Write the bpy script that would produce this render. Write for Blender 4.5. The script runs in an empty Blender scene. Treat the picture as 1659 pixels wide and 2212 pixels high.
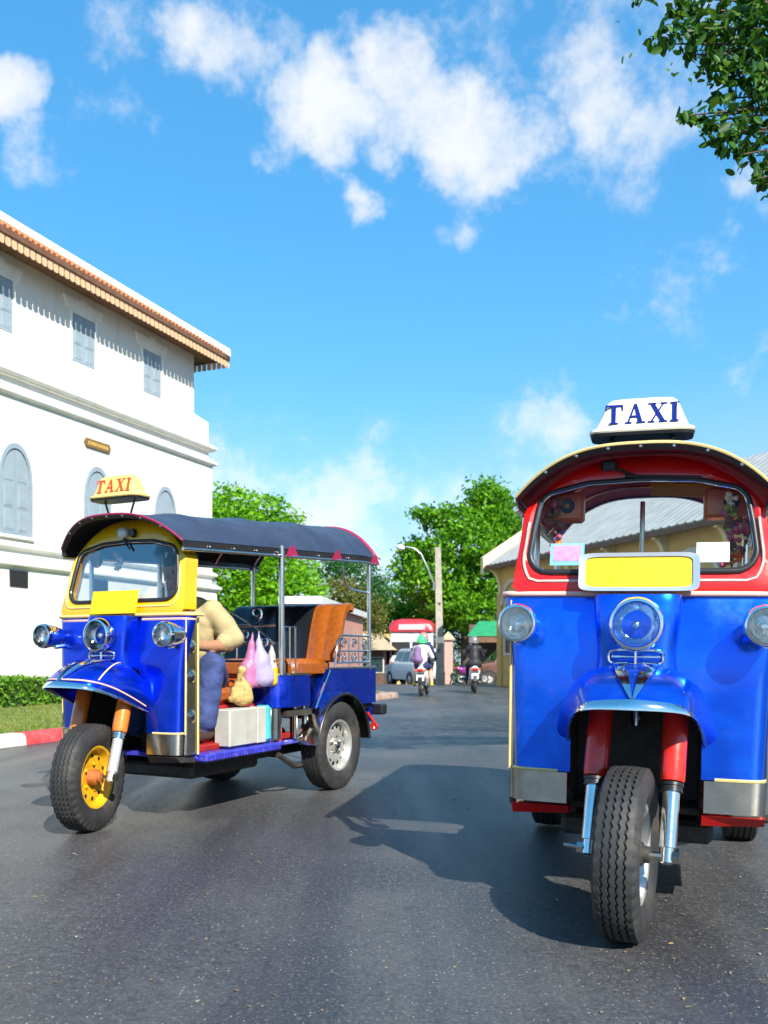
import bpy, bmesh, math, random
import numpy as np
from mathutils import Vector, Matrix

R = math.radians
scene = bpy.context.scene
COL = scene.collection
random.seed(7)
rng = np.random.default_rng(11)

# ------------------------------------------------------------------ camera
# the photograph measured on a 1659 x 2212 copy: focal length 1900 px, horizon at row 1412, eye 0.98 m above the road
FOC, EYE, HOR, MIDX = 1900.0, 0.98, 1412.0, 829.5
cam_d = bpy.data.cameras.new('camera')
cam = bpy.data.objects.new('camera', cam_d)
COL.objects.link(cam)
cam.location = (0, 0, EYE)
cam.rotation_euler = (R(90), 0, 0)
cam_d.sensor_fit = 'HORIZONTAL'
cam_d.sensor_width = 36.0
cam_d.lens = 36.0 * FOC / 1659.0
cam_d.shift_y = (HOR - 1106.0) / 1659.0
cam_d.clip_start = 0.05
cam_d.clip_end = 2000.0
cam_d.dof.use_dof = True
cam_d.dof.focus_distance = 4.0
cam_d.dof.aperture_fstop = 6.3
scene.camera = cam

# ------------------------------------------------------------------ sky, sun, exposure
SUN = Vector((0.55, -1.16, 1.0)).normalized()
world = bpy.data.worlds.new('World')
scene.world = world
world.use_nodes = True


def at(px, py, d):
    """a pixel of the 1659 x 2212 copy and a distance -> a point of the street"""
    return Vector(((px - MIDX) / FOC * d, d, EYE + (HOR - py) / FOC * d))


class NT:
    def __init__(s, tree):
        s.t = tree
        s.n = tree.nodes
        s.l = tree.links

    def new(s, kind, **kw):
        nd = s.n.new(kind)
        for k, v in kw.items():
            if k.startswith('_'):
                setattr(nd, k[1:], v)
        return nd

    def link(s, a, b):
        s.l.new(a, b)

    def val(s, sock, v):
        if isinstance(v, bpy.types.NodeSocket):
            s.l.new(v, sock)
        else:
            sock.default_value = v

    def math(s, op, a, b=0.0, clamp=False):
        nd = s.n.new('ShaderNodeMath')
        nd.operation = op
        nd.use_clamp = clamp
        s.val(nd.inputs[0], a)
        s.val(nd.inputs[1], b)
        return nd.outputs[0]

    def vmath(s, op, a, b):
        nd = s.n.new('ShaderNodeVectorMath')
        nd.operation = op
        s.val(nd.inputs[0], a)
        s.val(nd.inputs[1], b)
        return nd

    def maprange(s, v, a, b, c, d, smooth=True):
        nd = s.n.new('ShaderNodeMapRange')
        nd.interpolation_type = 'SMOOTHSTEP' if smooth else 'LINEAR'
        s.val(nd.inputs['Value'], v)
        for k, x in zip(('From Min', 'From Max', 'To Min', 'To Max'), (a, b, c, d)):
            s.val(nd.inputs[k], x)
        return nd.outputs[0]

    def noise(s, vec, scale, detail=4.0, rough=0.55, dist=0.0):
        nd = s.n.new('ShaderNodeTexNoise')
        if vec is not None:
            s.l.new(vec, nd.inputs['Vector'])
        nd.inputs['Scale'].default_value = scale
        nd.inputs['Detail'].default_value = detail
        nd.inputs['Roughness'].default_value = rough
        nd.inputs['Distortion'].default_value = dist
        return nd

    def mix(s, fac, a, b):
        nd = s.n.new('ShaderNodeMix')
        nd.data_type = 'RGBA'
        s.val(nd.inputs[0], fac)
        s.val(nd.inputs[6], a if isinstance(a, bpy.types.NodeSocket) else (*a[:3], 1))
        s.val(nd.inputs[7], b if isinstance(b, bpy.types.NodeSocket) else (*b[:3], 1))
        return nd.outputs[2]


def build_world():
    w = NT(world.node_tree)
    w.n.clear()
    out = w.new('ShaderNodeOutputWorld')
    sky = w.new('ShaderNodeTexSky')
    sky.sky_type = 'NISHITA'
    sky.sun_disc = False
    sky.sun_elevation = math.asin(SUN.z)
    sky.sun_rotation = math.atan2(SUN.x, SUN.y)
    sky.altitude = 0.0
    sky.air_density = 1.0
    sky.dust_density = 0.1
    sky.ozone_density = 2.5
    hs = w.new('ShaderNodeHueSaturation')
    hs.inputs['Saturation'].default_value = SKY_SAT
    hs.inputs['Hue'].default_value = SKY_HUE
    hs.inputs['Value'].default_value = SKY_VAL
    gm_ = w.new('ShaderNodeGamma')
    gm_.inputs['Gamma'].default_value = 0.62
    w.link(sky.outputs[0], gm_.inputs['Color'])
    w.link(gm_.outputs[0], hs.inputs['Color'])
    bg = w.new('ShaderNodeBackground')
    bg.inputs['Strength'].default_value = 0.13
    w.link(hs.outputs[0], bg.inputs['Color'])
    # clouds: noise over directions, gathered round the banks seen over the street
    tc = w.new('ShaderNodeTexCoord')
    d = tc.outputs['Generated']
    warp = w.noise(d, 5.5, 3, 0.6)
    wv = w.vmath('SUBTRACT', warp.outputs['Color'], (0.5, 0.5, 0.5)).outputs[0]
    sc = w.new('ShaderNodeVectorMath')
    sc.operation = 'SCALE'
    w.link(wv, sc.inputs[0])
    sc.inputs['Scale'].default_value = 0.10
    dw = w.vmath('ADD', d, sc.outputs[0]).outputs[0]
    warp2 = w.noise(d, 24.0, 3, 0.65)
    wv2 = w.vmath('SUBTRACT', warp2.outputs['Color'], (0.5, 0.5, 0.5)).outputs[0]
    sc2 = w.new('ShaderNodeVectorMath')
    sc2.operation = 'SCALE'
    w.link(wv2, sc2.inputs[0])
    sc2.inputs['Scale'].default_value = 0.055
    dw = w.vmath('ADD', dw, sc2.outputs[0]).outputs[0]
    banks = [(450, 30, 110, .8), (500, 90, 130, .9), (560, 150, 110, .9), (620, 110, 80, .75), (560, 20, 120, .6), (640, 230, 90, .95), (700, 270, 110, 1.0), (770, 215, 110, 1.0), (740, 150, 70, .8),
             (880, 110, 110, 1.05), (930, 80, 80, .8), (850, 250, 100, .9), (930, 235, 110, 1.05), (1000, 270, 120, 1.1), (1070, 330, 130, 1.1), (980, 350, 120, .9), (1150, 290, 110, .95), (1100, 400, 120, .75), (1010, 410, 100, .7),
             (1190, 370, 110, .7), (1130, 110, 130, .6), (1180, 190, 120, .9), (1280, 200, 150, .95), (1330, 120, 150, .65), (1400, 230, 150, .75), (1260, 290, 120, .75), (1060, 40, 170, .55), (1230, 40, 180, .55), (1480, 110, 200, .5),
             (605, 305, 75, .8), (780, 430, 62, .95), (740, 445, 45, .7), (820, 425, 45, .7), (960, 530, 70, .55), (1020, 520, 65, .65), (930, 400, 70, .5), (10, 190, 80, .95), (50, 225, 60, .75), (60, 325, 90, .55), (270, 240, 130, .5), (200, 240, 90, .45),
             (230, 10, 130, .62), (290, 20, 90, .55), (265, 400, 90, .48), (290, 370, 60, .45), (320, 150, 60, .40), (1480, 570, 140, .42), (1500, 650, 150, .46), (1640, 440, 80, .65), (1600, 790, 80, .45), (1580, 640, 100, .4), (1640, 730, 60, .5),
             (640, 1040, 150, .55), (700, 1060, 120, .6), (780, 1055, 90, .7), (560, 1010, 140, .45), (860, 1050, 60, .55), (1000, 1000, 170, .44), (1120, 970, 150, .40), (1210, 940, 150, .38), (530, 920, 60, .35),
             (1450, 60, 330, .62), (1380, 290, 250, .64), (1130, 30, 300, .62), (1230, 330, 200, .60), (520, 1110, 260, .78), (700, 1120, 260, .82), (950, 1100, 260, .76), (780, 1060, 150, .80), (1130, 1010, 260, .60), (1480, 600, 240, .44), (240, 230, 200, .45)]
    tot = None
    for (px, py, r, amp) in banks:
        c = Vector(((px - MIDX) / FOC, 1, (HOR - py) / FOC)).normalized()
        ds = w.vmath('DISTANCE', dw, tuple(c)).outputs['Value']
        m = w.maprange(ds, 0.0, r / FOC * 1.75, amp, 0.0)
        tot = m if tot is None else w.math('MAXIMUM', tot, m)
    fb = w.noise(d, 11.0, 6, 0.62)
    fbm = w.math('SUBTRACT', fb.outputs['Fac'], 0.5)
    # elsewhere in the sky: the same kind of scattered cloud
    big = w.noise(d, 2.6, 3, 0.5)
    scat = w.maprange(big.outputs['Fac'], 0.58, 0.75, 0.0, 0.7)
    sx = w.new('ShaderNodeSeparateXYZ')
    w.link(d, sx.inputs[0])
    side = w.maprange(sx.outputs['Y'], 0.45, 0.75, 1.0, 0.0)
    tot = w.math('MAXIMUM', tot, w.math('MULTIPLY', scat, side))
    tot = w.math('MINIMUM', tot, 1.0)
    dens = w.math('ADD', tot, w.math('MULTIPLY', fbm, 1.7))
    dens = w.maprange(dens, 0.24, 1.18, 0.0, 1.0)
    up = w.maprange(sx.outputs['Z'], -0.02, 0.02, 0.0, 1.0)
    dens = w.math('MULTIPLY', w.math('MULTIPLY', dens, 0.95), up)
    cden = dens
    # thin veil of bright air low over the houses
    veil = w.maprange(sx.outputs['Z'], 0.0, 0.40, 0.80, 0.0)
    vn = w.noise(d, 3.0, 4, 0.5)
    veil = w.math('MULTIPLY', veil, w.maprange(vn.outputs['Fac'], 0.3, 0.7, 0.7, 1.2))
    dens = w.math('MAXIMUM', dens, veil)
    dens = w.math('MAXIMUM', dens, 0.16)
    cbg = w.new('ShaderNodeBackground')
    ccol = w.mix(w.maprange(cden, 0.05, 0.60, 0.0, 1.0), CLOUD_THIN, CLOUD_FULL)
    w.link(ccol, cbg.inputs['Color'])
    cbg.inputs['Strength'].default_value = CLOUD_STR
    mx = w.new('ShaderNodeMixShader')
    w.link(dens, mx.inputs[0])
    w.link(bg.outputs[0], mx.inputs[1])
    w.link(cbg.outputs[0], mx.inputs[2])
    w.link(mx.outputs[0], out.inputs['Surface'])


world.cycles.sampling_method = 'MANUAL'
world.cycles.sample_map_resolution = 512
SKY_SAT, SKY_HUE, SKY_VAL = 1.88, 0.494, 1.97
CLOUD_THIN, CLOUD_FULL, CLOUD_STR = (0.48, 0.67, 1.0), (0.95, 0.97, 1.0), 0.62
build_world()

sun_d = bpy.data.lights.new('sun', 'SUN')
sun = bpy.data.objects.new('sun', sun_d)
COL.objects.link(sun)
sun_d.energy = 5.0
sun_d.angle = R(0.53)
sun_d.color = (1.0, 0.95, 0.86)
sun.rotation_euler = SUN.to_track_quat('Z', 'Y').to_euler()
sun.location = (6, -12, 14)

scene.view_settings.view_transform = 'Standard'
scene.view_settings.look = 'None'
scene.view_settings.gamma = 1.0
scene.view_settings.use_curve_mapping = False
scene.view_settings.exposure = 0.75
scene.cycles.max_bounces = 7
scene.cycles.transparent_max_bounces = 12
scene.cycles.caustics_reflective = False
scene.cycles.caustics_refractive = False
scene.cycles.use_denoising = True


# ------------------------------------------------------------------ materials
def material(name, col, rough=0.5, metal=0.0, coat=0.0, vary=0.0, vscale=6.0, bump=0.0, bscale=40.0, spec=0.5, dirt=None, dscale=3.0, damt=0.5, coords='Object'):
    m = bpy.data.materials.new(name)
    m.use_nodes = True
    w = NT(m.node_tree)
    b = w.n['Principled BSDF']
    b.inputs['Base Color'].default_value = (*col, 1)
    b.inputs['Roughness'].default_value = rough
    b.inputs['Metallic'].default_value = metal
    b.inputs['Coat Weight'].default_value = coat
    b.inputs['Coat Roughness'].default_value = 0.04
    b.inputs['Specular IOR Level'].default_value = spec
    if vary or bump or dirt:
        tc = w.new('ShaderNodeTexCoord')
        vec = tc.outputs[coords]
        c = None
        if vary:
            n = w.noise(vec, vscale, 6, 0.6)
            lo = tuple(max(0, x * (1 - vary)) for x in col)
            hi = tuple(min(1, x * (1 + vary)) for x in col)
            c = w.mix(w.maprange(n.outputs['Fac'], 0.3, 0.7, 0, 1), lo, hi)
        if dirt:
            n2 = w.noise(vec, dscale, 8, 0.68)
            f = w.maprange(n2.outputs['Fac'], 0.48, 0.75, 0, damt)
            c = w.mix(f, c if c is not None else col, dirt)
        if c is not None:
            w.link(c, b.inputs['Base Color'])
        if rough > 0.1 and (vary or dirt):
            n3 = w.noise(vec, vscale * 3, 4, 0.6)
            w.link(w.maprange(n3.outputs['Fac'], 0.3, 0.7, rough * 0.85, min(1, rough * 1.2)), b.inputs['Roughness'])
        if bump:
            n4 = w.noise(vec, bscale, 5, 0.6)
            bp = w.new('ShaderNodeBump')
            bp.inputs['Strength'].default_value = bump
            bp.inputs['Distance'].default_value = 0.01
            w.link(n4.outputs['Fac'], bp.inputs['Height'])
            w.link(bp.outputs[0], b.inputs['Normal'])
    return m


def leaf_material(name, cols, trans=0.35, rough=0.5):
    m = bpy.data.materials.new(name)
    m.use_nodes = True
    w = NT(m.node_tree)
    b = w.n['Principled BSDF']
    g = w.new('ShaderNodeNewGeometry')
    cr = w.new('ShaderNodeValToRGB')
    els = cr.color_ramp.elements
    while len(els) < len(cols):
        els.new(0.5)
    for i, c in enumerate(cols):
        els[i].position = i / (len(cols) - 1)
        els[i].color = (*c, 1)
    w.link(g.outputs['Random Per Island'], cr.inputs[0])
    w.link(cr.outputs[0], b.inputs['Base Color'])
    b.inputs['Roughness'].default_value = rough
    b.inputs['Specular IOR Level'].default_value = 0.35
    tr = w.new('ShaderNodeBsdfTranslucent')
    hs = w.new('ShaderNodeHueSaturation')
    hs.inputs['Value'].default_value = 1.3
    hs.inputs['Hue'].default_value = 0.485
    w.link(cr.outputs[0], hs.inputs['Color'])
    w.link(hs.outputs[0], tr.inputs['Color'])
    mx = w.new('ShaderNodeMixShader')
    mx.inputs[0].default_value = trans
    w.link(b.outputs[0], mx.inputs[1])
    w.link(tr.outputs[0], mx.inputs[2])
    w.link(mx.outputs[0], w.n['Material Output'].inputs['Surface'])
    return m


def glass_material(name, tint=(1, 1, 1), gloss=1.0, rough=0.0):
    m = bpy.data.materials.new(name)
    m.use_nodes = True
    w = NT(m.node_tree)
    w.n.remove(w.n['Principled BSDF'])
    tr = w.new('ShaderNodeBsdfTransparent')
    tr.inputs['Color'].default_value = (*tint, 1)
    gl = w.new('ShaderNodeBsdfGlossy')
    gl.inputs['Roughness'].default_value = rough
    fr = w.new('ShaderNodeFresnel')
    fr.inputs['IOR'].default_value = 1.45
    mx = w.new('ShaderNodeMixShader')
    w.link(w.math('MULTIPLY', fr.outputs[0], gloss), mx.inputs[0])
    w.link(tr.outputs[0], mx.inputs[1])
    w.link(gl.outputs[0], mx.inputs[2])
    w.link(mx.outputs[0], w.n['Material Output'].inputs['Surface'])
    return m


M = {}
M['white_wall'] = material('white limewash', (0.80, 0.77, 0.69), 0.85, vary=0.04, vscale=1.2, bump=0.25, bscale=12, dirt=(0.62, 0.57, 0.46), dscale=0.7, damt=0.35)
M['white_trim'] = material('white plaster trim', (0.80, 0.78, 0.72), 0.8, vary=0.05, vscale=2.0, dirt=(0.55, 0.50, 0.38), dscale=1.4, damt=0.4)
M['shutter'] = material('pale blue grey shutter paint', (0.27, 0.33, 0.365), 0.6, vary=0.06, vscale=3, dirt=(0.35, 0.40, 0.42), dscale=4, damt=0.3)
M['shutter_dark'] = material('shutter groove', (0.30, 0.38, 0.43), 0.6)
M['roof_tile'] = material('orange clay tile', (0.60, 0.20, 0.075), 0.75, vary=0.25, vscale=5, dirt=(0.30, 0.13, 0.07), dscale=3, damt=0.5)
M['fringe'] = material('peach painted fringe board', (0.72, 0.43, 0.24), 0.6, vary=0.08, vscale=8)
M['eave_wood'] = material('brown eave timber', (0.16, 0.075, 0.035), 0.6, vary=0.2, vscale=5)
M['gold_wood'] = material('gilt lettering', (0.75, 0.50, 0.12), 0.4, metal=0.4)
M['brown_board'] = material('brown sign board', (0.20, 0.11, 0.035), 0.5, vary=0.1)
M['dark'] = material('painted hole shade', (0.012, 0.012, 0.013), 0.8)  # flat near-black colour standing in for the shade inside holes
M['black'] = material('black plastic', (0.016, 0.016, 0.018), 0.35)
M['rubber'] = material('tyre rubber', (0.030, 0.029, 0.028), 0.62, vary=0.25, vscale=9, bump=0.15, bscale=120, dirt=(0.13, 0.105, 0.075), dscale=5, damt=0.45)
M['gasket'] = material('black rubber seal', (0.018, 0.018, 0.02), 0.4)
M['chrome'] = material('chrome', (0.80, 0.80, 0.80), 0.08, metal=1.0, vary=0.05, vscale=6)
M['steel'] = material('stainless steel', (0.66, 0.66, 0.64), 0.22, metal=1.0, vary=0.08, vscale=8)
M['chrome_dull'] = material('worn chrome plate', (0.56, 0.53, 0.46), 0.20, metal=1.0, vary=0.15, vscale=7, dirt=(0.30, 0.26, 0.19), dscale=6, damt=0.5)
M['gold_trim'] = material('gold pinstripe', (0.85, 0.62, 0.22), 0.3, coat=0.3)
M['pink_trim'] = material('pale pink pinstripe', (0.85, 0.50, 0.42), 0.35, coat=0.3)
M['white_paint'] = material('white paint', (0.80, 0.80, 0.78), 0.4, vary=0.04, coat=0.2)
M['lens'] = glass_material('lamp glass', (0.97, 0.98, 1.0), 1.0, 0.03)
M['windshield'] = glass_material('windscreen glass', (0.94, 0.97, 0.97), 0.38)
M['car_glass'] = material('dark car glass', (0.02, 0.028, 0.03), 0.05, coat=0.5)
M['red_plastic'] = material('red lamp plastic', (0.55, 0.02, 0.015), 0.2, coat=0.6)
M['concrete'] = material('old concrete', (0.38, 0.35, 0.28), 0.85, vary=0.15, vscale=6, bump=0.3, bscale=40, dirt=(0.2, 0.18, 0.14), dscale=4)
M['bark'] = material('bark', (0.11, 0.075, 0.05), 0.9, vary=0.3, vscale=10, bump=0.6, bscale=30)


def asphalt_material():
    m = bpy.data.materials.new('worn asphalt')
    m.use_nodes = True
    w = NT(m.node_tree)
    b = w.n['Principled BSDF']
    tc = w.new('ShaderNodeTexCoord')
    v = tc.outputs['Object']
    fine = w.noise(v, 72, 5, 0.8)
    mid = w.noise(v, 26, 6, 0.7)
    big = w.noise(v, 0.55, 6, 0.6)
    # long wear streaks along the street
    mp = w.new('ShaderNodeMapping')
    mp.inputs['Rotation'].default_value = (0, 0, R(22))
    mp.inputs['Scale'].default_value = (1.6, 0.16, 1)
    w.link(v, mp.inputs[0])
    streak = w.noise(mp.outputs[0], 1.6, 5, 0.55)
    c = w.mix(w.maprange(mid.outputs['Fac'], 0.3, 0.7, 0, 1), (0.032, 0.032, 0.034), (0.082, 0.080, 0.079))
    c = w.mix(w.maprange(big.outputs['Fac'], 0.42, 0.66, 0, 0.65), c, (0.125, 0.12, 0.112))
    c = w.mix(w.maprange(streak.outputs['Fac'], 0.42, 0.68, 0, 0.75), c, (0.032, 0.032, 0.037))
    c = w.mix(w.maprange(fine.outputs['Fac'], 0.52, 0.72, 0, 0.75), c, (0.30, 0.29, 0.27))
    c = w.mix(w.maprange(fine.outputs['Fac'], 0.46, 0.30, 0, 0.6), c, (0.02, 0.02, 0.022))
    vo = w.new('ShaderNodeTexVoronoi')
    vo.inputs['Scale'].default_value = 75
    w.link(v, vo.inputs['Vector'])
    sel = w.new('ShaderNodeSeparateColor')
    w.link(vo.outputs['Color'], sel.inputs[0])
    speck = w.math('MULTIPLY', w.maprange(vo.outputs['Distance'], 0.16, 0.26, 1, 0), w.maprange(sel.outputs[0], 0.90, 0.92, 0, 0.85))
    c = w.mix(speck, c, (0.55, 0.47, 0.34))
    # oil spots
    oil = w.noise(v, 2.3, 3, 0.5)
    c = w.mix(w.maprange(oil.outputs['Fac'], 0.66, 0.74, 0, 0.55), c, (0.03, 0.03, 0.032))
    w.link(c, b.inputs['Base Color'])
    r = w.maprange(streak.outputs['Fac'], 0.35, 0.75, 0.52, 0.32)
    w.link(r, b.inputs['Roughness'])
    b.inputs['Specular IOR Level'].default_value = 0.5
    bp = w.new('ShaderNodeBump')
    bp.inputs['Strength'].default_value = 0.55
    bp.inputs['Distance'].default_value = 0.006
    h = w.math('ADD', w.math('MULTIPLY', fine.outputs['Fac'], 0.6), mid.outputs['Fac'])
    w.link(h, bp.inputs['Height'])
    w.link(bp.outputs[0], b.inputs['Normal'])
    return m


M['asphalt'] = asphalt_material()
M['grass_ground'] = material('short grass ground', (0.15, 0.19, 0.035), 0.9, vary=0.45, vscale=5, bump=0.6, bscale=60, dirt=(0.30, 0.24, 0.10), dscale=1.2, damt=0.8)
M['earth'] = material('earth', (0.16, 0.13, 0.09), 0.95, vary=0.2, vscale=2)


# ------------------------------------------------------------------ mesh helpers
class MB:
    def __init__(s):
        s.v, s.f, s.m = [], [], []

    def add(s, verts, faces, mi=0):
        o = len(s.v)
        s.v.extend(tuple(p) for p in verts)
        s.f.extend([i + o for i in f] for f in faces)
        s.m.extend([mi] * len(faces))
        return s

    def box(s, x0, x1, y0, y1, z0, z1, b=0.0, mi=0, mat=None):
        b = min(b, 0.49 * min(abs(x1 - x0), abs(y1 - y0), abs(z1 - z0)))
        if b <= 0:
            vs = [(x, y, z) for x in (x0, x1) for y in (y0, y1) for z in (z0, z1)]
            fs = [(0, 1, 3, 2), (4, 6, 7, 5), (0, 4, 5, 1), (2, 3, 7, 6), (0, 2, 6, 4), (1, 5, 7, 3)]
        else:
            bm = bmesh.new()
            for x, sx in ((x0, 1), (x1, -1)):
                for y, sy in ((y0, 1), (y1, -1)):
                    for z, sz in ((z0, 1), (z1, -1)):
                        bm.verts.new((x, y + sy * b, z + sz * b))
                        bm.verts.new((x + sx * b, y, z + sz * b))
                        bm.verts.new((x + sx * b, y + sy * b, z))
            r = bmesh.ops.convex_hull(bm, input=bm.verts)
            bmesh.ops.dissolve_limit(bm, angle_limit=0.02, verts=bm.verts, edges=bm.edges)
            bm.verts.index_update()
            vs = [tuple(v.co) for v in bm.verts]
            fs = [[v.index for v in f.verts] for f in bm.faces]
            bm.free()
        if mat is not None:
            vs = [tuple(mat @ Vector(p)) for p in vs]
        return s.add(vs, fs, mi)

    def tube(s, pts, r, n=8, closed=False, caps=True, mi=0):
        pts = [Vector(p) for p in pts]
        k = len(pts)
        rs = r if isinstance(r, (list, tuple)) else [r] * k
        tang = []
        for i in range(k):
            if closed:
                t = pts[(i + 1) % k] - pts[i - 1]
            else:
                t = pts[min(i + 1, k - 1)] - pts[max(i - 1, 0)]
            tang.append(t.normalized() if t.length > 1e-9 else Vector((0, 0, 1)))
        a = tang[0].orthogonal().normalized()
        vs = []
        for i in range(k):
            a = (a - tang[i] * a.dot(tang[i]))
            a = a.normalized() if a.length > 1e-6 else tang[i].orthogonal().normalized()
            bq = tang[i].cross(a)
            for j in range(n):
                th = 2 * math.pi * j / n
                vs.append(pts[i] + (a * math.cos(th) + bq * math.sin(th)) * rs[i])
        fs = []
        for i in range(k if closed else k - 1):
            i2 = (i + 1) % k
            for j in range(n):
                j2 = (j + 1) % n
                fs.append((i * n + j, i * n + j2, i2 * n + j2, i2 * n + j))
        if caps and not closed:
            fs.append(tuple(range(n - 1, -1, -1)))
            fs.append(tuple((k - 1) * n + j for j in range(n)))
        return s.add(vs, fs, mi)

    def lathe(s, prof, org=(0, 0, 0), axis=(0, 0, 1), n=32, mi=0, cap0=False, cap1=False):
        """prof: (radius, distance along the axis)"""
        org, ax = Vector(org), Vector(axis).normalized()
        a = ax.orthogonal().normalized()
        b = ax.cross(a)
        vs, fs = [], []
        for (r, h) in prof:
            for j in range(n):
                th = 2 * math.pi * j / n
                vs.append(org + ax * h + (a * math.cos(th) + b * math.sin(th)) * r)
        for i in range(len(prof) - 1):
            for j in range(n):
                j2 = (j + 1) % n
                fs.append((i * n + j, i * n + j2, (i + 1) * n + j2, (i + 1) * n + j))
        if cap0:
            fs.append(tuple(range(n - 1, -1, -1)))
        if cap1:
            fs.append(tuple((len(prof) - 1) * n + j for j in range(n)))
        return s.add(vs, fs, mi)

    def grid(s, fn, nu, nv, mi=0, closed_u=False, skip=None):
        vs = [tuple(fn(i / nu, j / nv)) for j in range(nv + 1) for i in range(nu + (0 if closed_u else 1))]
        w = nu + (0 if closed_u else 1)
        fs = []
        for j in range(nv):
            for i in range(nu):
                if skip and skip(i, j):
                    continue
                i2 = (i + 1) % w
                fs.append((j * w + i, j * w + i2, (j + 1) * w + i2, (j + 1) * w + i))
        return s.add(vs, fs, mi)

    def rings(s, rs, cap0=True, cap1=True, mi=0):
        n = len(rs[0])
        vs = [p for r in rs for p in r]
        fs = []
        for i in range(len(rs) - 1):
            for j in range(n):
                j2 = (j + 1) % n
                fs.append((i * n + j, i * n + j2, (i + 1) * n + j2, (i + 1) * n + j))
        if cap0:
            fs.append(tuple(range(n - 1, -1, -1)))
        if cap1:
            fs.append(tuple((len(rs) - 1) * n + j for j in range(n)))
        return s.add(vs, fs, mi)

    def prism(s, outline, fn, d0, d1, mi=0):
        """outline: 2-D points; fn(a, b, d) -> 3-D"""
        n = len(outline)
        vs = [fn(a, b, d0) for a, b in outline] + [fn(a, b, d1) for a, b in outline]
        fs = [tuple(range(n)), tuple(range(2 * n - 1, n - 1, -1))]
        for i in range(n):
            j = (i + 1) % n
            fs.append((i, i + n, j + n, j))
        return s.add(vs, fs, mi)

    def mesh(s, name, mats, smooth=None):
        me = bpy.data.meshes.new(name)
        me.from_pydata(s.v, [], s.f)
        for m in (mats if isinstance(mats, (list, tuple)) else [mats]):
            me.materials.append(M[m] if isinstance(m, str) else m)
        me.polygons.foreach_set('material_index', s.m)
        bm = bmesh.new()
        bm.from_mesh(me)
        bmesh.ops.recalc_face_normals(bm, faces=bm.faces)
        bm.to_mesh(me)
        bm.free()
        if smooth is not None:
            me.polygons.foreach_set('use_smooth', [True] * len(me.polygons))
            me.set_sharp_from_angle(angle=R(smooth))
        me.update()
        return me

    def build(s, name, mats, parent=None, smooth=None, loc=None, solid=None, **tags):
        return link(name, s.mesh(name, mats, smooth), parent, loc, solid, **tags)


def link(name, data, parent=None, loc=None, solid=None, rot=None, **tags):
    o = bpy.data.objects.new(name, data)
    COL.objects.link(o)
    if parent:
        o.parent = parent
    if loc is not None:
        o.location = loc
    if rot is not None:
        o.rotation_euler = rot
    if solid:
        md = o.modifiers.new('thickness', 'SOLIDIFY')
        md.thickness = solid[0]
        md.offset = solid[1] if len(solid) > 1 else -1
        if len(solid) > 2:
            md.material_offset = solid[2]
            md.material_offset_rim = solid[2] if len(solid) < 4 else solid[3]
        if len(data.polygons) and data.polygons[0].use_smooth:
            es = o.modifiers.new('edges', 'EDGE_SPLIT')
            es.split_angle = R(45)
    tag(o, **tags)
    return o


def tag(o, label=None, cat=None, group=None, kind=None):
    if label:
        o['label'] = label
    if cat:
        o['category'] = cat
    if group:
        o['group'] = group
    if kind:
        o['kind'] = kind
    return o


def empty(name, loc=(0, 0, 0), rz=0.0, **tags):
    o = bpy.data.objects.new(name, None)
    COL.objects.link(o)
    o.location = loc
    o.rotation_euler = (0, 0, rz)
    o.empty_display_size = 0.2
    tag(o, **tags)
    return o


def fast_mesh(name, verts, faces4, mat, smooth=False):
    """numpy arrays straight into a mesh of quads or triangles"""
    me = bpy.data.meshes.new(name)
    k = faces4.shape[1]
    me.vertices.add(len(verts))
    me.vertices.foreach_set('co', np.ascontiguousarray(verts, dtype=np.float32).ravel())
    me.loops.add(faces4.size)
    me.loops.foreach_set('vertex_index', np.ascontiguousarray(faces4, dtype=np.int32).ravel())
    me.polygons.add(len(faces4))
    me.polygons.foreach_set('loop_start', np.arange(0, faces4.size, k, dtype=np.int32))
    me.polygons.foreach_set('loop_total', np.full(len(faces4), k, dtype=np.int32))
    for m in (mat if isinstance(mat, (list, tuple)) else [mat]):
        me.materials.append(m)
    me.update(calc_edges=True)
    if smooth:
        me.polygons.foreach_set('use_smooth', [True] * len(me.polygons))
    me.validate()
    return me


def copy_tree(o, parent=None):
    c = o.copy()
    COL.objects.link(c)
    c.parent = parent
    for ch in list(o.children):
        copy_tree(ch, c)
    return c


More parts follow.
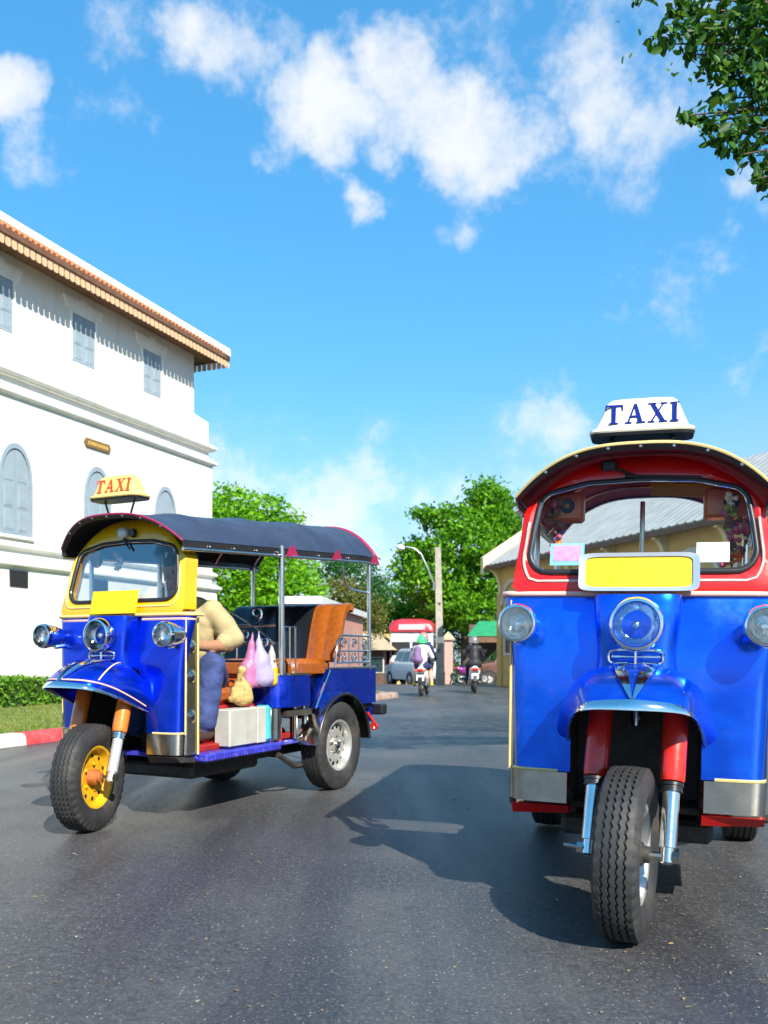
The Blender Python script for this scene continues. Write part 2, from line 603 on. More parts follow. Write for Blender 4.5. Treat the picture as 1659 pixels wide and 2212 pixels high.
# ------------------------------------------------------------------ smooth bodies from tapered capsules (people, scooters, bags)
def sdf_mesh(name, caps, mats, h=0.02, k=0.03, parent=None, folds=None, **tags):
    """caps: (a, b, ra, rb, material index[, flatten-scale xyz]); one continuous skin round all of them"""
    A = np.array([c[0] for c in caps], float)
    B = np.array([c[1] for c in caps], float)
    ra = np.array([c[2] for c in caps], float)
    rb = np.array([c[3] for c in caps], float)
    mi = np.array([c[4] for c in caps], int)
    rm = np.maximum(ra, rb)
    lo = np.minimum(A, B).min(0) - rm.max() - 3 * h
    hi = np.maximum(A, B).max(0) + rm.max() + 3 * h
    n = np.ceil((hi - lo) / h).astype(int) + 1
    ax = [lo[i] + h * np.arange(n[i]) for i in range(3)]
    D = np.full(n, 0.5)
    best = np.full(n, 9.0)
    W = np.zeros(n, int)
    for i in range(len(caps)):
        p0 = np.minimum(A[i], B[i]) - rm[i] - 0.05 - h
        p1 = np.maximum(A[i], B[i]) + rm[i] + 0.05 + h
        i0 = np.clip(np.floor((p0 - lo) / h).astype(int), 0, n - 1)
        i1 = np.clip(np.ceil((p1 - lo) / h).astype(int) + 1, 1, n)
        sl = tuple(slice(i0[q], i1[q]) for q in range(3))
        X, Y, Z = np.meshgrid(ax[0][sl[0]], ax[1][sl[1]], ax[2][sl[2]], indexing='ij')
        d = B[i] - A[i]
        L2 = max(1e-12, float(d @ d))
        t = ((X - A[i][0]) * d[0] + (Y - A[i][1]) * d[1] + (Z - A[i][2]) * d[2]) / L2
        t = np.clip(t, 0, 1)
        dist = np.sqrt((X - A[i][0] - t * d[0]) ** 2 + (Y - A[i][1] - t * d[1]) ** 2 + (Z - A[i][2] - t * d[2]) ** 2) - (ra[i] + t * (rb[i] - ra[i]))
        cur = D[sl]
        kk = caps[i][5] if len(caps[i]) > 5 else k
        hh = np.maximum(kk - np.abs(cur - dist), 0) / kk
        D[sl] = np.minimum(cur, dist) - hh * hh * kk * 0.25
        bw = best[sl]
        msk = dist < bw
        bw[msk] = dist[msk]
        W[sl][msk] = mi[i]
    if folds:                                   # folds and creases in cloth: a wandering ripple of the skin
        amp, which = folds
        X, Y, Z = np.meshgrid(*ax, indexing='ij')
        ph = 2.2 * np.sin(9 * X + 5 * Z) + 1.7 * np.sin(11 * Y - 7 * Z + 1.3)
        rip = 0.75 - 1.5 * np.abs(np.sin(21 * Z + 10 * (X + Y) + ph)) ** 0.6 * 0.6 + np.sin(40 * (X - 0.6 * Y) + 17 * Z + 1.6 * ph) * 0.3
        D = D + amp * rip * np.isin(W, which)
    # surface nets
    neg = D < 0
    c = [(0, 0, 0), (1, 0, 0), (0, 1, 0), (1, 1, 0), (0, 0, 1), (1, 0, 1), (0, 1, 1), (1, 1, 1)]
    m = n - 1

    def cor(a, q):
        return a[q[0]:q[0] + m[0], q[1]:q[1] + m[1], q[2]:q[2] + m[2]]
    cnt = sum(cor(neg, q).astype(int) for q in c)
    act = (cnt > 0) & (cnt < 8)
    idx = np.full(m, -1)
    cells = np.argwhere(act)
    idx[act] = np.arange(len(cells))
    pos = np.zeros((len(cells), 3))
    num = np.zeros(len(cells))
    edges = [(a, b) for a in range(8) for b in range(a + 1, 8) if sum(abs(c[a][q] - c[b][q]) for q in range(3)) == 1]
    for a, b in edges:
        va = D[tuple((cells + c[a]).T)]
        vb = D[tuple((cells + c[b]).T)]
        x = (va < 0) != (vb < 0)
        t = np.where(x, va / np.where(np.abs(va - vb) < 1e-12, 1, va - vb), 0)
        p = np.array(c[a]) + t[:, None] * (np.array(c[b]) - np.array(c[a]))
        pos[x] += p[x]
        num[x] += 1
    V = lo + (cells + pos / num[:, None]) * h
    faces = []
    for axis in range(3):
        u, v = (axis + 1) % 3, (axis + 2) % 3
        s0 = [slice(0, n[q]) for q in range(3)]
        s1 = list(s0)
        s0[axis] = slice(0, n[axis] - 1)
        s1[axis] = slice(1, n[axis])
        cross = neg[tuple(s0)] != neg[tuple(s1)]
        flip = neg[tuple(s0)]
        pts = np.argwhere(cross)
        ok = (pts[:, u] > 0) & (pts[:, v] > 0) & (pts[:, u] < m[u]) & (pts[:, v] < m[v])
        pts = pts[ok]
        fl = flip[tuple(pts.T)]
        q = []
        for du, dv in ((0, 0), (-1, 0), (-1, -1), (0, -1)):
            pp = pts.copy()
            pp[:, u] += du
            pp[:, v] += dv
            q.append(idx[tuple(pp.T)])
        q = np.stack(q, 1)
        q[~fl] = q[~fl][:, ::-1]
        faces.append(q)
    Fc = np.concatenate(faces)
    ok = (Fc >= 0).all(1)
    Fc = Fc[ok]
    me = fast_mesh(name, V, Fc, [M[x] if isinstance(x, str) else x for x in mats], smooth=True)
    cen = V[Fc].mean(1)
    ci = np.clip(np.round((cen - lo) / h).astype(int), 0, n - 1)
    if len(me.polygons) == len(Fc):
        me.polygons.foreach_set('material_index', W[tuple(ci.T)].astype(np.int32))
    me.update()
    return link(name, me, parent, **tags)

# ------------------------------------------------------------------ the ground
def gz(y):
    """the street falls away gently beyond the parked taxis"""
    return -0.00085 * max(0.0, min(y, 60.0) - 18.0) ** 2 - (0.0714 * (min(y, 160) - 60.0) * 0.5 if y > 60 else 0.0)


YS = [-30, -10, -4, 0, 4, 8, 12, 15, 18] + list(range(20, 62, 2)) + [70, 90, 120, 160, 260, 500]


def sheet(name, xfn, off, mat, kind='structure', nx=1):
    mb = MB()
    vs, fs = [], []
    for y in YS:
        x0, x1 = xfn(y)
        for i in range(nx + 1):
            vs.append((x0 + (x1 - x0) * i / nx, y, gz(y) + off))
    w = nx + 1
    for j in range(len(YS) - 1):
        for i in range(nx):
            fs.append((j * w + i, j * w + i + 1, (j + 1) * w + i + 1, (j + 1) * w + i))
    mb.add(vs, fs)
    return mb.build(name, mat, None, None, kind=kind)


sheet('ground', lambda y: (-400, 400), -0.03, 'earth')
sheet('road', lambda y: (-45, 45), 0.0, 'asphalt')

ST = 0.408                                   # the street runs away to the right at this slope
EL = math.hypot(ST, 1)
E1 = Vector((ST / EL, 1 / EL, 0))            # along the street, away from the viewer
N1 = Vector((1 / EL, -ST / EL, 0))           # across the street, out of the white building
KX = lambda y: -4.00 + ST * (y - 9.17)       # the kerb line

# lawn between kerb and white building, ended by a rounded corner at the side street
corner_y = 20.2
lawn_out = [(KX(-6) - 0.18, -6)]
for y in (0, 5, 10, 15, 18, 19.2):
    lawn_out.append((KX(y) - 0.18, y))
for i in range(1, 7):
    a = i / 6 * R(90)
    cx, cy = KX(19.2) - 0.18 - 1.05, 19.55
    lawn_out.append((cx + 1.05 * math.cos(a) + 0.10 * math.sin(a), cy + 1.0 * math.sin(a)))
lawn_out += [(-4, 21.6), (-7.5, 23.2), (-30, 24), (-30, -6)]
mb = MB()
mb.prism(lawn_out, lambda a, b, d: (a, b, d), -0.02, 0.115)
mb.build('lawn', 'grass_ground', kind='structure')

# kerb stones, alternating red and white
M['kerb_white'] = material('kerb white paint', (0.66, 0.60, 0.50), 0.8, vary=0.12, vscale=5, bump=0.3, bscale=30, dirt=(0.40, 0.33, 0.24), dscale=5, damt=0.6)
M['kerb_red'] = material('kerb red paint', (0.55, 0.05, 0.055), 0.7, vary=0.15, vscale=5, bump=0.3, bscale=30, dirt=(0.45, 0.22, 0.18), dscale=5, damt=0.6)
M['kerb_worn'] = material('worn kerb paint', (0.33, 0.22, 0.17), 0.85, vary=0.25, vscale=7, bump=0.3, bscale=30, dirt=(0.45, 0.40, 0.33), dscale=5, damt=0.8)
kerb = empty('kerb', (0, 0, 0), kind='structure')


def kerb_mesh(m):
    mb = MB()
    # profile across: face towards the road is +x
    prof = [(-0.10, 0.0), (-0.10, 0.125), (0.05, 0.125), (0.085, 0.11), (0.10, 0.08), (0.11, 0.0)]
    mb.prism(prof, lambda a, b, d: (a, d, b), -0.495, 0.495)
    return mb.mesh('kerb_stone', m, 40)


km = {c: kerb_mesh(c) for c in ('kerb_white', 'kerb_red', 'kerb_worn')}
i = 0
y = 3.0
while y < 19.3:
    i += 1
    ym = y + 0.5 / EL * 1.0
    cname = 'kerb_worn' if y > 14 else ('kerb_red' if (int((y - 9.40) // 1.85) % 2 == 0) else 'kerb_white')
    o = link('kerb_stone', km[cname], kerb, (KX(ym) - 0.06, ym, 0.0), rot=(0, 0, -math.atan(ST)))
    y += 1.0 / EL
for i in range(5):                                                    # round the corner
    a = (i + 0.5) / 5 * R(90)
    cx, cy = KX(19.2) - 0.18 - 1.05, 19.55
    o = link('kerb_stone', km['kerb_worn'], kerb, (cx + 1.12 * math.cos(a), cy + 1.06 * math.sin(a), 0), rot=(0, 0, a))
    o.scale = (1, 0.36, 1)
for i in range(5):
    t = i + 0.5
    o = link('kerb_stone', km['kerb_worn'], kerb, (cx - 0.1 - t * 0.98, cy + 1.1 + t * 0.22, 0), rot=(0, 0, R(90 - 12.5)))

# short grass along the kerb
gm = leaf_material('grass blade', [(0.09, 0.16, 0.012), (0.16, 0.24, 0.02), (0.30, 0.27, 0.07), (0.13, 0.21, 0.02)], 0.3)
k = 26000
yy = rng.uniform(7.5, 20.5, k)
xx = np.array([KX(v) for v in yy]) - 0.2 - rng.uniform(0, 1, k) ** 1.3 * 5.0
keep = (xx > -9) & ~((yy > 19.3) & (xx > KX(19.2) - 1.0))
xx, yy = xx[keep], yy[keep]
k = len(xx)
hh = rng.uniform(0.02, 0.06, k)
th = rng.uniform(0, 6.283, k)
wv = 0.007
base = np.stack([xx, yy, np.full(k, 0.112)], 1)
sd = np.stack([np.cos(th) * wv, np.sin(th) * wv, np.zeros(k)], 1)
tip = base + np.stack([rng.normal(0, .015, k), rng.normal(0, .015, k), hh], 1)
V = np.stack([base - sd, base + sd, tip], 1).reshape(-1, 3)
Fa = np.arange(3 * k).reshape(-1, 3)
link('grass', fast_mesh('grass', V, Fa, gm), None, label='short patchy grass growing behind the painted kerb', cat='grass', kind='stuff')


# ------------------------------------------------------------------ foliage
def leaf_cloud(pts, size, up=0.4, aspect=0.55, droop=0.0):
    """a small folded leaf at every point: 4 vertices, 2 triangles"""
    n = len(pts)
    d = rng.normal(0, 1, (n, 3))
    d[:, 2] -= droop
    d /= np.linalg.norm(d, axis=1)[:, None]
    r = rng.normal(0, 1, (n, 3))
    r[:, 2] += up
    s = np.cross(d, r)
    s /= np.linalg.norm(s, axis=1)[:, None] + 1e-9
    nr = np.cross(s, d)
    L = size * rng.uniform(0.6, 1.3, n)[:, None]
    base, tip = pts - d * L * 0.5, pts + d * L * 0.5
    mid = pts - d * L * 0.04
    l = mid + s * L * aspect * 0.5 + nr * L * 0.08
    r2 = mid - s * L * aspect * 0.5 + nr * L * 0.08
    V = np.stack([base, l, tip, r2], 1).reshape(-1, 3)
    i = np.arange(n) * 4
    Fq = np.stack([np.stack([i, i + 1, i + 2], 1), np.stack([i, i + 2, i + 3], 1)], 1).reshape(-1, 3)
    return V, Fq


def oval_leaves(pts, size, up=0.8, aspect=0.55, droop=0.7):
    """rounded leaves for branches close to the eye: 6 vertices, 4 triangles, folded along the midrib"""
    n = len(pts)
    d = rng.normal(0, 1, (n, 3))
    d[:, 2] -= droop
    d /= np.linalg.norm(d, axis=1)[:, None]
    r = rng.normal(0, 1, (n, 3))
    r[:, 2] += up
    s = np.cross(d, r)
    s /= np.linalg.norm(s, axis=1)[:, None] + 1e-9
    nr = np.cross(s, d)
    L = size * rng.uniform(0.55, 1.25, n)[:, None]
    w = aspect * rng.uniform(0.8, 1.15, n)[:, None]
    row = [pts - d * L * .5, pts - d * L * .22 + s * L * w * .38 + nr * L * .05, pts + d * L * .16 + s * L * w * .46 + nr * L * .06, pts + d * L * .38 + s * L * w * .28 + nr * L * .02, pts + d * L * .5 - nr * L * .04,
           pts + d * L * .38 - s * L * w * .28 + nr * L * .02, pts + d * L * .16 - s * L * w * .46 + nr * L * .06, pts - d * L * .22 - s * L * w * .38 + nr * L * .05]
    V = np.stack(row, 1).reshape(-1, 3)
    i = np.arange(n) * 8
    q = [(0, 1, 2), (0, 2, 3), (0, 3, 4), (0, 4, 5), (0, 5, 6), (0, 6, 7)]
    Fq = np.stack([np.stack([i + a, i + b, i + c], 1) for a, b, c in q], 1).reshape(-1, 3)
    return V, Fq


def crown_points(blobs, n_clumps, per, spread):
    """clumps of leaves spread over the outside of lumpy ellipsoids"""
    vol = np.array([b[1][0] * b[1][1] * b[1][2] for b in blobs]) ** 0.67
    pick = rng.choice(len(blobs), n_clumps, p=vol / vol.sum())
    C = np.array([b[0] for b in blobs])[pick]
    S = np.array([b[1] for b in blobs])[pick]
    d = rng.normal(0, 1, (n_clumps, 3))
    d /= np.linalg.norm(d, axis=1)[:, None]
    rad = rng.uniform(0.25, 1.0, n_clumps) ** 0.45 * rng.uniform(0.85, 1.12, n_clumps)
    cc = C + d * S * rad[:, None]
    sp = spread * rng.uniform(0.6, 1.4, n_clumps)
    off = rng.normal(0, 1, (n_clumps, per, 3)) * sp[:, None, None]
    off[:, :, 2] *= 0.55
    return (cc[:, None, :] + off).reshape(-1, 3), cc


G_BRIGHT = leaf_material('bright tree leaf', [(0.07, 0.23, 0.005), (0.16, 0.42, 0.008), (0.24, 0.52, 0.012), (0.11, 0.33, 0.008)], 0.42)
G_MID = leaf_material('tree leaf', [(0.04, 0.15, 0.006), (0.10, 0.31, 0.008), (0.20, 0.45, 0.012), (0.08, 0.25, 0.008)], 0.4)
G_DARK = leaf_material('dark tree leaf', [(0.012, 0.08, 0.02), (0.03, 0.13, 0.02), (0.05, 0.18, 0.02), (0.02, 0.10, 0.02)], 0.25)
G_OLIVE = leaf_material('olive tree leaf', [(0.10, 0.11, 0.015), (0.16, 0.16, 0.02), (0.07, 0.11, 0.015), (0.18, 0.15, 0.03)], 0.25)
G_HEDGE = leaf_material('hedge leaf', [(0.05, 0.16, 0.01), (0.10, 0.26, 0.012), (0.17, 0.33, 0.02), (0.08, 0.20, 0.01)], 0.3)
G_NEAR = leaf_material('near branch leaf', [(0.012, 0.06, 0.006), (0.02, 0.09, 0.008), (0.04, 0.14, 0.008), (0.09, 0.20, 0.012)], 0.3, 0.5)


def tree(base, blobs, n_clumps, per, spread, leaf, mat, trunk_r, label, fork=0.35, group=None, name='leafy_tree', limbs=9):
    base = Vector(base)
    o = empty(name, base, label=label, cat='tree', group=group)
    pts, cc = crown_points(blobs, n_clumps, per, spread)
    V, Fq = leaf_cloud(pts, leaf)
    cr = link('crown', fast_mesh('crown', V - np.array(base), Fq, mat), o)
    ctr = np.mean([b[0] for b in blobs], 0)
    low = min(b[0][2] - b[1][2] for b in blobs)
    split = Vector((base.x * 0.7 + ctr[0] * 0.3, base.y * 0.7 + ctr[1] * 0.3, base.z + max(0.9, (low - base.z) * 0.9 + 0.4)))
    mb = MB()
    b0 = Vector((0, 0, 0))
    s0 = split - base
    mb.tube([b0 + Vector((0, 0, -0.1)), b0 + Vector((0, 0, .15)), b0.lerp(s0, 0.5) + Vector((random.uniform(-.08, .08), 0, 0)), s0],
            [trunk_r * 1.45, trunk_r * 1.1, trunk_r * 0.95, trunk_r * 0.8], 10)
    for i in range(limbs):
        b = blobs[i % len(blobs)]
        t = Vector(b[0]) + Vector((random.uniform(-.6, .6) * b[1][0], random.uniform(-.6, .6) * b[1][1], random.uniform(-.3, .6) * b[1][2])) - base
        mid = s0.lerp(t, 0.5) + Vector((random.uniform(-.2, .2), random.uniform(-.2, .2), 0.15))
        mb.tube([s0 - Vector((0, 0, 0.1)), s0.lerp(mid, .5), mid, t], [trunk_r * .6, trunk_r * .45, trunk_r * .3, trunk_r * .08], 6)
    mb.build('trunk', 'bark', o, 60)
    return o


def blob(px, py, d, rx, ry, rz):
    p = at(px, py, d)
    return ((p.x, p.y, p.z), (rx, ry, rz))


# tree behind the blue and yellow taxi
g = lambda x, y: Vector((x, y, gz(y)))
tree(g(-5.6, 38), [blob(490, 1110, 36, 1.6, 1.5, 1.1), blob(540, 1170, 37, 1.9, 1.8, 1.3), blob(500, 1250, 36, 1.9, 1.8, 1.3), blob(590, 1240, 37, 1.9, 1.7, 1.3),
                   blob(640, 1290, 36, 1.2, 1.2, 0.9), blob(620, 1122, 37, 0.6, 0.6, 0.28), blob(575, 1095, 37, 0.8, 0.8, 0.5), blob(560, 1330, 36, 2.2, 1.6, 1.0),
                   blob(420, 1150, 38, 2.0, 2.0, 1.5)],
     1300, 16, 0.23, 0.22, G_BRIGHT, 0.28, 'bright green bushy tree at the end of the white building')
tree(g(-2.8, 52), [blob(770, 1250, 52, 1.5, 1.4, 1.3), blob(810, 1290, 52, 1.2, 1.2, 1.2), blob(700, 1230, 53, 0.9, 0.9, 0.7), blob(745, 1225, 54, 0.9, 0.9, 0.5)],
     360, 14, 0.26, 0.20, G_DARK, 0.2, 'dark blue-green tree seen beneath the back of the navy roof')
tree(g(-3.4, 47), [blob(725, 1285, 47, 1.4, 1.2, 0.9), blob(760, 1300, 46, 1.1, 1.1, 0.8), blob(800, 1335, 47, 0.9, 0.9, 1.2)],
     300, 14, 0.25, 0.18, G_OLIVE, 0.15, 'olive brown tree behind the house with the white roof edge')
# big tree beyond the pole
tree(g(5.6, 58.5), [blob(1060, 1085, 57.2, 1.46, 1.46, 1.33), blob(1000, 1125, 57.2, 2.39, 2.13, 1.06), blob(920, 1110, 55.9, 1.00, 0.93, 0.37), blob(1010, 1180, 55.9, 2.93, 2.53, 1.60),
                  blob(1095, 1150, 57.2, 2.00, 2.00, 1.73), blob(910, 1205, 57.2, 1.46, 1.46, 1.20), blob(950, 1260, 55.9, 2.66, 2.13, 1.46), blob(1060, 1250, 57.2, 2.26, 2.13, 1.86),
                  blob(1000, 1320, 55.9, 2.39, 2.00, 1.20), blob(1040, 1065, 57.2, 0.67, 0.67, 0.93), blob(880, 1235, 57.2, 0.93, 0.93, 0.80)],
     1700, 15, 0.31, 0.33, G_MID, 0.42, 'tall spreading green tree behind the concrete lamp pole')
tree(g(1.4, 65), [blob(850, 1300, 63.8, 2.09, 1.74, 1.16), blob(900, 1320, 62.6, 2.32, 1.74, 1.28), blob(835, 1340, 62.6, 1.62, 1.62, 1.16), blob(940, 1345, 62.6, 1.62, 1.51, 1.16)],
     560, 14, 0.30, 0.26, G_MID, 0.2, 'low dense green tree just over the red bus roof')
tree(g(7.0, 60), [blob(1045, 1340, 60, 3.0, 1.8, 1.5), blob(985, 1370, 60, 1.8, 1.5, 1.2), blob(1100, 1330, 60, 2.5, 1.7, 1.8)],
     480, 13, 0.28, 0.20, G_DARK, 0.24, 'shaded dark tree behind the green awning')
# a far belt of trees closing the street
wood = []
for i in range(26):
    x = -34 + i * 3.0
    wood.append(((x, 88 + rng.uniform(-5, 5), 0.0 + rng.uniform(-1.0, 0.4)), (3.4, 2.4, rng.uniform(2.4, 3.6))))
pts, _ = crown_points(wood, 2600, 8, 0.5)
V, Fq = leaf_cloud(pts, 0.45)
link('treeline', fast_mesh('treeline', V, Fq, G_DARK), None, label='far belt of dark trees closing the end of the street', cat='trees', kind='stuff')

# the hedge on the lawn
he = empty('hedge', tuple(E1 * 0 + Vector((-6.1, 13.9, 0.115))), label='low clipped green hedge on the lawn below the white wall', cat='hedge')
k = 15000
s_ = rng.uniform(-7.0, 5.2, k)
face = rng.uniform(0, 1, k)
a_ = np.where(face < 0.5, rng.uniform(-0.02, 0.05, k), rng.uniform(-0.7, 0.05, k))
z_ = np.where(face < 0.5, rng.uniform(0.0, 0.44, k), rng.uniform(0.38, 0.45, k))
z_ = z_ + 0.03 * np.sin(s_ * 3.1)
P3 = np.stack([s_ * E1.x + a_ * N1.x, s_ * E1.y + a_ * N1.y, z_], 1) + rng.normal(0, 0.02, (k, 3))
V, Fq = leaf_cloud(P3, 0.075)
link('leaves', fast_mesh('leaves', V, Fq, G_HEDGE), he)
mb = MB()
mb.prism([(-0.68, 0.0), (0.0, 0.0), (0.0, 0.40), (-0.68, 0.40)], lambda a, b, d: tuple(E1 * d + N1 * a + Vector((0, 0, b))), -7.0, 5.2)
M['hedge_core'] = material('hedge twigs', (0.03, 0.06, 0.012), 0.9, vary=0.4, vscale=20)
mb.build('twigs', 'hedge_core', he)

# ------------------------------------------------------------------ white building
WB = Vector((-5.47, 28.0, 0))
wb = empty('white_building', WB, -math.atan(ST) + R(90) - R(90), label='long white two storey building with clay tile roof and grey shutters', cat='building')
# local frame of the building: x out of the facade (N1), y along it away from the viewer (E1)
GB = -0.1
LEN = -17.0


def wall_block(name, n, s1, z0, z1, mat, d=9.0, bat=0.0):
    mb = MB()
    q = [(n + bat, LEN, z0), (n + bat, s1 + bat, z0), (n - d, s1 + bat, z0), (n - d, LEN, z0), (n, LEN, z1), (n, s1, z1), (n - d, s1, z1), (n - d, LEN, z1)]
    mb.add(q, [(0, 1, 2, 3), (7, 6, 5, 4), (0, 4, 5, 1), (1, 5, 6, 2), (2, 6, 7, 3), (3, 7, 4, 0)])
    return mb


def stone_wall_material():
    m = bpy.data.materials.new('limewashed coursed wall')
    m.use_nodes = True
    w = NT(m.node_tree)
    b = w.n['Principled BSDF']
    tc = w.new('ShaderNodeTexCoord')
    v = tc.outputs['Object']
    big = w.noise(v, 0.6, 6, 0.65)
    fin = w.noise(v, 9, 6, 0.6)
    c = w.mix(w.maprange(big.outputs['Fac'], 0.45, 0.8, 0, 0.5), (0.70, 0.675, 0.605), (0.55, 0.51, 0.42))
    c = w.mix(w.maprange(fin.outputs['Fac'], 0.5, 0.8, 0, 0.25), c, (0.60, 0.58, 0.51))
    mpv = w.new('ShaderNodeMapping')
    mpv.inputs['Scale'].default_value = (2.2, 2.2, 0.18)
    w.link(v, mpv.inputs[0])
    run = w.noise(mpv.outputs[0], 1.6, 6, 0.65)
    c = w.mix(w.maprange(run.outputs['Fac'], 0.54, 0.74, 0, 0.35), c, (0.46, 0.42, 0.34))
    w.link(c, b.inputs['Base Color'])
    b.inputs['Roughness'].default_value = 0.9
    sp = w.new('ShaderNodeSeparateXYZ')
    w.link(v, sp.inputs[0])
    cb = w.new('ShaderNodeCombineXYZ')
    w.link(sp.outputs['Y'], cb.inputs['X'])
    w.link(sp.outputs['Z'], cb.inputs['Y'])
    br = w.new('ShaderNodeTexBrick')
    br.inputs['Scale'].default_value = 1.0
    br.inputs['Brick Width'].default_value = 0.62
    br.inputs['Row Height'].default_value = 0.29
    br.inputs['Mortar Size'].default_value = 0.006
    br.inputs['Mortar Smooth'].default_value = 0.6
    w.link(cb.outputs[0], br.inputs['Vector'])
    bp = w.new('ShaderNodeBump')
    bp.inputs['Strength'].default_value = 0.30
    bp.inputs['Distance'].default_value = 0.008
    h = w.math('ADD', w.math('MULTIPLY', br.outputs['Fac'], -1.0), w.math('MULTIPLY', fin.outputs['Fac'], 0.8))
    w.link(h, bp.inputs['Height'])
    w.link(bp.outputs[0], b.inputs['Normal'])
    return m


M['stone_wall'] = stone_wall_material()
wall_block('base', 0.10, 0.10, GB, 3.0, 'stone_wall', bat=0.12).build('base_wall', 'stone_wall', wb)
wall_block('mid', 0.0, 0.0, 3.0, 6.9, 'stone_wall', bat=0.0).build('lower_wall', 'stone_wall', wb)
wall_block('band', -0.08, -0.08, 6.9, 8.32, 'stone_wall').build('parapet_wall', 'stone_wall', wb)
mb = wall_block('ledge', -0.40, -0.42, 8.32, 8.56, 'stone_wall', bat=0.31)
mb.build('sloped_ledge', 'white_trim', wb)
wall_block('upper', -0.40, -0.42, 8.56, 10.42, 'stone_wall', d=8.4).build('upper_wall', 'stone_wall', wb)


def moulding(name, z, prof):
    mb = MB()
    # profile (out, up) swept along the facade and round the end
    rs = []
    for (n, s) in ((0, LEN), (0, 0), (-8.5, 0)):
        pass
    P = [[(o, LEN, z + u) for o, u in prof], [(o, o, z + u) for o, u in prof], [(-8.6, o, z + u) for o, u in prof]]
    mb.rings(P, True, True)
    mb.build('moulding', 'white_trim', wb, 35)


def torus_prof(r, n=7, base=-0.10):
    p = [(base, -r * 1.5), (0.02, -r * 1.5), (0.03, -r)]
    for i in range(n):
        a = -math.pi / 2 + math.pi * i / (n - 1)
        p.append((0.05 + r * 1.1 * math.cos(a), r * math.sin(a)))
    p += [(0.03, r * 1.05), (0.03, r * 1.5), (base, r * 1.8)]
    return p


moulding('m', 7.02, torus_prof(0.075))
moulding('m', 7.50, torus_prof(0.075))
moulding('m', 3.47, torus_prof(0.07))
moulding('m', 3.05, [(x + 0.10, u) for x, u in torus_prof(0.07)])


def upper_window(s):
    f = empty('window', (-0.40, s, 0))
    f.parent = wb
    mb = MB()
    mb.box(-0.02, 0.05, -0.50, -0.43, 8.56, 9.86, 0.008)
    mb.box(-0.02, 0.05, 0.43, 0.50, 8.56, 9.86, 0.008)
    mb.box(-0.02, 0.05, -0.43, 0.43, 9.80, 9.86, 0.008)
    mb.build('frame', 'white_trim', f)
    mb = MB()                                                        # flat arch of wedge stones with a keystone
    for i, (a0, a1, up) in enumerate([(-.62, -.36, 0), (-.355, -.12, 0), (-.115, .115, .07), (.12, .355, 0), (.36, .62, 0)]):
        k0, k1 = a0 * 1.22, a1 * 1.22
        mb.prism([(a0, 9.865), (a1, 9.865), (k1, 10.16 + up), (k0, 10.16 + up)], lambda a, b, d: (d, a, b), -0.02, 0.045 + 0.02 * (up > 0))
    mb.build('lintel', 'white_trim', f)
    for sgn in (-1, 1):
        lf = MB()
        y0, y1 = (-0.425, -0.004) if sgn < 0 else (0.004, 0.425)
        lf.box(0.0, 0.028, y0, y1, 8.57, 9.79, 0.004)
        sh = lf.build('shutter', 'shutter', f)
        pn = MB()
        for (z0, z1) in ((8.63, 8.98), (9.02, 9.36), (9.40, 9.73)):
            yc0, yc1 = y0 + 0.06, y1 - 0.06
            pn.box(0.028, 0.036, yc0, yc1, z0, z1, 0.004)
            pn.box(0.028, 0.044, yc0 + 0.03, yc1 - 0.03, z0 + 0.03, z1 - 0.03, 0.01)
        pn.build('panel', 'shutter', sh)
    mb = MB()
    for z in (8.75, 9.55):
        for y0 in (-0.46, 0.46):
            mb = MB()
            mb.tube([(0.035, y0, z - 0.04), (0.035, y0, z + 0.04)], 0.012, 6)
            mb.build('hinge', 'shutter_dark', f)


def lancet(hw, z0, zs, zt, n=10, inset=0.0):
    """pointed-arch outline, (y, z)"""
    out = [(-hw, z0), (hw, z0), (hw, zs)]
    for i in range(1, n + 1):
        t = i / n
        out.append((hw * math.cos(t * math.pi / 2) ** 0.85, zs + (zt - zs) * math.sin(t * math.pi / 2) ** 1.0 * (0.92 + 0.08 * t)))
    for i in range(n - 1, -1, -1):
        t = i / n
        out.append((-hw * math.cos(t * math.pi / 2) ** 0.85 if t > 0 else -hw, zs + (zt - zs) * math.sin(t * math.pi / 2) * (0.92 + 0.08 * t)))
    return out


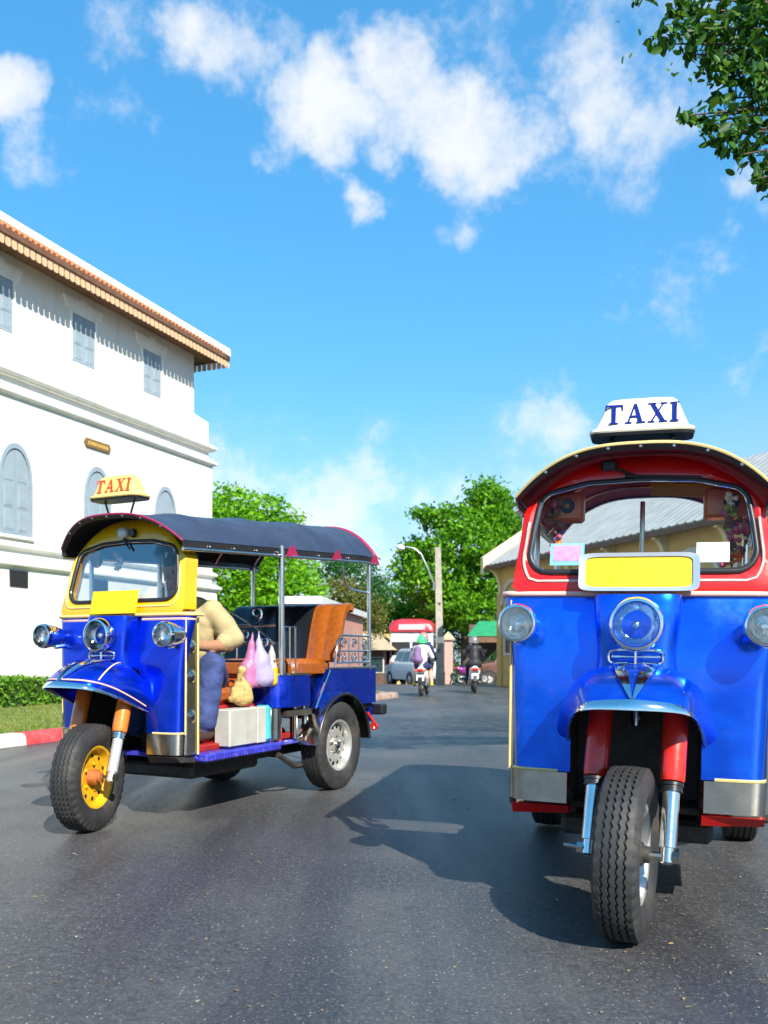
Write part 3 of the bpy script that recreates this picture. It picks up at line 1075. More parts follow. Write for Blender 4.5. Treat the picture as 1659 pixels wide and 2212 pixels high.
def lower_window(s):
    f = empty('window', (0.0, s, 0))
    f.parent = wb
    o1, o0 = lancet(0.50, 3.72, 4.98, 5.86), lancet(0.43, 3.74, 4.98, 5.74)
    mb = MB()
    vs = [(0.055, a, b) for a, b in o1] + [(0.055, a, b) for a, b in o0] + [(-0.03, a, b) for a, b in o1] + [(0.005, a, b) for a, b in o0]
    n = len(o1)
    fs = []
    for i in range(n):
        j = (i + 1) % n
        fs += [(i, j, j + n, i + n), (i, i + 2 * n, j + 2 * n, j), (i + n, j + n, j + 3 * n, i + 3 * n)]
    mb.add(vs, fs)
    mb.build('frame', 'shutter', f, 30)
    for sgn in (-1, 1):
        half = [(a, b) for a, b in o0 if a * sgn > 0.0] + [(0.004 * sgn, 5.72), (0.004 * sgn, 3.74)]
        if sgn > 0:
            half = sorted(half, key=lambda p: 0)
        mb = MB()
        ys = [i / 8 * 0.42 * sgn for i in range(9)]
        top = lambda a: min(5.72, 4.98 + 0.76 * max(0.0, 1 - (abs(a) / 0.43) ** 2.35) ** 0.75)
        pts = [(0.004 * sgn, 3.75)] + [(0.425 * sgn, 3.75)] + [(a if abs(a) > 0 else 0.004 * sgn, top(a)) for a in reversed(ys)]
        mb.prism(pts, lambda a, b, d: (d, a, b), 0.0, 0.022)
        sh = mb.build('shutter', 'shutter', f)
        pn = MB()
        for (z0, z1) in ((3.82, 4.30), (4.36, 4.90)):
            a0, a1 = sorted((0.06 * sgn, 0.37 * sgn))
            pn.box(0.022, 0.030, a0, a1, z0, z1, 0.004)
            pn.box(0.022, 0.038, a0 + .035, a1 - .035, z0 + .035, z1 - .035, 0.01)
        ys2 = [(.06 + .25 * i / 5) * sgn for i in range(6)]
        pn.prism([(.06 * sgn, 4.98), (.34 * sgn, 4.98)] + [(a, top(a) - 0.10) for a in reversed(ys2)], lambda a, b, d: (d, a, b), 0.022, 0.030)
        pn.build('panel', 'shutter', sh)
    mb = MB()
    mb.box(-0.02, 0.10, -0.54, 0.54, 3.64, 3.715, 0.012)
    mb.build('sill', 'white_trim', f)
    # vent under the string course: solid dark box, painted shade of a recess
    mb = MB()
    mb.box(0.02, 0.142, -0.27, 0.27, 2.52, 2.90, 0.0)
    mb.build('vent_shade_box', 'dark', f)


for s in (-2.58, -5.46, -8.32, -11.2, -14.0):
    upper_window(s)
for s in (-2.48, -5.40, -8.20, -11.1, -13.9):
    lower_window(s)

# roof: hipped, tiled, with plastered hips
EV, PITCH = 0.36, 0.654
ZE = 10.50
RW = 5.2


def rp(n, s):
    """roof height above the plan point"""
    return ZE + min(EV - n, EV - s) * PITCH


mb = MB()
mb.add([(EV, LEN, ZE), (EV, EV, ZE), (EV - RW, EV - RW, ZE + RW * PITCH), (EV - RW, LEN, ZE + RW * PITCH),
        (EV - 2 * RW, EV, ZE), (EV - 2 * RW, LEN, ZE)],
       [(0, 1, 2, 3), (1, 4, 2), (3, 2, 4, 5)])
roof = mb.build('roof', 'roof_tile', wb, solid=(0.08, -1))
tm = MB()
nn = 6
for a in range(nn):
    pass
L_t = RW / math.cos(math.atan(PITCH))


def tile_mesh(length):
    mb = MB()
    steps = max(2, int(length / 0.45))
    ring = []
    for j in range(steps):
        for (t, lift) in ((j / steps, 0.030), ((j + 1) / steps - 0.002, 0.012)):
            ring.append([(-t * length, 0.055 * math.cos(a), lift + 0.055 * math.sin(a)) for a in [math.pi * q / 6 for q in range(7)]])
    vs = [p for r in ring for p in r]
    fs = []
    for i in range(len(ring) - 1):
        for q in range(6):
            fs.append((i * 7 + q, i * 7 + q + 1, (i + 1) * 7 + q + 1, (i + 1) * 7 + q))
    fs.append(tuple(range(7)))
    mb.add(vs, fs)
    return mb.mesh('tile_row', 'roof_tile', 40)


cache = {}
s = 0.30
ang = math.atan(PITCH)
while s > -14.0:
    run = min(RW - 0.02, max(0.15, EV - s - 0.12))
    key = round(min(run, 2.6) * 2) / 2 or 0.25
    key = min(key, run) if run < 0.3 else key
    if key not in cache:
        cache[key] = tile_mesh(key / math.cos(ang))
    link('tile_row', cache[key], roof, (EV, s, ZE + 0.005), rot=(0, ang, 0))
    s -= 0.17
# plastered hip and ridge
mb = MB()
hip = [(EV - t, EV - t, ZE + t * PITCH) for t in (-0.03, 0.3, 1, 2, 3, 4, RW)]
sec = [(-0.20, -0.03), (-0.17, 0.17), (-0.08, 0.24), (0.08, 0.24), (0.17, 0.17), (0.20, -0.03)]
P = []
for p in hip:
    P.append([(p[0] + a * 0.7071, p[1] - a * 0.7071, p[2] + b) for a, b in sec])
mb.rings(P)
mb.build('hip_ridge', 'white_trim', wb, 50)
mb = MB()
mb.rings([[(EV - RW + a, s, ZE + RW * PITCH + b) for a, b in sec] for s in (EV - RW + 0.15, LEN)])
mb.build('top_ridge', 'white_trim', wb, 50)
# fascia, soffit and the scalloped fringe of hanging boards
mb = MB()
mb.box(EV - 0.03, EV + 0.05, LEN, EV + 0.05, ZE - 0.14, ZE + 0.012, 0.01)
mb.box(EV - 2 * RW, EV - 0.031, EV - 0.03, EV + 0.05, ZE - 0.14, ZE + 0.012, 0.01)
mb.build('fascia', 'eave_wood', wb)
mb = MB()
mb.box(-0.9, EV - 0.035, LEN, EV - 0.035, ZE - 0.10, ZE - 0.085)
mb.box(-8.5, -0.901, -0.9, EV - 0.035, ZE - 0.10, ZE - 0.085)
mb.build('soffit', 'eave_wood', wb)
mb = MB()
out = [(-0.070, 0.0), (0.070, 0.0), (0.070, -0.19), (0.055, -0.215), (0.03, -0.225), (-0.03, -0.225), (-0.055, -0.215), (-0.070, -0.19)]
mb.prism(out, lambda a, b, d: (d, a, b), -0.012, 0.012)
fm = mb.mesh('fringe_board', 'fringe')
s = EV
while s > -13.5:
    link('fringe_board', fm, wb, (EV - 0.005, s, ZE - 0.135))
    s -= 0.186
n_ = EV - 0.15
for i in range(10):
    link('fringe_board', fm, wb, (n_ - i * 0.186, EV - 0.005, ZE - 0.135), rot=(0, 0, R(90)))
# carved name board: gilt marks on brown wood
sb = empty('name_board', WB + N1 * 0.0 + E1 * -5.40 + Vector((0, 0, 6.42)), -math.atan(ST), label='small brown name board with gilt lettering on the white wall', cat='sign')
mb = MB()
mb.prism([(-0.50, 0), (-0.44, -.11), (.44, -.11), (.50, 0), (.44, .11), (-.44, .11)], lambda a, b, d: (d, a, b), 0.0, 0.05)
mb.build('board', 'brown_board', sb)
mb = MB()
for i in range(11):
    x = -0.36 + i * 0.072
    hgt = random.choice((0.035, 0.045, 0.05))
    mb.tube([(0.054, x - .018, -hgt), (0.054, x - .018, hgt * .7), (0.054, x, hgt), (0.054, x + .018, hgt * .6), (0.054, x + .018, -hgt)], 0.007, 5)
    if i % 3 == 1:
        mb.tube([(0.054, x - .02, hgt + .02), (0.054, x + .02, hgt + .028)], 0.006, 5)
mb.build('lettering', 'gold_wood', sb)

# ------------------------------------------------------------------ yellow building behind the red taxi
M['yellow_wall'] = material('yellow ochre wall', (0.66, 0.44, 0.15), 0.85, vary=0.08, vscale=1.5, bump=0.2, bscale=15, dirt=(0.42, 0.28, 0.11), dscale=1.2, damt=0.4)
M['cream_trim'] = material('cream trim', (0.80, 0.68, 0.36), 0.7, vary=0.05)
M['arch_trim'] = material('pale window surround', (0.66, 0.62, 0.52), 0.7, vary=0.05)
M['dark_glass'] = material('dark window pane', (0.03, 0.05, 0.06), 0.12)
M['grey_roof'] = material('grey ribbed roof sheet', (0.34, 0.35, 0.33), 0.6, vary=0.12, vscale=2, dirt=(0.25, 0.25, 0.23), dscale=1.5)
YA, YB = Vector((3.42, 30.0, 0)), Vector((7.39, 18.75, 0))
e2 = (YB - YA).normalized()                    # towards the viewer
m2 = Vector((-e2.y, e2.x, 0))                  # into the building
if m2.x < 0:
    m2 = -m2
yb = empty('yellow_building', YA, math.atan2(m2.y, m2.x), label='yellow building with grey ribbed roof and arched windows behind the red taxi', cat='building')
# local: x into the building, y = away from the viewer (-e2)
ZEV, YP, HW2 = 3.92, 0.64, 3.3
YL = -24.0
mb = MB()
mb.box(0.40, 2 * HW2 - 0.40, YL, -0.30, -0.6, ZEV + 0.20)
mb.build('wall', 'yellow_wall', yb)
mb = MB()
mb.add([(0.40, -0.30, ZEV + .2), (2 * HW2 - 0.40, -0.30, ZEV + .2), (HW2, -0.30, ZEV + HW2 * YP - .1), (0.40, -0.6, ZEV + .2), (2 * HW2 - 0.40, -0.6, ZEV + .2), (HW2, -0.6, ZEV + HW2 * YP - .1)],
       [(0, 1, 2), (3, 5, 4), (0, 3, 4, 1), (1, 4, 5, 2), (2, 5, 3, 0)])
mb.build('gable_wall', 'yellow_wall', yb)
mb = MB()
nr = int(-YL / 0.30)
for side in (0, 1):
    def fn(u, v, side=side):
        s_ = YL * u
        ph = (u * nr) % 1.0
        lift = 0.03 if ph < 0.24 else 0.0
        x = v * HW2
        z = ZEV + x * YP + lift
        return ((x if side == 0 else 2 * HW2 - x), s_, z)
    mb.grid(fn, nr * 4, 1)
mb.build('roof', 'grey_roof', yb, solid=(0.05, -1))
mb = MB()
for side in (0, 1):
    pts = [(-0.06, ZEV - 0.22), (-0.06, ZEV + 0.34), (HW2 + .0, ZEV + HW2 * YP + 0.42), (HW2, ZEV + HW2 * YP - 0.14)]
    if side:
        pts = [(2 * HW2 - a, b) for a, b in pts]
    mb.prism(pts, lambda a, b, d: (a, d, b), -0.05, 0.16)
mb.build('barge_board', 'cream_trim', yb)
mb = MB()
mb.box(-0.05, 0.03, YL, -0.001, ZEV - 0.12, ZEV - 0.005)
mb.build('gutter', 'eave_wood', yb)
mb = MB()
mb.box(0.30, 0.398, YL, -0.25, ZEV + 0.0, ZEV + 0.19)
mb.build('cornice', 'cream_trim', yb)
bk = MB()                                                             # curved eave bracket
outl = [(0.40, ZEV + .1), (0.03, ZEV - .05), (0.03, ZEV - .17)] + [(0.03 + .33 * math.sin(t), ZEV - .17 - 0.70 * (1 - math.cos(t))) for t in [R(15 * i) for i in range(1, 7)]] + [(0.40, ZEV - 1.0)]
bk.prism(outl, lambda a, b, d: (a, d, b), -0.07, 0.07)
bkm = bk.mesh('bracket', 'cream_trim')
for s in [-0.42 - 2.2 * i for i in range(10)]:
    link('bracket', bkm, yb, (0, s, 0))
    pm = MB()
    pm.box(0.33, 0.405, s - 0.16, s + 0.16, -0.6, ZEV - 0.9, 0.01)
    pm.build('pilaster', 'yellow_wall', yb)
for s in [-1.50 - 2.2 * i for i in range(9)]:
    f = empty('window', (0.40, s, 0))
    f.parent = yb
    for q in (-0.40, 0.40):
        o0, o1 = lancet(0.27, 1.0, 2.35, 2.75), lancet(0.36, 0.93, 2.35, 2.85)
        mb = MB()
        mb.prism([(a + q, b) for a, b in o0], lambda a, b, d: (d, a, b), -0.012, 0.02)
        pane = mb.build('pane', 'dark_glass', f)
        mb = MB()
        n = len(o0)
        vs = [(-0.05, a + q, b) for a, b in o1] + [(-0.05, a + q, b) for a, b in o0] + [(0.01, a + q, b) for a, b in o1] + [(0.01, a + q, b) for a, b in o0]
        fs = []
        for i in range(n):
            j = (i + 1) % n
            fs += [(i, j, j + n, i + n), (i, i + 2 * n, j + 2 * n, j), (i + n, j + n, j + 3 * n, i + 3 * n)]
        mb.add(vs, fs)
        mb.build('surround', 'arch_trim', f, 30)
    mb = MB()
    ol = lancet(0.92, 2.4, 2.6, 3.45)
    oi = lancet(0.82, 2.42, 2.6, 3.33)
    n = len(ol)
    vs = [(-0.075, a, b) for a, b in ol] + [(-0.075, a, b) for a, b in oi] + [(0.01, a, b) for a, b in ol] + [(0.01, a, b) for a, b in oi]
    fs = []
    for i in range(2, n):
        j = (i + 1) % n
        fs += [(i, j, j + n, i + n), (i, i + 2 * n, j + 2 * n, j), (i + n, j + n, j + 3 * n, i + 3 * n)]
    mb.add(vs, fs)
    mb.build('arch_band', 'arch_trim', f, 30)

# ------------------------------------------------------------------ small buildings at the end of the street
M['pink_wall'] = material('faded pink wall', (0.55, 0.27, 0.20), 0.85, vary=0.1, vscale=1.0, dirt=(0.4, 0.22, 0.17), dscale=1.0)
M['brown_wall'] = material('brown timber wall', (0.13, 0.08, 0.055), 0.8, vary=0.2, vscale=3)
M['tan_roof'] = material('tan roof sheet', (0.50, 0.38, 0.24), 0.7, vary=0.1, vscale=2)


def house(name, loc, rz, w, d, h, wallm, roofm, rise, over, label, edge=None, windows=0):
    o = empty(name, loc, rz, label=label, cat='house')
    mb = MB()
    mb.box(-w / 2, w / 2, 0, d, -0.5, h)
    mb.build('wall', wallm, o)
    mb = MB()
    a, b = w / 2 + over, d + over
    mb.add([(-a, -over, h), (a, -over, h), (a, b, h), (-a, b, h), (-a * 0.35, d / 2, h + rise), (a * 0.35, d / 2, h + rise)],
           [(0, 1, 5, 4), (1, 2, 5), (2, 3, 4, 5), (3, 0, 4), (3, 2, 1, 0)])
    mb.build('roof', roofm, o)
    if edge:
        mb = MB()
        mb.box(-a - .05, a + .05, -over - .09, -over - .003, h - 0.16, h + 0.10, 0.01)
        mb.box(a + .003, a + .09, -over - .002, b, h - 0.16, h + 0.10, 0.01)
        mb.build('roof_edge', edge, o)
    for i in range(windows):
        x = -w / 2 + w * (i + 0.5) / windows
        mb = MB()
        mb.box(x - 0.38, x + 0.38, -0.03, 0.02, h * 0.38, h * 0.78)
        wn = mb.build('window', 'dark_glass', o)
        mb = MB()
        for (q0, q1, z0, z1) in ((x - .44, x - .38, h * .36, h * .80), (x + .38, x + .44, h * .36, h * .80), (x - .38, x + .38, h * .78, h * .80), (x - .38, x + .38, h * .36, h * .38)):
            mb.box(q0, q1, -0.05, 0.02, z0, z1)
        mb.build('frame', 'arch_trim', wn)
    return o


house('low_house', (-2.85, 30.0, gz(30)), R(-6.2), 1.1, 12, 2.95, 'pink_wall', 'tan_roof', 0.15, 0.12, 'low pink house with a white roof edge behind the passenger seat', 'white_paint', 1)
p = at(782, 1412, 49)
house('timber_house', (p.x, 49, gz(49)), R(-8), 2.4, 5, 2.0, 'brown_wall', 'tan_roof', 1.0, 0.6, 'dark timber house with a tan roof beside the red bus', None, 3)
M['ochre_roof'] = material('ochre tile roof', (0.5, 0.30, 0.06), 0.8, vary=0.15)
p = at(830, 1412, 78)
house('distant_house', (p.x, 78, gz(78)), 0, 8, 6, 7.6, 'yellow_wall', 'tan_roof', 0.6, 0.3, 'far ochre house top showing in the gap between the trees', 'white_paint', 4)

# green awning stall
st = empty('awning_stall', g(*at(1062, 1412, 47.5).xy), label='green awning on posts over a shaded stall', cat='stall')
M['awning_green'] = material('green awning sheet', (0.03, 0.30, 0.12), 0.5, vary=0.12, vscale=3)
mb = MB()
mb.add([(-1.15, -1.2, 2.1), (2.8, -1.2, 2.1), (2.8, 0.9, 2.75), (-0.45, 0.9, 2.75), (-1.15, -1.2, 2.06), (2.8, -1.2, 2.06), (2.8, 0.9, 2.71), (-0.45, 0.9, 2.71)],
       [(0, 1, 2, 3), (7, 6, 5, 4), (0, 4, 5, 1), (1, 5, 6, 2), (2, 6, 7, 3), (3, 7, 4, 0)])
mb.build('awning', 'awning_green', st)
mb = MB()
mb.box(-1.1, 2.8, -1.16, -1.12, 1.80, 2.05)
mb.build('valance', 'eave_wood', st)
for x in (-1.0, 0.4, 1.8):
    mb = MB()
    mb.tube([(x, -1.05, 0), (x, -1.05, 2.1)], 0.045, 8)
    mb.build('post', 'steel', st)
mb = MB()
mb.box(-0.9, 2.6, 0.7, 0.85, 0, 2.6)
mb.build('back_wall', 'brown_wall', st)
mb = MB()
mb.box(-0.6, 2.4, -0.4, 0.2, 0, 0.9, 0.02)
mb.build('counter', 'brown_wall', st)

st.scale = (1.25, 1.25, 1.28)
# gate pillar
gp = empty('gate_pillar', g(*at(968, 1412, 39.5).xy), label='pink gate pillar with tan cap beside the lamp pole', cat='pillar')
M['pillar_pink'] = material('pink plaster', (0.50, 0.32, 0.27), 0.8, vary=0.1)
mb = MB()
mb.box(-0.20, 0.20, -0.2, 0.2, -0.1, 1.95, 0.03)
mb.build('shaft', 'pillar_pink', gp)
mb = MB()
mb.box(-0.29, 0.29, -0.29, 0.29, 1.953, 2.08, 0.03)
mb.rings([[(x * q, y * q, z) for x, y in ((-.24, -.24), (.24, -.24), (.24, .24), (-.24, .24))] for q, z in ((1, 2.083), (.7, 2.2), (.25, 2.3), (.1, 2.36))])
mb.build('cap', 'tan_roof', gp)

# concrete pole with a lamp arm
pl = empty('lamp_pole', g(*at(951, 1412, 33).xy), label='pale concrete pole with a curved street lamp arm', cat='pole')
top = 5.15
mb = MB()
mb.box(-0.17, 0.17, -0.17, 0.17, -0.1, 0.5, 0.02)
mb.rings([[(x * q - 0.018 * z, y * q, z) for x, y in ((-1, -1), (1, -1), (1, 1), (-1, 1))] for q, z in ((.150, .3), (.105, top))])
mb.build('shaft', 'concrete', pl)
mb = MB()
mb.tube([(-0.20, 0, 3.70), (-0.45, 0, 4.35), (-0.72, 0, 4.92), (-0.98, 0, 5.12), (-1.30, 0, 5.18)], 0.03, 8)
mb.tube([(-0.22, 0, 3.55), (-0.22, 0, 3.85)], 0.05, 8)
mb.build('lamp_arm', 'steel', pl, 60)
mb = MB()
mb.lathe([(0.02, -.03), (0.11, 0.0), (0.17, 0.07), (0.16, 0.13), (0.08, 0.20), (0.01, 0.22)], (-1.50, 0, 5.06), (0.15, 0, 1), 16, cap0=True, cap1=True)
mb.build('lamp_head', 'white_paint', pl, 60)
mb = MB()
mb.box(-0.19, 0.14, -0.16, -0.10, 1.55, 1.80, 0.01)
mb.tube([(-.05, 0, 3.0), (-.05, -.02, 3.1)], 0.135, 8)
mb.build('bracket', 'chrome_dull', pl)

# overhanging tree at the right, its trunk outside the picture
nt = empty('overhanging_tree', (6.4, 5.4, 0), label='dark leafy branches hanging into the sky from a roadside tree', cat='tree')
tips = []
for px, py, r in ((1385, -12, .05), (1405, -18, .05), (1465, 18, .07), (1500, 20, .10), (1440, 75, .07), (1425, 95, .05), (1480, 60, .09), (1530, 60, .14), (1590, 40, .16), (1640, 30, .18), (1500, 95, .08), (1545, 110, .13),
                  (1600, 110, .16), (1650, 100, .18), (1560, 150, .09), (1610, 160, .13), (1650, 180, .14), (1530, 135, .06), (1490, 118, .04), (1575, 172, .04), (1640, 215, .11), (1500, 255, .05), (1480, 250, .03), (1530, 262, .07), (1575, 245, .09),
                  (1560, 290, .08), (1530, 285, .05), (1600, 290, .09), (1645, 280, .12), (1565, 325, .04), (1550, 215, .03), (1595, 335, .03), (1620, 330, .08), (1650, 350, .08), (1640, 385, .05), (1655, 398, .03), (1690, 60, .25), (1690, 180, .2), (1690, 300, .18), (1700, 400, .1)):
    tips.append((tuple(at(px, py, 4.8 + 0.004 * (px % 37))), r))
tips += [((2.9, 5.2, 4.5), .45), ((3.2, 5.4, 4.2), .5), ((3.6, 5.6, 4.8), .6), ((3.0, 5.6, 5.2), .6), ((4.2, 5.5, 5.2), .8), ((5.0, 5.3, 5.6), .9), ((2.6, 5.6, 5.5), .4), ((1.9, 5.6, 5.5), .3),
         ((4.6, 4.4, 4.4), .7), ((5.8, 4.2, 5.2), .9), ((6.8, 5.0, 5.8), 1.0), ((6.0, 6.4, 5.4), 1.0), ((7.4, 6.2, 5.0), .9), ((3.4, 6.4, 5.6), .7), ((4.4, 6.8, 5.4), .8), ((7.6, 4.2, 4.6), .8),
         ((2.6, 6.6, 6.1), .6)]
P3 = []
for c, r in tips:
    nn = int(10 + 2700 * r * r) if r < 0.3 else int(1100 * r * r)
    q = rng.normal(0, 1, (nn, 3)) * r * 0.52
    P3.append(np.array(c) + q)
P3 = np.concatenate(P3)
V, Fq = oval_leaves(P3, 0.070)
link('crown', fast_mesh('crown', V - np.array((6.4, 5.4, 0)), Fq, G_NEAR), nt)
mb = MB()
mb.tube([(0, 0, -0.1), (0, 0, .3), (-0.1, 0, 1.8), (-0.25, 0, 3.4)], [.32, .24, .2, .17], 10)
for c, r in tips:
    t = Vector(c) - Vector((6.4, 5.4, 0))
    s0 = Vector((-0.25, 0, 3.3))
    mid = s0.lerp(t, 0.55) + Vector((0, 0, 0.45))
    mb.tube([s0, s0.lerp(mid, .5) + Vector((0, 0, .1)), mid, mid.lerp(t, .6) + Vector((0, 0, .08)), t], [.09, .05, .025, .010, .004], 5)
mb.build('trunk', 'bark', nt, 60)

# ------------------------------------------------------------------ taxis (three-wheelers)
def blue_paint(name, col, col2):
    m = bpy.data.materials.new(name)
    m.use_nodes = True
    w = NT(m.node_tree)
    b = w.n['Principled BSDF']
    tc = w.new('ShaderNodeTexCoord')
    v = tc.outputs['Object']
    n = w.noise(v, 5, 6, 0.6)
    sc = w.noise(v, 38, 8, 0.75, 1.5)
    c = w.mix(w.maprange(n.outputs['Fac'], 0.3, 0.7, 0, 1), col, col2)
    c = w.mix(w.maprange(sc.outputs['Fac'], 0.64, 0.80, 0, 0.35), c, tuple(min(1, x * 1.2 + 0.14) for x in col))
    du = w.noise(v, 2.6, 8, 0.7)
    dust = w.maprange(du.outputs['Fac'], 0.50, 0.78, 0, 0.30)
    c = w.mix(dust, c, (0.20, 0.19, 0.17))
    w.link(c, b.inputs['Base Color'])
    b.inputs['Metallic'].default_value = 0.8
    w.link(w.math('ADD', w.maprange(n.outputs['Fac'], 0.3, 0.7, 0.20, 0.30), dust), b.inputs['Roughness'])
    bpn = w.noise(v, 3.2, 3, 0.5)
    bp_ = w.new('ShaderNodeBump')
    bp_.inputs['Strength'].default_value = 0.35
    bp_.inputs['Distance'].default_value = 0.02
    w.link(bpn.outputs['Fac'], bp_.inputs['Height'])
    w.link(bp_.outputs[0], b.inputs['Normal'])
    b.inputs['Coat Weight'].default_value = 0.45
    b.inputs['Coat Roughness'].default_value = 0.05
    return m


M['blue_a'] = blue_paint('deep blue taxi paint', (0.0005, 0.038, 0.64), (0.0005, 0.052, 0.74))
M['blue_b'] = blue_paint('bright blue taxi paint', (0.0005, 0.095, 0.82), (0.0005, 0.140, 0.94))
M['yellow_cab'] = material('yellow cab paint', (0.86, 0.46, 0.004), 0.28, coat=0.7, vary=0.04, vscale=5, dirt=(0.40, 0.24, 0.06), dscale=6, damt=0.30)
M['yellow_plate'] = material('yellow plate', (0.88, 0.56, 0.004), 0.45, vary=0.03, vscale=9)
M['red_cab'] = material('red cab paint', (0.74, 0.006, 0.003), 0.32, coat=0.35, vary=0.06, vscale=5, dirt=(0.30, 0.08, 0.05), dscale=6, damt=0.30)
M['orange_fork'] = material('orange fork paint', (0.80, 0.19, 0.012), 0.3, coat=0.6, vary=0.12, vscale=14, dirt=(0.35, 0.07, 0.01), dscale=9, damt=0.5)
M['red_fork'] = material('red fork paint', (0.74, 0.020, 0.006), 0.30, coat=0.4, vary=0.08, vscale=14)
M['yellow_rim'] = material('yellow wheel paint', (0.78, 0.42, 0.01), 0.4, coat=0.3, vary=0.12, vscale=20, dirt=(0.30, 0.13, 0.02), dscale=14, damt=0.6)
M['silver_rim'] = material('silver wheel paint', (0.62, 0.60, 0.55), 0.35, metal=0.6, vary=0.08, vscale=14, dirt=(0.25, 0.23, 0.19), dscale=10, damt=0.4)
M['rusty'] = material('rusty hub', (0.45, 0.13, 0.03), 0.6, vary=0.3, vscale=30, dirt=(0.1, 0.04, 0.02), dscale=20)
M['vinyl_navy'] = material('navy roof vinyl', (0.030, 0.038, 0.066), 0.40, vary=0.2, vscale=4, bump=0.15, bscale=9)
M['vinyl_black'] = material('black roof vinyl', (0.02, 0.02, 0.022), 0.4, vary=0.2, vscale=4)
M['maroon'] = material('maroon vinyl', (0.34, 0.014, 0.07), 0.3, coat=0.3, vary=0.15, vscale=6)
M['maroon_lining'] = material('maroon roof lining', (0.40, 0.015, 0.09), 0.6, spec=0.12, vary=0.15, vscale=6)
M['dark_lining'] = material('dark roof lining', (0.02, 0.02, 0.024), 0.7, spec=0.12)
M['seat_black'] = material('black seat vinyl', (0.012, 0.013, 0.018), 0.28, coat=0.2, bump=0.3, bscale=12)
M['seat_orange'] = material('orange brown seat vinyl', (0.34, 0.088, 0.010), 0.30, coat=0.35, vary=0.16, vscale=34, bump=0.35, bscale=60)
M['orange_panel'] = material('orange panel', (0.72, 0.14, 0.012), 0.35, coat=0.4, vary=0.05)
M['sign_cream'] = material('cream sign plastic', (0.82, 0.78, 0.56), 0.35, coat=0.3, vary=0.05, vscale=6)
M['sign_yellow'] = material('yellow sign plastic', (0.80, 0.56, 0.16), 0.35, coat=0.3, vary=0.08, vscale=8)
M['text_blue'] = material('blue lettering', (0.003, 0.016, 0.20), 0.75, spec=0.15)
M['text_red'] = material('orange red lettering', (0.68, 0.06, 0.008), 0.6)
M['floor_blue'] = material('violet blue tread plate', (0.035, 0.035, 0.42), 0.38, coat=0.3, vary=0.25, vscale=16, dirt=(0.25, 0.25, 0.45), dscale=18, damt=0.6)
M['red_frame'] = material('dark red chassis paint', (0.34, 0.015, 0.012), 0.45, vary=0.2, vscale=12, dirt=(0.08, 0.02, 0.02), dscale=8)
M['cream_box'] = material('cream painted box', (0.48, 0.465, 0.40), 0.5, vary=0.1, vscale=6, dirt=(0.35, 0.32, 0.25), dscale=7, damt=0.5)
M['teal'] = material('teal plastic', (0.06, 0.42, 0.45), 0.4, vary=0.2)
M['grime'] = material('greasy underside metal', (0.035, 0.030, 0.026), 0.6, vary=0.4, vscale=14)
M['reflector'] = material('lamp reflector', (0.85, 0.85, 0.82), 0.12, metal=1.0, bump=0.5, bscale=26)
M['reflector_blue'] = material('blue tinted reflector', (0.50, 0.70, 0.90), 0.12, metal=1.0, bump=0.6, bscale=26)
M['paper_white'] = material('white paper', (0.85, 0.85, 0.85), 0.7)
M['paper_pink'] = material('pink paper', (0.68, 0.30, 0.58), 0.7, vary=0.25, vscale=60)
M['paper_teal'] = material('teal paper', (0.22, 0.58, 0.66), 0.6)
M['visor_orange'] = material('orange visor box', (0.55, 0.13, 0.012), 0.4, coat=0.2, vary=0.1, vscale=8)
M['banner_yellow'] = material('yellow banner', (0.72, 0.55, 0.03), 0.5, vary=0.1)


def glyphs():
    """slab serif capitals T A X I as lists of strokes (quads), unit height"""
    def bar(x0, x1, z0, z1):
        return [(x0, z0), (x1, z0), (x1, z1), (x0, z1)]
    T = [bar(.04, .86, .90, 1.0), bar(.36, .54, .05, .92), bar(.24, .66, 0, .07), [(.04, .90), (.12, .90), (.07, .70), (.02, .70)], [(.78, .90), (.86, .90), (.88, .70), (.83, .70)]]
    A = [[(.12, .04), (.20, .04), (.50, 1.0), (.42, 1.0)], [(.62, .04), (.82, .04), (.54, 1.0), (.40, 1.0)], bar(.26, .66, .30, .40), bar(.02, .32, 0, .07), bar(.54, .94, 0, .07)]
    X = [[(.12, .97), (.32, .97), (.82, .04), (.62, .04)], [(.70, .97), (.78, .97), (.24, .04), (.14, .04)], bar(.04, .42, .94, 1.0), bar(.60, .90, .94, 1.0), bar(.04, .34, 0, .06), bar(.54, .92, 0, .06)]
    I = [bar(.12, .32, .04, .96), bar(.02, .42, .93, 1.0), bar(.02, .42, 0, .07)]
    return [(T, .90), (A, .96), (X, .96), (I, .46)]


def lettering(height, fn, depth=0.004):
    """fn(x, z, d) -> 3-D; centred on x = 0, each letter one mesh builder"""
    gl = glyphs()
    tot = sum(w for _, w in gl) + 0.06 * 3
    x = -tot / 2
    out = []
    for strokes, w in gl:
        mb = MB()
        for i, q in enumerate(strokes):
            mb.prism([((x + a) * height, (b - 0.5) * height) for a, b in q], fn, 0.0, depth + 0.00012 * i)
        out.append(mb)
        x += w + 0.06
    return out


def sring(hx, hy, z, n=40, p=5.0, cx=0.0, cy=0.0):
    r = []
    for i in range(n):
        a = 2 * math.pi * i / n
        c, s = math.cos(a), math.sin(a)
        r.append((cx + hx * math.copysign(abs(c) ** (2 / p), c), cy + hy * math.copysign(abs(s) ** (2 / p), s), z))
    return r


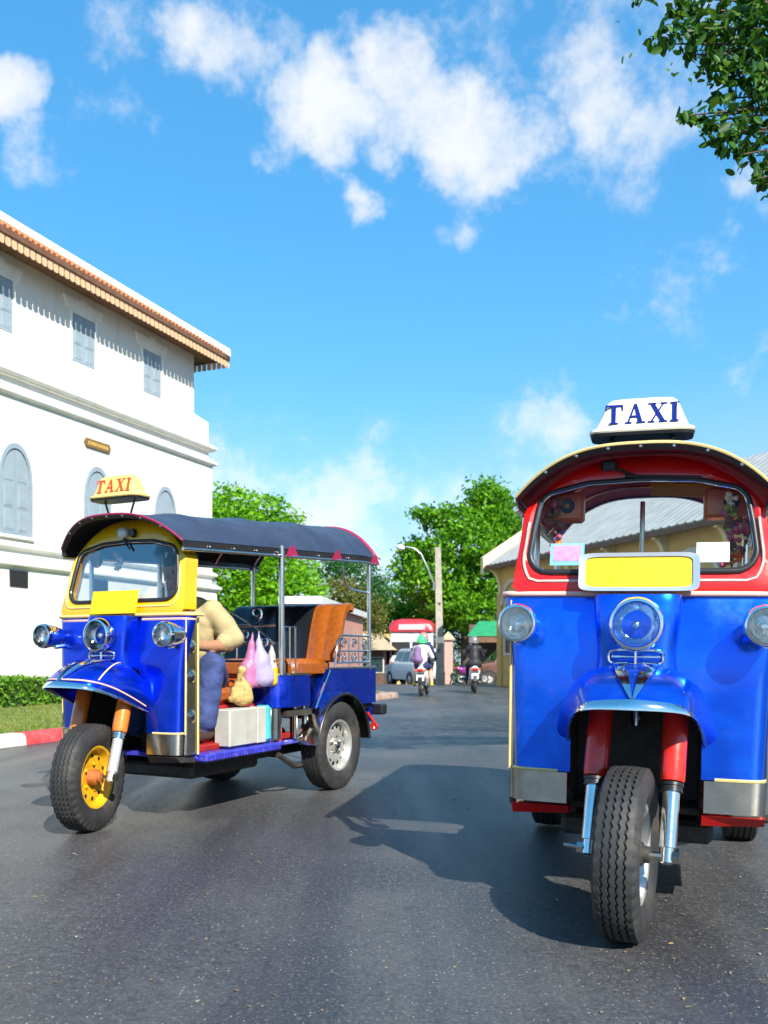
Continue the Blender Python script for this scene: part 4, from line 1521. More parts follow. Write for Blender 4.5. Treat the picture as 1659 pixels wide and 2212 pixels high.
def resample(pts, n, closed=True):
    pts = [Vector(p) for p in pts]
    seg = list(zip(pts, pts[1:] + ([pts[0]] if closed else [])))
    if not closed:
        seg = list(zip(pts[:-1], pts[1:]))
    L = [0.0]
    for a, b in seg:
        L.append(L[-1] + (b - a).length)
    out = []
    for i in range(n):
        t = L[-1] * i / (n if closed else n - 1)
        k = 0
        while k < len(seg) - 1 and L[k + 1] < t:
            k += 1
        f = (t - L[k]) / max(1e-9, L[k + 1] - L[k])
        out.append(seg[k][0].lerp(seg[k][1], min(1, max(0, f))))
    return out


def smooth_curve(pts, n):
    """Catmull-Rom through the points"""
    P = [Vector(p) for p in pts]
    P = [P[0] * 2 - P[1]] + P + [P[-1] * 2 - P[-2]]
    m = len(P) - 3
    out = []
    for i in range(n):
        t = i / (n - 1) * m
        k = min(int(t), m - 1)
        f = t - k
        a, b, c, d = P[k:k + 4]
        out.append(0.5 * ((2 * b) + (c - a) * f + (2 * a - 5 * b + 4 * c - d) * f * f + (3 * b - a - 3 * c + d) * f ** 3))
    return out


def tyre_mesh(name, R0, W, rim_r, grooves, lug, N=120, zig=0.0035):
    """tyre round the local x axis with real grooves and shoulder lugs"""
    prof = []                                          # (x, r, zigzag, lug?)
    hw = W / 2
    tw = hw * 0.80
    prof += [(-hw * 0.62, rim_r - 0.006, 0, 0), (-hw * 0.80, rim_r + 0.012, 0, 0), (-hw * 0.97, rim_r + 0.35 * (R0 - rim_r), 0, 0), (-hw * 1.0, rim_r + 0.58 * (R0 - rim_r), 0, 0),
             (-hw * 0.965, rim_r + 0.76 * (R0 - rim_r), 0, 1), (-tw * 1.09, R0 - 0.014, 0, 1), (-tw, R0 - 0.004, 0, 2)]
    gw = 0.0042
    xs = [-tw + 2 * tw * (i + 1) / (grooves + 1) for i in range(grooves)]
    for x in xs:
        crown = R0 - 0.006 * (x / tw) ** 2
        prof += [(x - gw, crown, zig, 0), (x - gw * 0.7, crown - 0.009, zig, 0), (x + gw * 0.7, crown - 0.009, zig, 0), (x + gw, crown, zig, 0)]
    prof += [(-p[0], p[1], -p[2], p[3]) for p in prof[:7]][::-1]
    vs, fs = [], []
    n = len(prof)
    for k in range(N):
        a = 2 * math.pi * k / N
        for (x, r, z, lg) in prof:
            rr = r
            xx = x + z * (1 if k % 2 else -1)
            if lg and lug and k % 3 == 0:
                rr -= lug
                xx *= 0.975
            vs.append((xx, -math.sin(a) * rr, math.cos(a) * rr))
    for k in range(N):
        k2 = (k + 1) % N
        for i in range(n - 1):
            fs.append((k * n + i, k * n + i + 1, k2 * n + i + 1, k2 * n + i))
    mb = MB()
    mb.add(vs, fs)
    return mb.mesh(name, 'rubber', 32)


TY_F = tyre_mesh('tyre', 0.296, 0.150, 0.172, 4, 0.007)
TY_R = tyre_mesh('tyre', 0.318, 0.172, 0.180, 4, 0.003, 96, 0.0012)


def xl(mb, prof, x_sign=1, n=40, mi=0, cap1=False):
    """lathe round the x axis: prof of (radius, x)"""
    mb.lathe([(r, h * x_sign) for r, h in prof], (0, 0, 0), (1, 0, 0), n, mi, cap1=cap1)


def front_wheel(parent, rimmat, hubmat):
    w = empty('front_wheel', (0, 0, 0))
    w.parent = parent
    link('tyre', TY_F, w)
    mb = MB()
    xl(mb, [(0.172, -0.052), (0.178, -0.048), (0.160, -0.040), (0.150, 0.0), (0.160, 0.040), (0.178, 0.048), (0.172, 0.054), (0.160, 0.050), (0.146, 0.030), (0.140, 0.012), (0.105, 0.018), (0.060, 0.006), (0.040, 0.004)])
    xl(mb, [(0.160, -0.050), (0.146, -0.030), (0.140, -0.012), (0.105, -0.018), (0.060, -0.006), (0.040, -0.004)])
    for k in range(5):
        a = 2 * math.pi * k / 5 + 0.3
        mb.lathe([(0.010, 0), (0.010, 0.012), (0.004, 0.014)], (0.010, 0.075 * math.sin(a), 0.075 * math.cos(a)), (1, 0, 0), 6, cap1=True)
    mb.build('rim', rimmat, w, 35)
    mb = MB()
    for k in range(10):
        a = 2 * math.pi * k / 10
        mb.lathe([(0.011, 0), (0.011, 0.003)], (0.0165, 0.118 * math.sin(a), 0.118 * math.cos(a)), (1, 0, 0), 8, cap1=True)
    mb.build('slot_shade_disc', 'dark', w, kind='stuff')  # dark discs laid on the rim, painted as the shade in its holes
    mb = MB()
    xl(mb, [(0.045, -0.07), (0.045, 0.02), (0.042, 0.05), (0.030, 0.056), (0.028, 0.075), (0.012, 0.078)], 1, 20, cap1=True)
    mb.build('hub', hubmat, w, 35)
    return w


def rear_wheel(parent, side, x, y, z):
    w = empty('rear_wheel', (x, y, z))
    w.parent = parent
    link('tyre', TY_R, w)
    s = side
    mb = MB()
    xl(mb, [(0.180, -0.062), (0.186, -0.06), (0.168, -0.05), (0.160, 0.0), (0.168, 0.045), (0.186, 0.060), (0.184, 0.066), (0.170, 0.062), (0.160, 0.040), (0.155, 0.020)], s)
    # pierced disc: 14 oval holes left open in a polar grid
    nh, sub = 14, 6
    N = nh * sub
    rad = [(0.155, 0.020), (0.148, 0.022), (0.120, 0.030), (0.112, 0.033), (0.070, 0.024), (0.055, 0.020), (0.048, 0.035), (0.030, 0.038)]
    vs, fs = [], []
    for k in range(N):
        a = 2 * math.pi * k / N
        for r, xx in rad:
            vs.append((xx * s, r * math.sin(a), r * math.cos(a)))
    n = len(rad)
    for k in range(N):
        k2 = (k + 1) % N
        for i in range(n - 1):
            if i == 1 and k % sub in (1, 2, 3):
                continue
            fs.append((k * n + i, k * n + i + 1, k2 * n + i + 1, k2 * n + i))
    mb.add(vs, fs)
    mb.build('rim', 'silver_rim', w, 35)
    mb = MB()
    xl(mb, [(0.150, -0.01), (0.02, -0.01)], s, 24)
    mb.build('hole_backing', 'dark', w)  # added dark disc, paints the shade seen through the rim holes
    mb = MB()
    xl(mb, [(0.034, 0.03), (0.032, 0.055), (0.020, 0.062)], s, 16, cap1=True)
    for k in range(5):
        a = 2 * math.pi * k / 5
        mb.lathe([(0.010, 0.0), (0.010, 0.022 * s), (0.004, 0.026 * s)], (0.022 * s, 0.062 * math.sin(a), 0.062 * math.cos(a)), (1, 0, 0), 6, cap1=True)
    mb.build('hub', 'chrome_dull', w, 35)
    return w


def headlamp(parent, loc, r, length, housing, refl='reflector', name='headlamp', tilt=0.0):
    """lamp looking along -y"""
    h = empty(name, loc)
    h.parent = parent
    h.rotation_euler = (tilt, 0, 0)
    mb = MB()
    mb.lathe([(r * 0.98, 0.0), (r * 1.0, 0.02), (r * 0.97, length * 0.35), (r * 0.80, length * 0.65), (r * 0.45, length * 0.92), (r * 0.10, length)], (0, 0, 0), (0, 1, 0), 32, cap1=True)
    mb.build('housing', housing, h, 50)
    mb = MB()
    mb.lathe([(r * 0.86, -0.012), (r * 0.90, -0.024), (r * 1.0, -0.022), (r * 1.07, -0.008), (r * 1.08, 0.010), (r * 1.02, 0.016)], (0, 0, 0), (0, 1, 0), 40)
    mb.build('lamp_rim', 'chrome', h, 40)
    mb = MB()
    mb.lathe([(r * 0.90, -0.004), (r * 0.75, 0.02), (r * 0.5, 0.038), (r * 0.2, 0.046), (0.001, 0.047)], (0, 0, 0), (0, 1, 0), 32)
    mb.lathe([(r * 0.16, 0.046), (r * 0.16, 0.012), (r * 0.10, 0.004), (0.001, 0.003)], (0, 0, 0), (0, 1, 0), 16)
    mb.build('reflector', refl, h, 50)
    mb = MB()
    # fluted lens, bulging forward
    n, m = 32, 8
    vs, fs = [], []
    for j in range(m + 1):
        q = j / m
        for i in range(n):
            a = 2 * math.pi * i / n
            x, z = r * 0.89 * q * math.cos(a), r * 0.89 * q * math.sin(a)
            y = -0.030 + 0.020 * q * q + 0.0022 * math.sin(x / r * 26)
            vs.append((x, y, z))
    for j in range(m):
        for i in range(n):
            i2 = (i + 1) % n
            fs.append((j * n + i, j * n + i2, (j + 1) * n + i2, (j + 1) * n + i))
    mb.add(vs, fs)
    mb.build('lens', 'lens', h, 70)
    return h


HWP = 0.475                                     # half width of the cowl
Y_P = 0.29                                      # cowl plane behind the front axle


def cowl_outline(z, off=0.0, y_end=0.335):
    """plan of the cowl at height z from the viewer's left to the right: (x, y)"""
    hw = HWP - 0.022 * max(0, (1.19 - z) / 0.66) + off
    r = 0.055
    off = off - 0.034 * max(0.0, (z - 0.86) / 0.34) ** 2
    hw += 0.034 * max(0.0, (z - 0.86) / 0.34) ** 2
    pts = [(-hw, max(y_end, Y_P - off + r + 0.002))]
    for i in range(7):
        a = R(180 + 90 * i / 6)
        pts.append((-hw + r + r * math.cos(a), Y_P - off + r + r * math.sin(a) * 1.0))
    for i in range(1, 20):
        x = -hw + r + (2 * hw - 2 * r) * i / 20
        pts.append((x, Y_P - off - 0.016 * (1 - (x / hw) ** 2)))
    for i in range(7):
        a = R(270 + 90 * i / 6)
        pts.append((hw - r + r * math.cos(a), Y_P - off + r + r * math.sin(a)))
    pts.append((hw, max(y_end, Y_P - off + r + 0.002)))
    return pts


def strip(parent, name, zs, mat, off, inner=0.235, y_end=0.335, solid=0.012, smooth=50):
    """band of the cowl on both sides of the wheel opening"""
    for side in (-1, 1):
        mb = MB()
        rows = []
        for z in zs:
            o = cowl_outline(z, off, y_end)
            o = [p for p in o if p[0] * side > inner]
            yb_ = Y_P - off - 0.012
            if side < 0:
                o = o + [(-inner, yb_)]
            else:
                o = [(inner, yb_)] + o
            rows.append([(x, y, z) for x, y in o])
        n = len(rows[0])
        vs = [p for r in rows for p in r]
        fs = [(j * n + i, j * n + i + 1, (j + 1) * n + i + 1, (j + 1) * n + i) for j in range(len(rows) - 1) for i in range(n - 1)]
        mb.add(vs, fs)
        mb.build(name, mat, parent, smooth, solid=(solid, 0))


def side_mirror(o, x):
    pass


def roof_fn(hw0, hw1, yb=2.52, up=0.0):
    ribs = [0.15, 0.62, 1.25, 1.86, 2.44]

    def f(u, v):
        a = (u - 0.5) * 2
        yf = 0.20 + 0.11 * abs(a) ** 2.2
        y = yf + (yb - yf) * v
        t = max(0.0, min(1.0, y / 2.3))
        hw = hw0 + (hw1 - hw0) * t ** 0.8
        zc = 1.728 + 0.235 * t ** 0.8
        ze = 1.572 + 0.12 * t
        zz = zc - (zc - ze) * abs(a) ** 3.0
        for r0, r1 in zip(ribs[:-1], ribs[1:]):
            if r0 <= y <= r1:
                q = (y - r0) / (r1 - r0)
                zz -= 0.016 * (4 * q * (1 - q)) ** 0.7 * (1 - abs(a) ** 4)
        return Vector((a * hw, y, zz + up))
    return f


def taxi(loc, rz, steer, c, label):
    o = empty('auto_rickshaw', loc, rz, label=label, cat='taxi')
    B = c['blue']
    # ---- cowl panels
    mb = MB()
    rows = []
    zrows = (0.525, 0.60, 0.70, 0.80, 0.885, 0.95, 1.05, 1.15, 1.198)
    for z in zrows:
        ol = cowl_outline(z)
        xo = 0.235 - 0.055 * max(0.0, (z - 0.70) / 0.185) if z < 0.89 else 0.18
        row = [p for p in ol if p[0] < -0.236] + [(-xo, Y_P - 0.012 + 0.034 * max(0.0, (z - 0.86) / 0.34) ** 2), (xo, Y_P - 0.012 + 0.034 * max(0.0, (z - 0.86) / 0.34) ** 2)] + [p for p in ol if p[0] > 0.236]
        rows.append([(x, y, z) for x, y in row])
    n = len(rows[0])
    gap = [i for i in range(n) if abs(rows[0][i][0] + 0.235) < 1e-6][0]
    mb.add([p for r in rows for p in r], [(j * n + i, j * n + i + 1, (j + 1) * n + i + 1, (j + 1) * n + i) for j in range(len(rows) - 1) for i in range(n - 1) if not (i == gap and zrows[j + 1] < 0.89)])
    mb.build('cowl', B, o, 50, solid=(0.012, 0))
    strip(o, 'bumper', [0.405, 0.42, 0.47, 0.515, 0.522], 'chrome_dull', 0.008, 0.245)
    # red or dark sill under the bumper
    for s in (-1, 1):
        mb = MB()
        x0, x1 = sorted((s * 0.24, s * 0.455))
        mb.add([(x0, 0.27, 0.395), (x1, 0.27, 0.395), (x1, 0.45, 0.395), (x0, 0.45, 0.395), (x0, 0.30, 0.352), (x1, 0.31, 0.362), (x1, 0.45, 0.352), (x0, 0.45, 0.348)],
               [(0, 1, 2, 3), (7, 6, 5, 4), (0, 4, 5, 1), (1, 5, 6, 2), (2, 6, 7, 3), (3, 7, 4, 0)])
        mb.build('sill', c['sill'], o)
    # chrome side cheeks with a gold edge
    for s in (-1, 1):
        mb = MB()
        mb.box(*sorted((s * 0.458, s * 0.474)), 0.337, 0.425, 0.40, 1.193, 0.004)
        for z in (0.62, 0.85, 1.02):
            mb.lathe([(0.040, 0), (0.030, 0.004 * s), (0.022, 0.012 * s), (0.004, 0.014 * s)], (s * 0.474, 0.381, z), (1, 0, 0), 16)
        mb.build('side_cheek', 'chrome_dull', o, 40)
        mb = MB()
        mb.tube([(s * 0.478, 0.432, 0.40), (s * 0.478, 0.432, 1.19)], 0.007, 6)
        mb.tube([(s * 0.474, 0.325, 0.52), (s * 0.480, 0.325, 1.185)], 0.005, 6)
        mb.build('edge_trim', 'gold_trim', o)
        mb = MB()
        pts = [(p[0] * 1.0, p[1] - 0.003, 0.527) for p in cowl_outline(0.53, 0.004) if p[0] * s > 0.25]
        mb.tube(pts, 0.006, 6)
        mb.build('pinstripe', c['line'], o)
    if c['upper_line']:
        for s in (-1, 1):
            mb = MB()
            pts = [(p[0], p[1] - 0.002, 1.178) for p in cowl_outline(1.178, 0.0) if p[0] * s > 0.17]
            mb.tube(pts, 0.008, 6)
            mb.build('pinstripe', 'pink_trim', o)
    # waist rail between blue cowl and windscreen frame
    mb = MB()
    mb.tube([(x, y, 1.205) for x, y in cowl_outline(1.19, 0.008, 0.43)], 0.012, 8)
    mb.build('waist_rail', 'pink_trim' if c['red'] else 'gold_trim', o, 60)
    # ---- nose
    mb = MB()
    rs = []
    for z, hw, d in ((1.196, 0.158, 0.100), (1.17, 0.160, 0.108), (1.08, 0.152, 0.112), (1.0, 0.142, 0.108), (0.95, 0.142, 0.105), (0.90, 0.150, 0.10)):
        ring = [(-hw, Y_P, z)]
        for i in range(13):
            a = math.pi * i / 12
            q = math.cos(math.pi - a)
            ring.append((hw * math.copysign(abs(q) ** 0.55, q), Y_P - 0.012 - d * math.sin(a) ** 0.55, z))
        ring.append((hw, Y_P, z))
        rs.append(ring)
    mb.rings(rs, True, True)
    mb.build('nose', B, o, 50)
    # ---- mudguard over the front wheel
    Lc = smooth_curve([(-0.275, 0.285, 0.645), (-0.255, 0.14, 0.705), (-0.225, 0.0, 0.765), (-0.165, -0.115, 0.800), (0, -0.165, 0.808), (0.165, -0.115, 0.800), (0.225, 0.0, 0.765), (0.255, 0.14, 0.705), (0.275, 0.285, 0.645)], 41)
    Ic = smooth_curve([(-0.272, 0.288, 0.70), (-0.215, 0.285, 0.83), (-0.16, 0.245, 0.90), (-0.10, 0.19, 0.925), (0, 0.175, 0.93), (0.10, 0.19, 0.925), (0.16, 0.245, 0.90), (0.215, 0.285, 0.83), (0.272, 0.288, 0.70)], 41)
    Lc = [Vector((p.x * 0.90, p.y, p.z)) for p in Lc]
    Ic = [Vector((p.x * 0.90, p.y, p.z)) for p in Ic]
    mid = Vector((0, 0.2, 0.70))
    mb = MB()

    def fen(u, v):
        i = min(40, int(round(u * 40)))
        p = Ic[i].lerp(Lc[i], v)
        w_ = (p - mid)
        w_.z *= 1.3
        return p + w_.normalized() * 0.055 * math.sin(math.pi * v) ** 0.9
    mb.grid(fen, 40, 10)

    def fen2(u, v):
        q = u * 40
        i = min(39, int(q))
        return fen(i / 40, v).lerp(fen((i + 1) / 40, v), q - i)
    mg = mb.build('mudguard', B, o, 60, solid=(0.010, -1))
    mb = MB()

    def lipf(u, v):
        i = 8 + int(round(u * 24))
        out = (Lc[i] - Vector((0, 0.15, Lc[i].z))).normalized()
        return Lc[i] + out * (0.006 + 0.004 * math.sin(math.pi * v)) + Vector((0, 0, -0.012 + 0.034 * v * (1 - abs(u - 0.5) * 1.2))) - out * 0.014 * v
    mb.grid(lipf, 24, 4)
    mb.build('lip', 'chrome', mg, 60, solid=(0.006, 0))
    mb = MB()
    mb.tube([p + Vector((0, 0.004, -0.002)) for p in Lc], 0.008, 6)
    mb.build('lip_edge', 'chrome_dull' if c['red'] else 'chrome', mg, 60)
    if not c['red']:
        mb = MB()
        mb.tube([fen(i / 40, 0.86) + Vector((0, -0.002, 0.004)) for i in range(2, 39)], 0.005, 5)
        mb.build('pinstripe', 'pink_trim', mg)
        for i in (13, 27):
            mb = MB()
            mb.tube([fen(i / 40, v / 10) + Vector((0, -.003, .004)) for v in range(1, 9)], 0.005, 5)
            mb.build('pinstripe', 'gold_trim', mg)
    # chrome V
    mb = MB()
    for s in (-1, 1):
        def vb_(u, v, s=s):
            hi_, lo_ = 0.085 * (1 - v) + 0.006, 0.030 * (1 - v)
            p = fen2(0.5 + s * (lo_ + (hi_ - lo_) * u), 0.10 + 0.80 * v)
            w_ = (p - mid).normalized()
            return p + w_ * 0.010
        mb.grid(vb_, 2, 8)
    mb.build('v_badge', 'chrome', mg, solid=(0.008, 0))
    # oval grille badge on the nose
    mb = MB()
    yb_ = Y_P - 0.012 - 0.112
    loop = []
    for i in range(32):
        a = 2 * math.pi * i / 32
        cx_ = math.cos(a)
        loop.append((0.095 * math.copysign(abs(cx_) ** 0.35, cx_), yb_ - 0.002 + 0.30 * (0.095 * abs(cx_) ** .35) ** 2, 0.968 + 0.026 * math.copysign(abs(math.sin(a)) ** 0.6, math.sin(a))))
    mb.tube(loop, 0.006, 6, closed=True)
    mb.tube([(0, yb_ - 0.004, 0.94), (0, yb_ - 0.004, 1.0)], 0.006, 6)
    mb.tube([(-0.085, yb_, 0.968), (0, yb_ - 0.003, 0.968), (0.085, yb_, 0.968)], 0.005, 6)
    mb.build('grille_badge', 'chrome', o, 60)
    mb = MB()
    mb.rings([[(0.085 * math.copysign(abs(math.cos(t)) ** .35, math.cos(t)), yb_ + d + 0.008 * abs(math.cos(t)), 0.968 + 0.020 * math.copysign(abs(math.sin(t)) ** .6, math.sin(t))) for t in [2 * math.pi * i / 24 for i in range(24)]] for d in (0.012, 0.0045)])
    mb.build('grille', 'black', o)
    # ---- lamps
    headlamp(o, (0, Y_P - 0.155, 1.085), 0.092, 0.13, 'chrome' if c['red'] else 'chrome_dull', 'reflector_blue' if c['red'] else 'reflector')
    for s in (-1, 1):
        headlamp(o, (s * c['lamp_x'], Y_P - 0.125, 1.085), 0.069, 0.165, 'chrome', 'reflector', 'side_lamp')
        mb = MB()
        mb.tube([(s * 0.440, Y_P - 0.06, 1.02), (s * 0.436, Y_P + 0.02, 1.03)], 0.014, 8)
        mb.build('lamp_bracket', 'chrome', o)
    # ---- wheel well
    mb = MB()
    mb.add([(-0.236, 0.31, 0.38), (0.236, 0.31, 0.38), (0.236, 0.31, 0.88), (-0.236, 0.31, 0.88), (-0.236, 0.62, 0.38), (0.236, 0.62, 0.38), (0.236, 0.62, 0.88), (-0.236, 0.62, 0.88)],
           [(4, 5, 6, 7), (0, 4, 7, 3), (1, 2, 6, 5), (3, 7, 6, 2)])
    mb.build('wheel_well', 'grime', o)
    # ---- fork and front wheel, turned together
    st_ = Matrix.Translation((0, c['pivot'], 0)) @ Matrix.Rotation(R(steer), 4, 'Z') @ Matrix.Translation((0, -c['pivot'], 0))
    fk = empty('fork', st_ @ Vector((0, 0, 0)), R(steer))
    fk.parent = o
    for s in (-1, 1):
        top, axl = Vector((s * 0.132, 0.20, 0.83)), Vector((s * 0.132, 0.0, 0.296))
        d = (axl - top).normalized()
        mb = MB()
        pm = top + d * 0.315
        mb.lathe([(0.040, 0), (0.043, 0.02), (0.043, 0.295), (0.040, 0.312), (0.030, 0.315)], top, d, 20, cap0=True)
        mb.build('fork_tube', c['fork'], fk, 40)
        mb = MB()
        mb.lathe([(0.040, 0), (0.040, 0.010), (0.036, 0.012), (0.036, 0.02), (0.038, 0.022), (0.038, 0.03)], pm + d * 0.003, d, 20, cap0=True, cap1=True)
        mb.build('fork_seal', 'black' if c['red'] else 'chrome', fk, 40)
        mb = MB()
        ln = (axl - pm).length
        mb.lathe([(0.029, 0.03), (0.029, ln - 0.03), (0.022, ln - 0.028), (0.022, ln + 0.02), (0.014, ln + 0.026)], pm, d, 20, cap0=True, cap1=True)
        mb.build('fork_leg', c['leg'], fk, 40)
    mb = MB()
    mb.tube([(-0.17, 0, 0.296), (0.17, 0, 0.296)], 0.013, 8)
    mb.tube([(0.150, 0, 0.296), (0.172, 0, 0.296)], 0.024, 6)
    mb.tube([(-0.172, 0, 0.296), (-0.150, 0, 0.296)], 0.020, 6)
    mb.tube([(-0.22, 0.0, 0.30), (-0.15, 0.0, 0.296)], 0.006, 6)
    mb.build('axle', 'chrome_dull', fk, 40)
    fw = front_wheel(o, c['rim'], c['hub'])
    fw.location = st_ @ Vector((0, 0, 0.296))
    fw.rotation_euler = (0, 0, R(steer))
    # ---- windscreen frame
    def fy(z):
        return 0.303 + (z - 1.2) * 0.20
    def arch(x):
        return 1.742 + c['roof_up'] - (0.20 + c['roof_up']) * abs(x / 0.44) ** 2.6
    outer = [(0, 1.212), (0.478, 1.212), (0.474, 1.25), (0.455, 1.40), (0.442, 1.535)]
    for i in range(1, 16):
        x = 0.442 - 0.442 * i / 8
        outer.append((x, arch(x)))
    outer += [(-0.442, 1.535), (-0.455, 1.40), (-0.474, 1.25), (-0.478, 1.212)]
    hb, ht, z0, z1, rr = 0.412, 0.386, 1.288, 1.648, 0.075
    inner = [(0, z0), (hb - rr, z0)]
    for i in range(1, 7):
        a = R(-90 + 90 * i / 6)
        inner.append((hb - rr + rr * math.cos(a), z0 + rr + rr * math.sin(a)))
    inner += [((hb + ht) / 2, (z0 + z1) / 2)]
    for i in range(0, 7):
        a = R(90 * i / 6)
        inner.append((ht - rr + rr * math.cos(a), z1 - 0.035 - rr + rr * math.sin(a)))
    inner += [(0.20, z1 - 0.008), (0.0, z1), (-0.20, z1 - 0.008)]
    for i in range(0, 7):
        a = R(90 + 90 * i / 6)
        inner.append((-ht + rr + rr * math.cos(a), z1 - 0.035 - rr + rr * math.sin(a)))
    inner += [(-(hb + ht) / 2, (z0 + z1) / 2)]
    for i in range(0, 6):
        a = R(180 + 90 * i / 6)
        inner.append((-hb + rr + rr * math.cos(a), z0 + rr + rr * math.sin(a)))
    inner.append((-hb + rr, z0))
    N = 96
    # pair outer and inner by direction from the middle, so that the ring stays even
    ctr = (0.0, 1.46)

    def by_angle(poly):
        poly = resample([(a, b, 0) for a, b in poly], 400)
        res = []
        for k in range(N):
            th = -math.pi / 2 + 2 * math.pi * k / N
            dx, dz = math.cos(th) * 0.44, math.sin(th) * 0.24
            bestp, bd = None, 9
            for p in poly:
                vx, vz = p.x - ctr[0], p.y - ctr[1]
                if vx * dx + vz * dz <= 0:
                    continue
                cr_ = abs(vx * dz - vz * dx) / math.hypot(dx, dz)
                if cr_ < bd:
                    bd, bestp = cr_, p
            res.append((bestp.x, bestp.y))
        return res
    oo, ii = by_angle(outer), by_angle(inner)
    mb = MB()
    F3 = lambda p, dy=0.0: (p[0], fy(p[1]) + dy - 0.012 * (1 - (p[0] / 0.48) ** 2), p[1])
    vs = [F3(p) for p in oo] + [F3(p, -0.012) for p in [((a[0] * .5 + b[0] * .5), (a[1] * .5 + b[1] * .5)) for a, b in zip(oo, ii)]] + [F3(p) for p in ii] + [F3(p, 0.11) for p in oo] + [F3(p, 0.03) for p in ii]
    fs = []
    for k in range(N):
        k2 = (k + 1) % N
        fs += [(k, k2, N + k2, N + k), (N + k, N + k2, 2 * N + k2, 2 * N + k), (k, 3 * N + k, 3 * N + k2, k2), (2 * N + k, 2 * N + k2, 4 * N + k2, 4 * N + k), (3 * N + k, 4 * N + k, 4 * N + k2, 3 * N + k2)]
    mb.add(vs, fs)
    mb.build('windscreen_frame', c['cab'], o, 40)
    mb = MB()
    mb.tube([F3(p, -0.002) for p in ii], 0.013, 8, closed=True)
    mb.build('windscreen_seal', 'gasket', o, 60)
    mb = MB()
    mb.tube([F3((p[0] * 0.982, 1.46 + (p[1] - 1.46) * 0.96), -0.008) for p in ii], 0.0035, 6, closed=True)
    mb.build('seal_bead', 'chrome', o, 60)
    mb = MB()
    mb.tube([F3((b[0] + (a[0] - b[0]) * .42, b[1] + (a[1] - b[1]) * .42), -0.011) for a, b in zip(oo, ii) if not (b[1] > 1.60)][0:0] or
            [F3((b[0] + (a[0] - b[0]) * .45, b[1] + (a[1] - b[1]) * .45), -0.011) for a, b in zip(oo[-26:] + oo[:27], ii[-26:] + ii[:27])], 0.006, 6)
    mb.build('pinstripe', c['frame_line'], o, 60)
    mb = MB()
    vs = [F3(p, 0.008) for p in ii] + [F3((0, 1.46), 0.008)]
    mb.add(vs, [(k, (k + 1) % N, N) for k in range(N)])
    mb.build('windscreen', 'windshield', o, 60)
    # wiper
    mb = MB()
    if c['red']:
        mb.tube([(-0.11, fy(1.70) - .035, 1.700), (-0.01, fy(1.66) - .03, 1.655)], 0.006, 6)
        mb.tube([(-0.06, fy(1.66) - .03, 1.662), (0.22, fy(1.64) - .03, 1.645)], 0.006, 6)
        mb.box(-0.15, -0.09, fy(1.7) - .05, fy(1.7) - .012, 1.685, 1.725, 0.008)
    else:
        mb.tube([(-0.03, fy(1.69) - .03, 1.70), (0.00, fy(1.64) - .028, 1.63), (0.03, fy(1.62) - .026, 1.60)], 0.006, 6)
        mb.lathe([(0.028, 0), (0.024, 0.02)], (0.045, fy(1.70) - .03, 1.695), (0, -1, 0), 12, cap1=True)
    mb.build('wiper', 'black', o)
    if not c['red']:
        mb = MB()
        mb.lathe([(0.010, 0.03), (0.032, 0.02), (0.038, 0.0), (0.030, -0.018), (0.012, -0.026)], (-0.035, fy(1.70) - .03, 1.698), (0, 1, 0), 20, cap0=True, cap1=True)
        mb.build('marker_lamp', 'white_paint', o, 60)
    # number plate (blank, as in the street)
    if c['red']:
        mb = MB()
        zc, hz, hx = 1.283, 0.072, 0.215
        yy = 0.238
        pt = lambda x, z, d: (x, yy + (z - zc) * 0.20 + d, z)
        fo = [(p[0], p[1]) for p in sring(hx, hz, 0, 48, 9)]
        fi = [(p[0] * 0.89, p[1] * 0.80) for p in fo]
        n = len(fo)
        vs = [pt(a, b + zc, 0) for a, b in fo] + [pt(a, b + zc, 0.004) for a, b in fi] + [pt(a * 1.0, b + zc, 0.03) for a, b in fo] + [pt(a, b + zc, 0.02) for a, b in fi]
        fs = []
        for k in range(n):
            k2 = (k + 1) % n
            fs += [(k, k2, n + k2, n + k), (k, 2 * n + k, 2 * n + k2, k2), (n + k, n + k2, 3 * n + k2, 3 * n + k), (2 * n + k, 3 * n + k, 3 * n + k2, 2 * n + k2)]
        mb.add(vs, fs)
        pf = mb.build('plate_frame', 'white_steel', o, 40)
        mb = MB()
        mb.prism([(a * 0.895, b * 0.81 + zc) for a, b in fo], lambda a, b, d: pt(a, b, d), 0.009, 0.016)
        mb.build('number_plate', 'yellow_plate', pf)
    else:
        mb = MB()
        pt = lambda x, z, d: (x, 0.262 + (z - 1.26) * 0.20 + d, z)
        mb.prism([(-0.175, 1.213), (0.175, 1.213), (0.175, 1.348), (-0.175, 1.348)], lambda a, b, d: pt(a, b, d), -0.006, 0.0)
        mb.build('number_plate', 'yellow_plate', o)
    # ---- roof
    rf = roof_fn(0.446, 0.562, 2.52, c['roof_up'])
    mb = MB()
    mb.grid(rf, 36, 72)
    ro = mb.build('roof_canopy', [c['roof'], 'maroon_lining' if c['red'] else 'dark_lining'], o, 50, solid=(0.014, -1, 1, 0))
    mb = MB()
    mb.tube([rf(i / 36, 0) + Vector((0, -0.002, -0.004)) for i in range(37)], 0.006, 6)
    mb.build('front_piping', 'gold_trim' if c['red'] else 'maroon', ro, 60)
    mb = MB()                                                        # front hem folded down and studded

    def hem(u, v):
        p = rf(u, 0)
        return p + Vector((0, -0.004 + 0.03 * v, -0.008 - 0.016 * v))
    mb.grid(hem, 36, 3)
    mb.build('hem', 'vinyl_black', ro, 60, solid=(0.006, 0))
    for i in range(1, 8):
        p = hem(i / 8, 0.4)
        mb = MB()
        mb.lathe([(0.007, 0), (0.007, 0.005), (0.003, 0.008)], p + Vector((0, -0.003, 0)), (0, -1, 0), 8, cap1=True)
        mb.build('stud', 'steel', ro)
